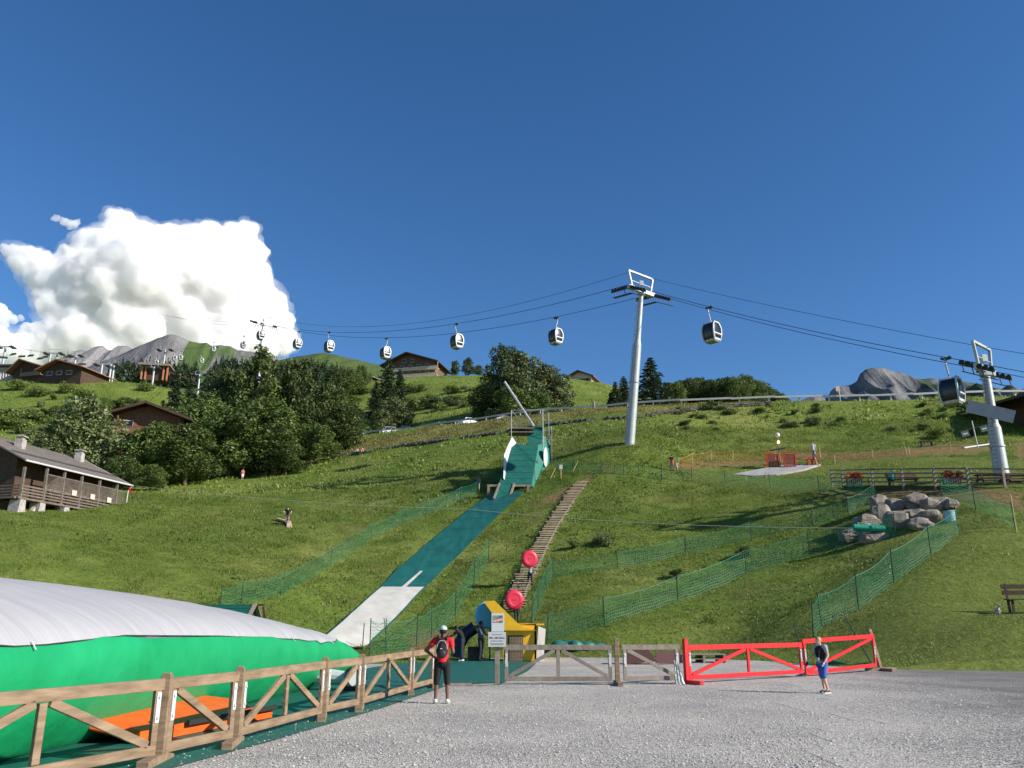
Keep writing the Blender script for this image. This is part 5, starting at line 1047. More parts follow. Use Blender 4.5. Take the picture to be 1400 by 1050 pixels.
# green roofed shed behind the bag
g = gy(318, 45.5); zt = at(330, 828, 45).z; root = empty('shed', (g.x, 46, g.z), 0, 'small shed with a dark green sheet roof behind the air bag', 'shed')
def S(px, py, Y): return at(px, py, Y) - Vector((g.x, 46, g.z))
e1, e2 = S(348,827,45.5), S(256,828,45.5); n_ = S(366,852,44.5); m = MB()
m.add([e2, e1, e1+Vector((0,-1.9,-1.25)), e2+Vector((0,-1.9,-1.25)), e2+Vector((0,1.9,-1.25)), e1+Vector((0,1.9,-1.25))], [(0,1,2,3),(1,0,4,5)]); rf = m.build('roof', mat('green_roof_sheet', (.01,.11,.075), .5), root); s_ = rf.modifiers.new('s','SOLIDIFY'); s_.thickness = .06
m = MB()
for k in range(9): m.bar(e2+Vector((0,-.2*k-.1,-.13*k+.0)), e1+Vector((0,-.2*k-.1,-.13*k+.0)), .03, .04)
m.build('roof_rib', mat('green_roof_sheet', (0,0,0)), rf)
m = MB(); m.poly([e1+Vector((-.15,-1.6,-1.2)), e1+Vector((-.15,1.6,-1.2)), e1+Vector((-.15,0,-.15))], (-.1,0,0)); m.box(((e1.x+e2.x)/2,0,e1.z-1.6), (e1.x-e2.x-.5,3.2,1.4)); m.build('wall', DWOOD, root)
m = MB(); m.bar(e1+Vector((.03,0,.05)), e1+Vector((.03,-1.95,-1.28)), .05,.22,(1,0,0)); m.bar(e1+Vector((.03,0,.05)), e1+Vector((.03,1.95,-1.28)), .05,.22,(1,0,0)); m.build('bargeboard', WOOD2, root)
m = MB(); m.bar(e1+Vector((.45,.1,-.1)), e1+Vector((.75,.1,-1.6)), .1,.12); m.bar(e1+Vector((.05,.1,0)), e1+Vector((.5,.1,0)), .1,.1); m.build('gable_post', DWOOD, root)
# ------------------------------------------------------------------ slide
def strip(rowsL, rowsR, dz, n, pad=0):
    out = []
    for a, b in zip(rowsL, rowsR):
        out.append([a.lerp(b, (i/n)*(1+2*pad)-pad) + Vector((0,0,dz)) for i in range(n+1)])
    return out
def dens(P, k=6):
    out = []
    for a, b in zip(P, P[1:]): out += [a.lerp(b, t/k) for t in range(k)]
    return out + [P[-1]]
LL, RR = dens(SL), dens(SR)
for i, (a, b) in enumerate(zip(LL, RR)):
    z = max(a.z, b.z, hz(a.x,a.y), hz(b.x,b.y), hz((a.x+b.x)/2, a.y)) + .10; a.z = z; b.z = z
for _ in range(4):
    zs = [a.z for a in LL]; 
    for i in range(1, len(zs)-1): z = (zs[i-1]+2*zs[i]+zs[i+1])/4; LL[i].z = max(z, zs[i]-.05); RR[i].z = LL[i].z
# the lip at the foot
l0, r0 = LL[-1], RR[-1]; dl = (LL[-1]-LL[-4]).normalized()
for k in range(1, 8):
    t = k/7; LL.append(l0 + Vector((dl.x*2.6*t+.0, dl.y*2.6*t, -l0.z*min(1,1.5*t)*.95+.22*t**3))); RR.append(r0 + Vector((dl.x*2.6*t*1.1, dl.y*2.6*t*1.1, -r0.z*min(1,1.5*t)*.95+.22*t**3)))
n0 = next(i for i, a in enumerate(LL) if a.y < SL[5].y + .2)
root = empty('ski_slide', LL[-1], 0, 'long green and white artificial slide running down the slope to the bag', 'slide')
m = MB(); m.sheet(strip(LL, RR, 0, 6)); m.build('green_mat', mat('slide_mat', (.006,.075,.064), .5, (.013,.125,.102), 1.3, .2, 18, stretch=(1.6,.16,1)), root, LL[-1], True)
m = MB(); m.sheet(strip(LL[n0:], RR[n0:], .02, 6, -.035)); m.build('white_mat', WPVC, root, LL[-1], True)
m = MB(); q0 = LL[n0].lerp(RR[n0], .52); q1 = LL[n0-5].lerp(RR[n0-5], .58); w1 = (RR[n0]-LL[n0])*.05; m.add([q0-w1+Vector((0,0,.02)), q0+w1+Vector((0,0,.02)), q1+w1*.7+Vector((0,0,.06)), q1-w1*.7+Vector((0,0,.06))], [(0,1,2,3)]); m.build('white_stripe', WPVC, root, LL[-1])
m = MB()
for i in range(2, len(LL)-1, 3): m.bar(LL[i]+Vector((.03,0,.012)), RR[i]+Vector((-.03,0,.012)), .02, .012)
m.build('mat_seams', mat('seam_green', (.05,.26,.21), .5), root, LL[-1])
# ------------------------------------------------------------------ ramp tower
yb = 86.0; bl = at(682,661,yb); br = at(727,661,yb); tl_ = at(701,608,92.2); tr_ = at(736,608,92.2); ul = at(721,606,92.2); ur = at(741,606,92.3); vl = at(722,584,94.6); vr = at(742,584,94.6)
og = Vector(((bl.x+br.x)/2, 89, hz((bl.x+br.x)/2, 89))); root = empty('ski_ramp', og, 0, 'green matted ski jump ramp on a scaffold tower at the top of the slide', 'ski ramp')
def ss(mb, q, th=.1): mb.poly(q, (0,0,-th)); return mb
m = MB(); ss(m, [bl, br, tr_, tl_]); m.build('ramp_deck', GRN, root, og); m = MB(); ss(m, [ul+Vector((0,0,.03)), ur+Vector((0,0,.03)), vr, vl]); m.build('upper_deck', GRN, root, og)
m = MB()
for t in (.12,.27,.42,.57,.72,.86): a = bl.lerp(tl_, t); b = br.lerp(tr_, t); m.bar(a+Vector((0,0,.03)), b+Vector((0,0,.03)), .05, .03)
m.build('cross_battens', TEAL, root, og)
tgl, tgr = at(683,662,85.8), at(703,662,85.8); bgl, bgr = at(675,684,83.2), at(696,684,83.2); 
m = MB(); ss(m, [bgl+Vector((0,0,.1)), bgr+Vector((0,0,.1)), tgr, tgl]); m.build('lower_tongue', GRN, root, og)
for a, b in ((tgl, bgl), (tgr, bgr)): m = MB(); m.bar(a+Vector((0,0,.05)), b+Vector((0,0,.12)), .18, .2); m.build('side_beam', WOOD2, root, og)
for x0, x1 in ((666,684),(703,727)):
    m = MB(); a, b = at(x0,664,85.6), at(x1,664,85.6); m.bar(a, b, .22, .22); m.build('deck_beam', WOOD2, root, og)
    for xx in ((x0+2,) if x0 < 690 else (x1-5,)): m = MB(); t = at(xx,664,85.5); m.bar(t, Vector((t.x,t.y,hz(t.x,t.y)-.2)), .3, .26); m.build('leg', WOOD2, root, og)
m = MB(); a, b = at(700,672,87), at(748,671,87)
for k in range(5): p = a.lerp(b, k/4); m.bar(p, Vector((p.x,p.y,hz(p.x,p.y)-.1)), .12, .12)
m.bar(a, b, .12, .12); m.bar(a+Vector((0,0,-.5)), b+Vector((0,0,-.5)), .1, .1); m.build('ground_frame', WOOD2, root, og)
bn = [at(726,661,86.2), at(733,614,91.6), at(743,595,93.4), at(752,610,94.2), at(754,644,94.2), at(748,650,92), at(741,649,91), at(737,652,90), at(733,661,88), at(729,668,86.5)]
m = MB(); m.add(bn, [tuple(range(len(bn)))]); o = m.build('side_banner', TEAL, root, og); s_ = o.modifiers.new('s','SOLIDIFY'); s_.thickness = .02
pts = []; c0 = at(746.0, 626, 92.5)
for i in range(20): a = 2*math.pi*i/20; px = 745.8 + 2.6*math.cos(a); py = 625 + 13.5*math.sin(a)*(1 - .0); pts.append(at(px + (.0), py, 90.2 + (px-740)*.28))
m = MB(); m.poly([p + Vector((.0,-.06,0)) for p in pts], (.03,.02,0)); m.build('white_oval_emblem', WHITE, o, og)
wb = [at(688,654,86.5), at(689,622,89.5), at(693,612,91), at(700,597,92.6), at(706,606,92.4), at(700,612,91.9), at(692,636,88.8), at(690,656,86.5)]
m = MB(); m.add(wb, [tuple(range(len(wb)))]); o = m.build('side_banner', WHITE, root, og); o['label'] = 'white side banner'; s_ = o.modifiers.new('s','SOLIDIFY'); s_.thickness = .02
def gpt(px, Y): p = gy(px, Y); return p
for (xa, ya, Ya) in [(699,561,92.6),(742,560,92.8),(750,564,94.8),(708,571,95),(754,583,93.6)]:
    t = at(xa, ya, Ya); m = MB(); m.tube(Vector((t.x,t.y,hz(t.x,t.y)-.2)), t, .045, None, 8); m.build('scaffold_pole', GALV, root, og)
m = MB(); T = [at(699,561,92.6), at(742,560,92.8), at(750,564,94.8), at(708,571,95)]
m.path(T + [T[0]], .035, 6); D_ = Vector((0,0,-1.1)); m.path([p+D_ for p in (T[1],T[2],T[3],T[0])], .03, 6); m.tube(T[0]+Vector((0,0,-1.6)), T[3]+D_*2.2, .03, None, 6); m.tube(T[1]+D_*2, T[2]+D_*4.2, .03, None, 6)
for k in range(5): m.tube(T[1]+D_*(2.2+k*.8), T[2]+D_*(2.0+k*.8), .03, None, 6)
m.build('guard_frame', GALV, root, og)
m = MB(); pl = at(703,590,94); m.box((at(713,588,94)+Vector((0,0,0))), (2.9,2.2,.12)); m.box(at(713,593,94), (2.9,2.0,.1)); m.build('platform', WOOD2, root, og)
m = MB()
for xa, Ya in ((712,93.4),(722,93.4),(735,90),(731,88.2)): t = bl.lerp(tl_, min(.98,max(.1,(Ya-86)/6.2))); p = gy(xa, Ya); m.bar(p, Vector((p.x,p.y,max(p.z+.3,t.z-.2))), .12, .12)
m.build('inner_posts', WOOD2, root, og)
a, b = at(690,522,95.6), at(730,583,94.4); m = MB(); m.tube(a, b, .14, None, 12); o = m.build('barrier_pole', WHITE, None, b, True); tag(o, 'long white pole sticking up aslant from the top of the ramp', 'pole')
for px, py, l in ((655,674,'small dark topped stake left of the ramp deck'), (767,655,'small white sign on a stake right of the ramp')):
    p = on(px, py); root = empty('stake_sign', p, 0, l, 'stake sign'); m = MB(); m.tube(p+Vector((0,0,-.1)), p+Vector((0,0,1.1)), .04, None, 6); m.build('stake', WOODY, root, p); m = MB(); m.box(p+Vector((0,-.04,1.3)), (.34,.04,.45)); m.build('sign_plate', WHITE if px > 700 else BLUE, root, p)
# ------------------------------------------------------------------ wooden stair up the slope
D2 = dens(ST, 14); root = empty('slope_stair', ST[-1], 0, 'long wooden ladder like stair laid straight up the grassy slope', 'stair'); og = ST[-1]; rs = random.Random(2)
tot = [p + Vector((0,0,.12)) for p in D2]
for s in (-1, 1): m = MB(); pp = [Vector((p.x + s*.5, p.y, max(p.z, hz(p.x+s*.5,p.y)+.1))) for p in tot[::2]]; [m.bar(a, b, .1, .12) for a, b in zip(pp, pp[1:])]; m.build('stringer', WOOD2, root, og)
L_ = along(tot, .46); STW = mat('bleached_wood', (.34,.26,.17), .85, (.5,.40,.28), 3)
proto = None
for i, p in enumerate(L_[:100]):
    m = MB(); m.box((0,0,0), (1.35,.28,.07)); 
    if proto is None: proto = m.build('step', STW, root); q = proto
    else: q = proto.copy(); C.objects.link(q)
    q.location = p + Vector((rs.uniform(-.1,.1),0,.1+rs.uniform(0,.04))) - og; q.scale = (rs.uniform(.75,1.25), rs.uniform(.8,1.2), 1); q.rotation_euler = (0, 0, rs.uniform(-.06,.06))
# ------------------------------------------------------------------ nets
NG = netmat('green_netting', (.02,.22,.115), .17, .12); NO = netmat('orange_netting', (.45,.13,.02), .2, .10); NGD = netmat('dense_green_netting', (.02,.23,.125), .14, .12)
POLE = mat('dark_green_pole', (.015,.03,.022), .6)
def netfence(base, hgts, netm, label, polem=POLE, sag=.18, group='green safety nets on the slope', r=.028, bulge=.15, lift=.05):
    P = [on(*q) for q in base]; og = P[0].copy(); root = empty('safety_net', og, 0, label, 'safety net', group); H_ = hgts if isinstance(hgts, list) else [hgts]*len(P); rs = random.Random(len(base)*7+int(base[0][0]))
    for p, h in zip(P, H_):
        m = MB(); m.tube(p+Vector((0,0,-.2)), p+Vector((rs.uniform(-.08,.08), rs.uniform(-.05,.05), h+.12)), r, None, 6); m.build('pole', polem, root, og)
    NVv = 5; vs = []; uv = []; fs = []; S_ = 0; cols = []
    for a, b, h0, h1 in zip(P, P[1:], H_, H_[1:]):
        L = (b-a).length; n = 10; hd = Vector((b.x-a.x,b.y-a.y,0)).normalized(); nn = Vector((-hd.y,hd.x,0))
        for i in range(n+1):
            t = i/n; g = a.lerp(b, t); g.z = hz(g.x, g.y); k = 4*t*(1-t); top = a.lerp(b,t).z + (h0+(h1-h0)*t) - sag*k; bo = g.z + lift + .04*math.sin(i*1.7)
            for j in range(NVv+1): f = j/NVv; vs.append(Vector((g.x,g.y,bo+(max(top,bo+.2)-bo)*f)) + nn*(bulge*k*math.sin(math.pi*f))); uv.append((S_+L*t, (top-bo)*f))
        st = len(vs) - (n+1)*(NVv+1)
        for i in range(n):
            for j in range(NVv): q = st+i*(NVv+1)+j; fs.append((q, q+NVv+1, q+NVv+2, q+1))
        S_ += L
    me = bpy.data.meshes.new('netting'); me.from_pydata([v-og for v in vs], [], fs); ul_ = me.uv_layers.new(name='UVMap')
    for l in me.loops: ul_.data[l.index].uv = uv[l.vertex_index]
    link('netting', me, netm, root)
    m = MB(); tp = [vs[i*(NVv+1)+NVv] for i in range(len(vs)//(NVv+1))]; m.path(tp, .014, 4); m.build('top_cord', TEAL if netm is not NO else ORANGE, root, og); return root
netfence([(300,836),(330,826),(388,812),(452,774),(508,737),(550,716),(583,703),(630,684),(658,672)], 1.35, NG, 'long green net running up the meadow left of the slide')
netfence([(505,897),(527,893),(569,884),(590,872),(622,846),(648,800),(668,768)], 1.75, NG, 'short green net climbing between the slide and the wooden stair')
netfence([(727,856),(736,833),(747,806),(756,790)], [1.7,1.6,1.5,1.4], NGD, 'steep green net beside the foot of the wooden stair')
netfence([(756,790),(845,778),(937,757),(1027,736),(1111,719),(1160,703),(1198,683)], 1.25, NG, 'upper green net running from the stair to the terrace fence')
netfence([(748,879),(827,856),(927,823),(1020,785),(1107,759),(1180,742),(1225,735)], 1.55, NG, 'lower green net running from the stair foot to the rock pile')
netfence([(1112,872),(1124,858),(1174,834),(1222,797),(1273,760),(1312,729)], [1.5,1.6,1.7,1.7,1.7,1.5], NGD, 'sagging green net dropping from the rocks to the red barrier')
netfence([(660,660),(690,654)], 1.2, NG, 'short green net tucked behind the left side of the ramp')
netfence([(759,643),(783,646),(822,649),(840,648),(853,650),(874,651),(905,656),(946,658),(992,662),(1053,668),(1120,672),(1190,676)], 1.25, netmat('thin_green_netting', (.02,.22,.13), .2, .10), 'long thin green net along the top of the rough slope')
netfence([(1288,679),(1334,697),(1388,723)], 1.5, netmat('thin_green_netting2', (.02,.22,.13), .2, .12), 'green net in front of the terrace at the right')
netfence([(928,642),(947,635),(972,632),(1002,631),(1060,628),(1122,625)], 1.2, NO, 'orange net fencing the dirt path above the lawn', polem=WOODY, group='orange nets by the dirt path')
netfence([(1122,626),(1194,627),(1240,623),(1300,617)], .85, netmat('faint_orange_netting', (.5,.17,.04), .2, .06), 'faint orange net along the dirt terrace on the right', polem=WOODY, group='orange nets by the dirt path')
for (p0, Y0), (p1, Y1), l in [(((1156,845),36.5),((1196,915),34.5),'loose dark pole leaning behind the right red panel'), (((1085,852),36.5),((1100,905),34.0),'thin dark pole leaning behind the boy')]:
    m = MB(); a = at(*p0, Y0); b = at(*p1, Y1); m.tube(a, b, .03, None, 6); o = m.build('net_pole', POLE, None, b); tag(o, l, 'pole')
vs = [at(1118,874,36.0), at(1130,900,35), at(1160,908,34.6), at(1192,905,34.4)]; m = MB(); m.sheet([[v for v in vs], [v+Vector((0,.3,-.28)) for v in vs]]); o = m.build('loose_netting', mat('teal_net_cloth', (.015,.26,.18), .6), None, vs[0]); tag(o, 'limp green netting trailing behind the right red panel', 'netting'); s_=o.modifiers.new('s','SOLIDIFY'); s_.thickness=.01
for px, py, h in [(1142,634,.9),(1235,623,.9),(1244,623,.95),(1020,657,1.1),(1390,728,2.4),(1048,653,1.1)]:
    p = on(px, py); m = MB(); m.tube(p+Vector((0,0,-.1)), p+Vector((0,0,h)), .035, .03, 6); o = m.build('stake', WOODY, None, p); tag(o, {1142:'pale yellow stake by the red frame above the terrace fence',1235:'left one of two close yellow stakes on the dirt terrace',1244:'right one of two close yellow stakes on the dirt terrace',1020:'pale stake left of the red slatted screens',1390:'tall yellow stake at the end of the right green net',1048:'pale stake below the left red slatted screen'}[px], 'stake', 'yellow wooden stakes')
for (px, py), (qx, qy) in [((752,655),(762,638)), ((783,645),(793,630))]:
    a, b = on(px, py), on(px, py)+Vector((.6,0,1.2)); m = MB(); m.tube(a, b, .04, None, 6); o = m.build('leaning_stake', WOODY, None, a); tag(o, 'leaning pale stake at the %s end of the thin green net' % ('near' if px < 760 else 'second post of the'), 'stake')
# rope across the slope
a = at(168,662,86); b = at(1182,722,on(1187,742).y-.3); m = MB(); m.path(rope(a, at(640,696,70), .4, 12), .018, 5); m.path(rope(at(640,696,70), b, .4, 12), .018, 5); o = m.build('rope', mat('pale_rope', (.45,.45,.38), .8), None); tag(o, 'long pale rope strung across the whole slope above the slide', 'rope')
m = MB(); a = at(173,662,86); b = at(181,675,85.5); m.tube(a, b, .08, None, 6); o = m.build('red_lever', RED, None, b); tag(o, 'short red bar at the chalet end of the rope', 'bar')
# ------------------------------------------------------------------ rocks, terrace, right side
BOULD = mat('boulder', (.12,.098,.078), .9, (.31,.27,.225), 1.6, .6, 6)
def boulder(c, r, seed):
    m = MB(); m.sph(c, r, 9, 6); rs = random.Random(seed); out = []
    for v in m.v:
        d = (Vector(v)-c); n_ = d.normalized(); k = 1 + .35*noise.noise(n_*1.3+Vector((seed,0,0))) + .12*noise.noise(n_*4+Vector((seed,0,0))); q = Vector([math.copysign(abs(w_)**.5, w_) for w_ in n_]); k2 = min(1.0, 1.15/max(.3, q.length)) ; out.append(tuple(c + Vector((d.x*k, d.y*k, d.z*k))*.35 + Vector((q.x*r[0], q.y*r[1], q.z*r[2]))*.68*k2*k))
    m.v = out; return m
for i, (px, py, rx, rz_) in enumerate([(1168,733,22,8),(1195,737,20,8),(1187,714,17,9),(1205,703,13,12),(1203,688,13,10),(1228,712,17,12),(1225,692,16,9),(1253,686,18,10),(1250,706,15,9),(1276,692,16,11),(1271,706,13,8),(1300,690,11,6),(1258,717,15,8),(1285,688,12,7),(1178,722,12,7)]):
    Y = on(px, min(740, py + rz_*.8)).y + .15; k = Y/F; c = at(px, py, Y); o = boulder(c, (rx*k*1.02, .6, rz_*k*1.15), i*3+1).build('boulder', BOULD, None, c); tag(o, ['wide pale boulder at the lower left of the rock pile','flat boulder at the bottom of the rock pile','pale boulder above the green tube','brownish boulder on the left of the rock pile','small upper left boulder of the rock pile','big brown boulder in the middle of the rock pile','upper boulder left of the big dark one','big dark boulder at the top of the rock pile','squarish boulder right of the big brown one','boulder in the shaded hollow of the pile','dark boulder at the foot of the shaded hollow','small pale boulder at the right end of the pile','boulder just above the dark hole','boulder at the top right of the pile','narrow boulder behind the green tube'][i], 'boulder', 'boulders of the rock pile')
m = MB(); a, b = at(1167,721,on(1187,742).y-.2), at(1209,723,on(1187,742).y-.4); m.tube(a, b, .22, None, 16); o = m.build('padded_tube', mat('green_foam', (.01,.26,.17), .5), None, (a+b)/2, True); tag(o, 'green padded tube on the rope in front of the rocks', 'padded tube')
c = at(1298,704,on(1298,710).y-.2); m = MB(); m.tube(c+Vector((0,0,-.45)), c+Vector((0,0,.2)), .33, .36, 16); m.tube(c+Vector((0,0,.2)), c+Vector((0,0,.26)), .38, .34, 16); o = m.build('barrel', mat('pale_blue_plastic', (.25,.42,.45), .4), None, c, True); tag(o, 'pale blue barrel at the top of the sagging net', 'barrel')
# terrace fence
FB = [(1138,664,72.0),(1153,665,70.8),(1194,665,67.4),(1235,665.5,64.4),(1279,666,61.8),(1325,667,59.6),(1374,668,58),(1430,669,57.3)]
FP = []
for px, py, Y in FB: p = at(px, py, Y); FP.append(p)
root = empty('terrace_fence', FP[0], 0, 'dark wooden rail fence along the front of the terrace', 'fence'); og = FP[0]; FW = mat('fence_wood', (.10,.085,.07), .8, (.2,.17,.14), 3)
for p, q in zip(FP, FP[1:]):
    m = MB()
    for z in (.38,.72,1.06,1.40): m.bar(p+Vector((0,0,z)), q+Vector((0,0,z)), .05, .10)
    m.build('rails', FW if p is not FP[0] else WOOD2, root, og)
for p in FP: m = MB(); g = hz(p.x,p.y); m.box(Vector((p.x,p.y-.05,(p.z+1.5+min(g,p.z)-.2)/2)), (.16,.14,p.z+1.5-min(g,p.z)+.2)); m.build('post', WOOD2, root, og)
m = MB()
for p, q in zip(FP[1:], FP[2:]): m.bar(p+Vector((0,.08,-.05)), q+Vector((0,.08,-.05)), .12, .3)
m.build('kick_board', DWOOD, root, og)
m = MB(); tb = [Vector((p.x, p.y+.15, p.z-.08)) for p in FP[1:]]; m.sheet([tb, [Vector((p.x+.6, p.y+3.2, p.z-.02)) for p in tb]]); o = m.build('terrace', tarmac, None); tag(o, 'flat strip of terrace behind the rail fence', kind='structure')
FLO = leafmat('red_flowers', (.35,.03,.02), (.30,.06,.03), (.10,.13,.03), 3, .2)
for px, l in ((1170,'planter of red flowers behind a picket at the left of the terrace fence'), (1304,'planter of red flowers behind a picket in the middle of the terrace fence')):
    Y = 68.6 if px < 1200 else 60.2; c = at(px, 663, Y); root = empty('flower_planter', c, R(-10), l, 'flower planter', 'flower planters on the terrace'); 
    m = MB(); m.box((0,.2,.3), (1.25,.4,.4)); m.build('trough', DWOOD, root); m = MB()
    for i in range(8): m.box((-.56+i*.16,-.04,.28), (.09,.03,.56))
    m.box((0,-.02,.4),(1.3,.03,.06)); m.build('picket', WOOD2, root); rs = random.Random(px); leaves('flowers', [(Vector((rs.uniform(-.6,.6), .2+rs.uniform(-.15,.15), .72+rs.uniform(-.12,.2))), .26) for _ in range(12)], 900, .12, px, FLO, root)
def bench(c, rz, label, L=1.8, k=1.0, table=False):
    root = empty('bench' if not table else 'picnic_table', c, rz, label, 'bench' if not table else 'picnic table')
    if not table:
        m = MB(); 
        for y in (-.18,0,.18): m.box((0,y,.45*k),(L,.14,.05))
        m.build('seat', BWOOD if k == 1 else DWOOD, root); m = MB()
        for z in (.68,.88): m.box((0,.3+(z-.68)*.2,z*k),(L,.05,.15*k))
        m.build('backrest', BWOOD if k == 1 else DWOOD, root)
        for x in (-L/2+.2, L/2-.2): m = MB(); m.box((x,-.12,.22*k),(.09,.09,.45*k)); m.bar((x,.24,0),(x,.36,.98*k),.09,.08); m.bar((x,-.2,.41*k),(x,.28,.41*k),.08,.06); m.build('leg', DWOOD, root)
    else:
        m = MB(); m.box((0,0,.75),(L,.75,.06)); m.build('table_top', BWOOD, root)
        for y in (-.65,.65): m = MB(); m.box((0,y,.45),(L,.26,.05)); m.build('seat', BWOOD, root)
        for x in (-L/2+.3,L/2-.3): m = MB(); m.bar((x,-.3,.75),(x,-.6,0),.09,.09); m.bar((x,.3,.75),(x,.6,0),.09,.09); m.box((x,0,.42),(.06,1.5,.09)); m.build('leg', DWOOD, root)
    return root
c = at(1235, 663, 65.6); bench(c, R(-8), 'brown terrace bench with a seated person at its left end', 2.4)
c = at(1357, 663, 60); bench(c, R(-8), 'brown picnic table on the terrace just behind the last fence posts', 2.2, table=True); c = at(1394, 664, 59.5); bench(c, R(-8), 'brown picnic table cut by the right edge of the view', 2.2, table=True)
c = on(1409, 838); bench(c, R(-6), 'dark wooden bench on the lawn at the right edge', 1.9, 1.32); 
c = on(1268, 611); root = empty('bench', c, 0, 'low dark bench on the dirt terrace', 'bench'); m = MB(); m.box((0,0,.6),(1.4,.4,.08)); m.build('seat', DWOOD, root); m = MB(); m.box((-.6,0,.3),(.12,.3,.6)); m.box((.5,0,.3),(.12,.3,.6)); m.build('legs', DWOOD, root)
# small flags and white strip
a = on(1337, 612); root = empty('flag_frame', a, 0, 'white post carrying two small dark flags on a crossbar', 'flag post'); m = MB(); m.tube(a, a+Vector((-.2,0,2.9)), .06, None, 8); m.build('post', WHITE, root, a); z = 2.3; m = MB(); m.tube(a+Vector((-1.6,0,1.75)), a+Vector((1.4,0,2.55)), .03, None, 6); m.build('crossbar', STEEL, root, a)
for x, zz3 in ((-1.1,1.5),(1.0,2.05)): m = MB(); m.box(a+Vector((x,0,zz3)), (.85,.02,.6), Matrix.Rotation(R(-14),3,'Y')); f_ = m.build('flag', mat('dark_green_flag', (.01,.05,.04), .6), root, a); m = MB(); m.box(a+Vector((x,-.015,zz3)), (.5,.01,.12), Matrix.Rotation(R(-14),3,'Y')); m.build('flag_mark', GALV, f_, a)
a, b = on(1316,614), on(1358,608); m = MB(); m.bar(a+Vector((0,0,.12)), b+Vector((0,0,.12)), .5, .14); o = m.build('white_board', WHITE, None, a); tag(o, 'long white board lying on the grass beneath the small flags', 'board')
# trampoline corner
pv = [on(1000,650), on(1052,640), on(1080,636), on(1122,636), on(1100,643), on(1062,650), on(1030,652)]
pv = [(p.x,p.y) for p in pv]; bm_ = MB(); zc = max(hz(*p) for p in pv); vs_ = [Vector((x,y,hz(x,y)+.12)) for x, y in pv]; bm_.poly(vs_, (0,0,-.2)); o = bm_.build('paved_pad', mat('pale_concrete', (.26,.255,.24), .8, (.38,.37,.345), 1), None, vs_[0]); tag(o, 'pale paved pad under the red slatted screens', kind='structure')
SCR = mat('maroon_slats', (.11,.010,.008), .6, (.19,.018,.012), 3)
for px, py, wd_, l in ((1057,640,1.15,'left one of two maroon slatted screens beside the globe lamp'), (1080,640,1.15,'right one of two maroon slatted screens beside the globe lamp')):
    c = on(px, py); root = empty('slatted_screen', c, 0, l, 'slatted screen', 'maroon slatted screens'); m = MB()
    for i in range(8): m.box((-wd_/2+.07+i*wd_/7.6,0,.78),(.11,.04,1.35))
    m.build('slats', SCR, root); m = MB(); m.box((-wd_/2,0,.72),(.08,.1,1.45)); m.box((wd_/2+.05,0,.72),(.08,.1,1.45)); m.box((0,0,1.46),(wd_+.15,.1,.06)); m.build('frame', RED, root)
c = on(1067, 639); root = empty('lamp_post', c, 0, 'slim lamp post with a white globe above a lit orange lamp', 'lamp post'); m = MB(); m.tube((0,0,0),(0,0,3.2), .06, .05, 8); m.build('post', WOOD2, root)
m = MB(); m.sph((0,0,3.42), .24, 20, 14); m.build('globe', mat('white_globe', (.75,.75,.70), .3), root, smooth=True); m = MB(); m.sph((0,-.1,2.65), .13, 12, 8); m.build('lit_lamp', mat('lit_lamp', (1,.62,.25), .3, emit=6), root, smooth=True); m = MB(); m.poly([(-.75,-.3,1.78),(.75,-.3,2.02),(.75,-.3,2.12),(-.75,-.3,1.88)], (0,.7,0)); m.build('canopy', STEEL, root)
c = on(1111, 637); root = empty('red_bench_box', c, 0, 'small open red box beside the two people', 'box'); m = MB()
for x in (-.45,0,.4): m.box((x,0,.33),(.12,.25,.66))
m.box((0,0,.7),(1.0,.35,.07)); m.build('frame', RED, root)

for p0, p1, l in [((498,852),(495,893),'left one of two dark poles standing before the foot of the slide'), ((525,845),(530,890),'right one of two dark poles standing before the foot of the slide')]:
    b = on(*p1); m = MB(); t = at(*p0, b.y); m.tube(b, t, .03, .026, 6); o = m.build('pole', POLE, None, b); tag(o, l, 'pole', 'dark poles before the slide foot')
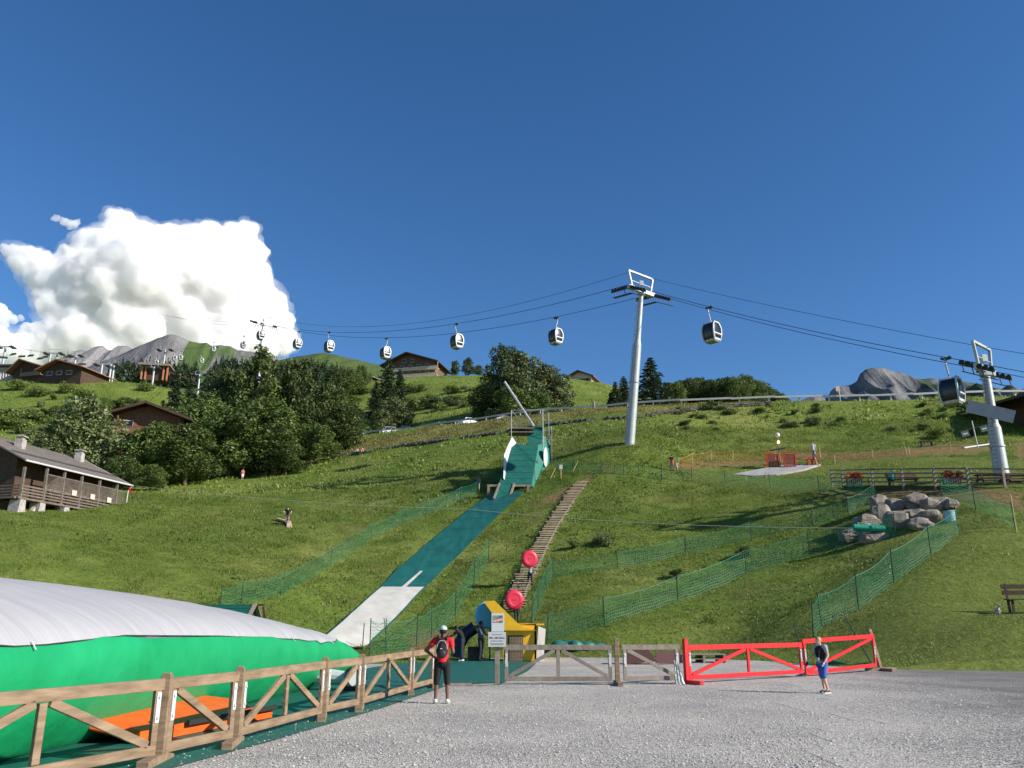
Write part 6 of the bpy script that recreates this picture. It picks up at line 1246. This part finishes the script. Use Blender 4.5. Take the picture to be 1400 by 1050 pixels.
# ------------------------------------------------------------------ people
def person(loc, rz, h, label, top, bottom, skin, hair, pose=None, vox=.02, shoe=None, group=None, long_trouser=False, hands=False, cap=None, sleeve=.5, scale_w=1.0, face=True, shorts_to=.75, sitting=False, name='person'):
    """faces -Y in its own frame; pose overrides joints (for a 1.75 m figure, metres)"""
    k = h / 1.75; J = dict(pel=(0,0,.95), wai=(0,0,1.10), che=(0,0,1.32), nec=(0,.01,1.49), hea=(0,-.015,1.635), sl=(.185,0,1.43), sr=(-.185,0,1.43), el=(.25,.02,1.15), er=(-.25,.02,1.15),
        wl=(.27,-.06,.91), wr=(-.27,-.06,.91), hl=(.095,0,.93), hr=(-.095,0,.93), kl=(.10,-.02,.50), kr=(-.10,-.02,.50), al=(.10,.03,.09), ar=(-.10,.03,.09), tl=(.115,-.13,.035), tr=(-.115,-.13,.035))
    J.update(pose or {}); J = {a: Vector(b) * k for a, b in J.items()}; W = k * scale_w
    root = empty(name, loc, rz, label, 'person', group)
    b = MB(); b.cap(J['pel'], J['wai'], .125*W, .112*W); b.cap(J['wai'], J['che'], .115*W, .13*W); b.cap(J['sl'], J['sr'], .065*W, .065*W); b.cap(J['che'], J['nec'], .10*W, .055*W); b.cap(J['nec'], J['hea'].lerp(J['nec'], .3), .055*W, .055*W)
    hd = J['hea']; b.sph(hd, (.077*k, .095*k, .115*k), 18, 14); b.sph(hd + Vector((0,-.03,-.055))*k, (.055*k,.065*k,.06*k), 14, 10)
    if face:
        b.cap(hd+Vector((0,-.088,.02))*k, hd+Vector((0,-.108,-.02))*k, .011*k, .016*k)
        for s in (-1,1): b.sph(hd+Vector((.078*s,.008,-.005))*k, (.014*k,.025*k,.034*k), 8, 6)
        b.sph(hd+Vector((0,-.085,-.062))*k, (.026*k,.015*k,.009*k), 8, 6)
    for s in 'lr':
        b.cap(J['s'+s], J['e'+s], .052*W, .042*W); b.cap(J['e'+s], J['w'+s], .041*W, .028*W); b.cap(J['h'+s], J['k'+s], .088*W, .058*W); b.cap(J['k'+s], J['a'+s], .056*W, .036*W); b.cap(J['a'+s], J['t'+s], .040*k, .028*k)
        d = (J['w'+s]-J['e'+s]).normalized(); w_ = J['w'+s]; pm = w_ + d*.07*k; sg = 1 if s == 'l' else -1
        ac = Vector((0,-1,0)); ac = (ac - d*ac.dot(d)).normalized() if abs(d.y) < .9 else Vector((1,0,0)); pl = d.cross(ac)
        b.cap(w_, pm, .026*k, .033*k)
        if hands:
            for i, (o_, ln) in enumerate(((-1.5,.062),(-.5,.075),(.5,.07),(1.5,.055))):
                r0 = pm + ac*(-o_*.019*k) + d*.018*k; m1 = r0 + d*ln*.55*k; e1 = m1 + (d*.8 - pl*sg*.5).normalized()*ln*.5*k; b.cap(r0, m1, .0095*k, .009*k); b.cap(m1, e1, .009*k, .0075*k)
            t0 = w_ + d*.03*k + ac*.024*k; t1 = t0 + (d*.6+ac*.8).normalized()*.05*k; b.cap(t0, t1, .012*k, .009*k)
        else: b.cap(pm, pm + d*.09*k, .03*k, .018*k)
    body = blob('body', skin, b, vox, root)
    t = MB(); t.cap(J['pel']+Vector((0,0,.0)), J['wai'], .140*W, .128*W); t.cap(J['wai'], J['che'], .13*W, .145*W); t.cap(J['sl'], J['sr'], .078*W, .078*W); t.cap(J['che'], J['nec']-Vector((0,0,.05))*k, .115*W, .07*W)
    for s in 'lr': t.cap(J['s'+s], J['s'+s].lerp(J['e'+s], sleeve), .072*W, .064*W)
    blob('shirt', top, t, vox, root)
    q = MB(); q.cap(J['pel']-Vector((0,0,.02))*k, J['pel'].lerp(J['wai'], .25), .138*W, .134*W)
    for s in 'lr':
        if long_trouser: q.cap(J['h'+s], J['k'+s], .106*W, .076*W); q.cap(J['k'+s], J['k'+s].lerp(J['a'+s], .93), .076*W, .058*W)
        elif shorts_to > 1: q.cap(J['h'+s], J['k'+s], .103*W, .072*W); q.cap(J['k'+s], J['k'+s].lerp(J['a'+s], shorts_to-1), .071*W, .066*W)
        else: q.cap(J['h'+s], J['h'+s].lerp(J['k'+s], shorts_to), .108*W, .092*W)
    blob('trousers' if long_trouser else 'shorts', bottom, q, vox, root)
    for s in 'lr': m = MB(); m.cap(J['a'+s]-Vector((0,-.01,.025))*k, J['t'+s], .052*k, .042*k); m.sph(J['t'+s]+Vector((0,.0,-.0))*k, .044*k, 10, 8); blob('shoe', shoe or RUBBER, m, min(vox, .02), root)
    m = MB(); m.sph(hd + Vector((0,.018,.025))*k, (.090*k,.102*k,.108*k), 18, 12)
    if cap is None: m.v = [(x, y, max(z, hd.z + (.0 if y < hd.y-.03*k else -.07)*k)) for x, y, z in m.v]; m.build('hair', hair, root, smooth=True)
    else:
        m.v = [(x, y, max(z, hd.z + (.03 if y < hd.y else -.05)*k)) for x, y, z in m.v]; m.build('hair', hair, root, smooth=True)
        m = MB(); m.sph(hd + Vector((0,.01,.04))*k, (.097*k,.11*k,.098*k), 18, 12); m.v = [(x, y, max(z, hd.z + .035*k)) for x, y, z in m.v]; m.box(hd + Vector((0,-.12,.05))*k, (.13*k,.12*k,.014*k)); m.build('cap', cap, root, smooth=True)
    return root
HAIRD = mat('dark_hair', (.012,.009,.008), .6); HAIRB = mat('fair_hair', (.30,.21,.11), .6, (.42,.30,.17), 30)
REDS = mat('red_cloth', (.55,.01,.015), .8, (.62,.02,.025), 8); BLK = mat('black_cloth', (.012,.012,.014), .85); BLUC = mat('blue_cloth', (.025,.09,.32), .8, (.035,.12,.40), 10); GREYC = mat('grey_cloth', (.30,.31,.30), .85, (.4,.41,.4), 9); NAVY = mat('navy_cloth', (.015,.02,.035), .85); WHC = mat('white_cloth', (.55,.56,.58), .8); PINKC = mat('coral_cloth', (.6,.12,.12), .8); TEALC = mat('teal_cloth', (.03,.3,.3), .8); SHOEW = mat('white_shoe', (.6,.6,.6), .6)
# woman with hand on hip, seen from behind
g = Vector((-1.52, 19.1, 0))
W_ = person(g, R(180), 1.60, 'woman in a red top and black shorts standing with a hand on her hip', REDS, BLK, SKIN_D, HAIRD, dict(er=(-.25,.02,1.16), wr=(-.24,-.16,1.16), sl=(.19,0,1.42), sr=(-.19,0,1.42), el=(.40,.06,1.20), wl=(.20,.0,1.04), kl=(.13,-.02,.5), kr=(-.12,-.02,.5), al=(.145,.03,.09), ar=(-.135,.03,.09), tl=(.165,-.12,.035), tr=(-.155,-.12,.035)),
       .013, SHOEW, hands=True, cap=mat('pale_grey_cap', (.38,.46,.47), .8), sleeve=.42, shorts_to=1.12, scale_w=1.06)
# seen from behind: the raised elbow is on the left of the picture
m = MB(); m.cap((0,.165,1.12),(0,.165,1.28),.105,.085); o = MB()
root = empty('backpack', g, R(180), 'black backpack with grey trim on the back of the woman in red', 'backpack')
m = MB(); m.sph((0,.20,1.10),(.135,.10,.17),18,12); m.sph((0,.19,1.22),(.11,.085,.13),18,12); blob('pack', BLK, m, .014, root); m = MB(); m.sph((0,.285,1.03),(.10,.045,.09),14,10); m.build('pocket', mat('black_pocket', (.02,.02,.024), .6), root, smooth=True)
for s in (-1,1): m = MB(); m.path([Vector((.08*s,.13,1.32)), Vector((.105*s,.05,1.40)), Vector((.115*s,-.09,1.33)), Vector((.12*s,-.145,1.18))], .026, 8); m.build('shoulder_strap', BLK, root, smooth=True)
m = MB(); m.path([Vector((-.115,.245,1.12)), Vector((-.10,.25,1.22)), Vector((-.05,.265,1.30)), Vector((.05,.265,1.30)), Vector((.10,.25,1.22)), Vector((.115,.245,1.12))], .010, 6); m.build('trim', GREYC, root); m = MB(); m.box((.01,.305,1.14),(.045,.012,.02)); m.build('label', WHITE, root)
m = MB(); m.cap((0,.10,1.40),(0,.125,1.30),.028,.018); o = m.build('ponytail', HAIRD, W_, smooth=True)
# boy walking to the left
g = Vector((7.72, 21.75, 0))
B_ = person(g, R(-62), 1.34, 'boy in grey shirt, blue shorts and harness walking left before the red barrier', GREYC, BLUC, SKIN_L, HAIRB, dict(hea=(0,-.09,1.62), nec=(0,-.035,1.49), che=(0,-.01,1.32), el=(.24,.03,1.16), wl=(.22,-.14,.95), er=(-.24,-.10,1.18), wr=(-.24,-.33,1.04), kl=(.10,-.10,.51), al=(.10,.05,.10), tl=(.11,-.11,.04), kr=(-.09,.04,.50), ar=(-.09,.10,.10), tr=(-.10,-.07,.04)),
       .012, mat('black_trainer', (.02,.02,.025), .6), hands=True, sleeve=.5, shorts_to=.95, scale_w=1.02)
m = MB(); k = 1.34/1.75
m.cap(Vector((0,-.0,1.33))*k, Vector((0,0,1.12))*k, .168*k, .158*k); vest = blob('harness_vest', BLK, m, .014, B_)
m = MB(); m.tube(Vector((0,0,1.00))*k, Vector((0,0,1.06))*k, .172*k, .166*k, 20); 
for s in (-1,1): m.path([Vector((.09*s,.10,1.38))*k, Vector((.10*s,.0,1.46))*k, Vector((.10*s,-.155,1.36))*k, Vector((.06*s,-.18,1.12))*k], .016, 6); m.path([Vector((.16*s,-.02,.98))*k, Vector((.13*s,-.13,.84))*k, Vector((.04*s,-.10,.80))*k], .014, 6)
m.build('harness_strap', mat('dark_strap', (.05,.05,.05), .7), B_); m = MB(); m.box(Vector((0,-.18,1.04))*k, (.10,.04,.09)); m.build('harness_buckle', GALV, B_)
for s in (-1,1): m = MB(); m.box(Vector((.11*s if s>0 else -.10, (-.03 if s>0 else .02), .022))*k, (.085*k,.29*k,.03*k)); m.build('shoe_sole', SHOEW, B_)
m = MB(); a = Vector((-.25,-.40,.93))*k; m.cap(a, a+Vector((0,-.04,-.05)), .035, .03); o = blob('carabiner_grip', BLK, m, .01, B_)
# two people in the shade by the tube
DSK = SKIN_D
g = on(636, 901); person(Vector((g.x, 38.6, 0)), R(-100), 1.66, 'person in dark clothes bending towards the blue tube in the shade', BLK, NAVY, DSK, HAIRD, dict(che=(0,-.12,1.28), nec=(0,-.24,1.40), hea=(0,-.31,1.50), wai=(0,-.03,1.10), sl=(.18,-.2,1.36), sr=(-.18,-.2,1.36), el=(.2,-.42,1.2), er=(-.2,-.42,1.2), wl=(.15,-.62,1.1), wr=(-.15,-.62,1.1)), .03, long_trouser=True, shoe=SHOEW)
g = on(664, 897); person(Vector((g.x-.05, 38.9, 0)), R(70), 1.72, 'person in a grey blue jacket standing between the tube and the yellow hut', mat('grey_blue_cloth', (.07,.09,.13), .85), NAVY, DSK, HAIRD, dict(el=(.22,-.12,1.18), wl=(.18,-.34,1.1), er=(-.22,-.12,1.18), wr=(-.16,-.34,1.1)), .03, long_trouser=True, sleeve=.95)
# ring carriers on the stair
def ring(px, py, r_px, Y, label, pl_):
    c = at(px, py, Y); r = r_px / F * Y; root = empty('inflatable_ring', c, R(14), label, 'inflatable ring', 'red inflatable rings carried up the stair'); m = MB(); N_, M_ = 48, 16; vs = []; fs = []
    R0, r0 = r*.62, r*.38
    for i in range(N_):
        a = 2*math.pi*i/N_
        for j in range(M_): b_ = 2*math.pi*j/M_; q = R0 + r0*math.cos(b_)*(1 if math.cos(b_) > 0 else 1.0); vs.append((q*math.cos(a), r0*.72*math.sin(b_), q*math.sin(a)))
    for i in range(N_):
        for j in range(M_): fs.append((i*M_+j, ((i+1)%N_)*M_+j, ((i+1)%N_)*M_+(j+1)%M_, i*M_+(j+1)%M_))
    m.add(vs, fs); m.build('tube', PINK, root, smooth=True); m = MB(); m.tube((0,-r0*.66,0),(0,.02,0), R0*1.02, None, 40); m.build('bottom_disc', PINK, root, bevel=.02)
    m = MB()
    for s in (-1,1): m.path([Vector((s*.05,-r0*.66,.06)), Vector((s*.10,-r0*.66-.03,.0)), Vector((s*.05,-r0*.66,-.06))], .010, 6)
    m.build('handle', mat('dark_red_strap', (.30,.02,.04), .6), root); return root
fY = on(724, 800).y; Yr = fY - .35
ring(724, 764, 11.5, Yr, 'red inflatable ring carried higher up the stair', None); f = gy(725, fY); person(f, R(20), 1.62, 'person climbing the stair hidden behind the upper red ring', GREYC, NAVY, SKIN_D, HAIRD, dict(el=(.28,-.12,1.3), wl=(.25,-.3,1.4), er=(-.28,-.12,1.3), wr=(-.25,-.3,1.4), kr=(-.1,.14,.62), ar=(-.1,.22,.3), tr=(-.1,.05,.25)), .035, long_trouser=True)
fY = on(706, 850).y; ring(703, 820, 13.2, fY - .35, 'red inflatable ring carried near the foot of the stair', None); f = gy(706, fY); person(f, R(15), 1.55, 'person climbing near the stair foot, hidden behind the lower red ring', NAVY, NAVY, SKIN_D, HAIRD, dict(el=(.28,-.12,1.3), wl=(.25,-.3,1.4), er=(-.28,-.12,1.3), wr=(-.25,-.3,1.4)), .035, long_trouser=True)
# figures on the slope
p = on(392, 719); FWD = R(12)
person(p + Vector((0,0,.12)), FWD, 1.75, 'mountain biker in black riding towards the yard down the left meadow', BLK, mat('plum_cloth', (.10,.06,.10), .8), SKIN_L, HAIRD, dict(pel=(0,.28,.92), wai=(0,.2,1.06), che=(0,.02,1.26), nec=(0,-.12,1.38), hea=(0,-.22,1.48), sl=(.19,-.05,1.36), sr=(-.19,-.05,1.36), el=(.36,-.18,1.18), er=(-.36,-.18,1.18), wl=(.28,-.42,1.02), wr=(-.28,-.42,1.02),
    hl=(.1,.24,.9), hr=(-.1,.24,.9), kl=(.14,-.12,.66), kr=(-.14,-.02,.56), al=(.12,.06,.32), ar=(-.12,.12,.2), tl=(.12,-.1,.27), tr=(-.12,-.05,.15)), .03, cap=BLK)
root = empty('mountain_bike', p, FWD, 'dark mountain bike under the rider on the left meadow', 'bicycle')
for y in (-.52, .52):
    m = MB(); N_ = 28; pts = [Vector((0, y + .33*math.cos(2*math.pi*i/N_), .34 + .33*math.sin(2*math.pi*i/N_))) for i in range(N_+1)]; m.path(pts, .028, 6); w_ = m.build('wheel', RUBBER, root); m = MB()
    for i in range(0, N_, 4): m.tube((0,y,.34), pts[i], .006, None, 4)
    m.tube((-.05,y,.34),(.05,y,.34), .03, None, 8); m.build('spokes', GALV, w_)
m = MB(); m.path([Vector((0,.52,.34)), Vector((0,.12,.36)), Vector((0,-.34,.72)), Vector((0,.2,.74)), Vector((0,.12,.36))], .02, 6); m.tube((0,.2,.74),(0,.52,.34), .015, None, 6); m.tube((0,.2,.74),(0,.24,.88), .015, None, 6); m.build('frame', STEEL, root)
m = MB(); m.tube((.06,-.52,.34),(.05,-.36,.86), .018, None, 6); m.tube((-.06,-.52,.34),(-.05,-.36,.86), .018, None, 6); m.tube((-.36,-.40,.96),(.36,-.40,.96), .015, None, 6); m.tube((0,-.36,.84),(0,-.40,.96), .02, None, 6); m.build('fork_and_handlebar', STEEL, root); m = MB(); m.sph((0,.26,.90), (.07,.13,.03), 10, 6); m.build('saddle', RUBBER, root)
a, b = on(379,712)+Vector((0,0,.25)), on(394,717)+Vector((0,0,.3)); m = MB(); m.bar(a, b, .5, .06); m.bar(b, on(396,722)+Vector((0,0,.03)), .5, .06); root = empty('bike_ramp', b, 0, 'small plank ramp under the mountain biker', 'ramp'); m.build('planks', STW, root, b); m = MB(); m.tube(b, b-Vector((0,0,.5)), .05, None, 6); m.tube(a, a-Vector((0,0,.5)), .05, None, 6); m.build('supports', WOOD2, root, b)
SIT = dict(pel=(0,0,.22), wai=(0,.02,.38), che=(0,.0,.62), nec=(0,-.02,.80), hea=(0,-.05,.94), sl=(.18,0,.73), sr=(-.18,0,.73), el=(.24,-.12,.5), er=(-.24,-.12,.5), wl=(.16,-.32,.48), wr=(-.16,-.32,.48), hl=(.1,-.02,.18), hr=(-.1,-.02,.18), kl=(.13,-.38,.42), kr=(-.13,-.38,.42), al=(.12,-.52,.06), ar=(-.12,-.52,.06), tl=(.12,-.66,.03), tr=(-.12,-.66,.03))
p = on(488, 621); person(p, R(-20), 1.7, 'seated person in white on the stone wall, left of the pair', WHC, GREYC, SKIN_L, HAIRD, SIT, .035); p = on(495, 620); person(p, R(10), 1.7, 'seated person in red on the stone wall, right of the pair', PINKC, GREYC, SKIN_L, HAIRD, SIT, .035)
p = on(331, 657); person(p, R(40), 1.65, 'tiny person in a pale pink top at the edge of the dark trees', PINKC, WHC, SKIN_L, HAIRD, None, .04)
p = on(919, 643); person(p, R(150), 1.68, 'woman in a dark top and coral skirt beside a child by the orange net', mat('maroon_cloth', (.12,.02,.03), .8), PINKC, SKIN_L, HAIRD, None, .035); p = on(925.5, 644); person(p, R(160), .98, 'small child in white beside the woman at the orange net', WHC, WHC, SKIN_L, HAIRB, None, .025)
p = on(1113, 628); person(p + Vector((0,0,.9)) if False else p, R(-20), 1.9, 'person in a white shirt standing behind the red frame', WHC, GREYC, SKIN_L, HAIRD, None, .035, long_trouser=True)
p = on(1115, 637); person(p, R(60), 1.55, 'person in a dark top leaning back on the red frame', NAVY, PINKC, SKIN_L, HAIRD, dict(pel=(0,.12,.85), kl=(.1,-.1,.5), kr=(-.1,-.1,.5), al=(.1,-.25,.09), ar=(-.1,-.25,.09), tl=(.1,-.38,.04), tr=(-.1,-.38,.04)), .035)
c = at(1221, 663, 65.4); S2 = {a: (b[0], b[1], b[2]+.25) if a not in ('al','ar','tl','tr') else (b[0], b[1]+.08, b[2]) for a, b in SIT.items()}; person(c, R(170), 1.65, 'person in a teal top sitting on the terrace bench', TEALC, NAVY, SKIN_L, HAIRB, S2, .035)
# small dog on the lawn
c = on(1365, 841); root = empty('dog', c, R(25), 'small white and brown dog sitting on the lawn left of the bench', 'dog'); m = MB(); m.cap((0,.10,.14),(0,-.03,.27),.085,.07); m.cap((0,-.03,.27),(0,-.08,.37),.05,.045); m.sph((0,-.10,.41),(.055,.065,.055)); m.cap((0,-.14,.40),(0,-.20,.385),.03,.02); m.cap((0,.17,.08),(.1,.26,.10),.02,.012)
for s in (-1,1): m.cap((.045*s,-.06,.24),(.05*s,-.10,.03),.026,.02); m.cap((.05*s,-.10,.02),(.05*s,-.14,.018),.02,.018); m.cap((.07*s,.10,.10),(.09*s,-.0,.10),.055,.035); m.cap((.09*s,0,.09),(.085*s,.05,.02),.028,.02); m.cap((.04*s,-.08,.45),(.06*s,-.07,.49),.016,.006)
blob('body', mat('dog_fur', (.48,.45,.42), .9, (.22,.12,.07), 5), m, .012, root)
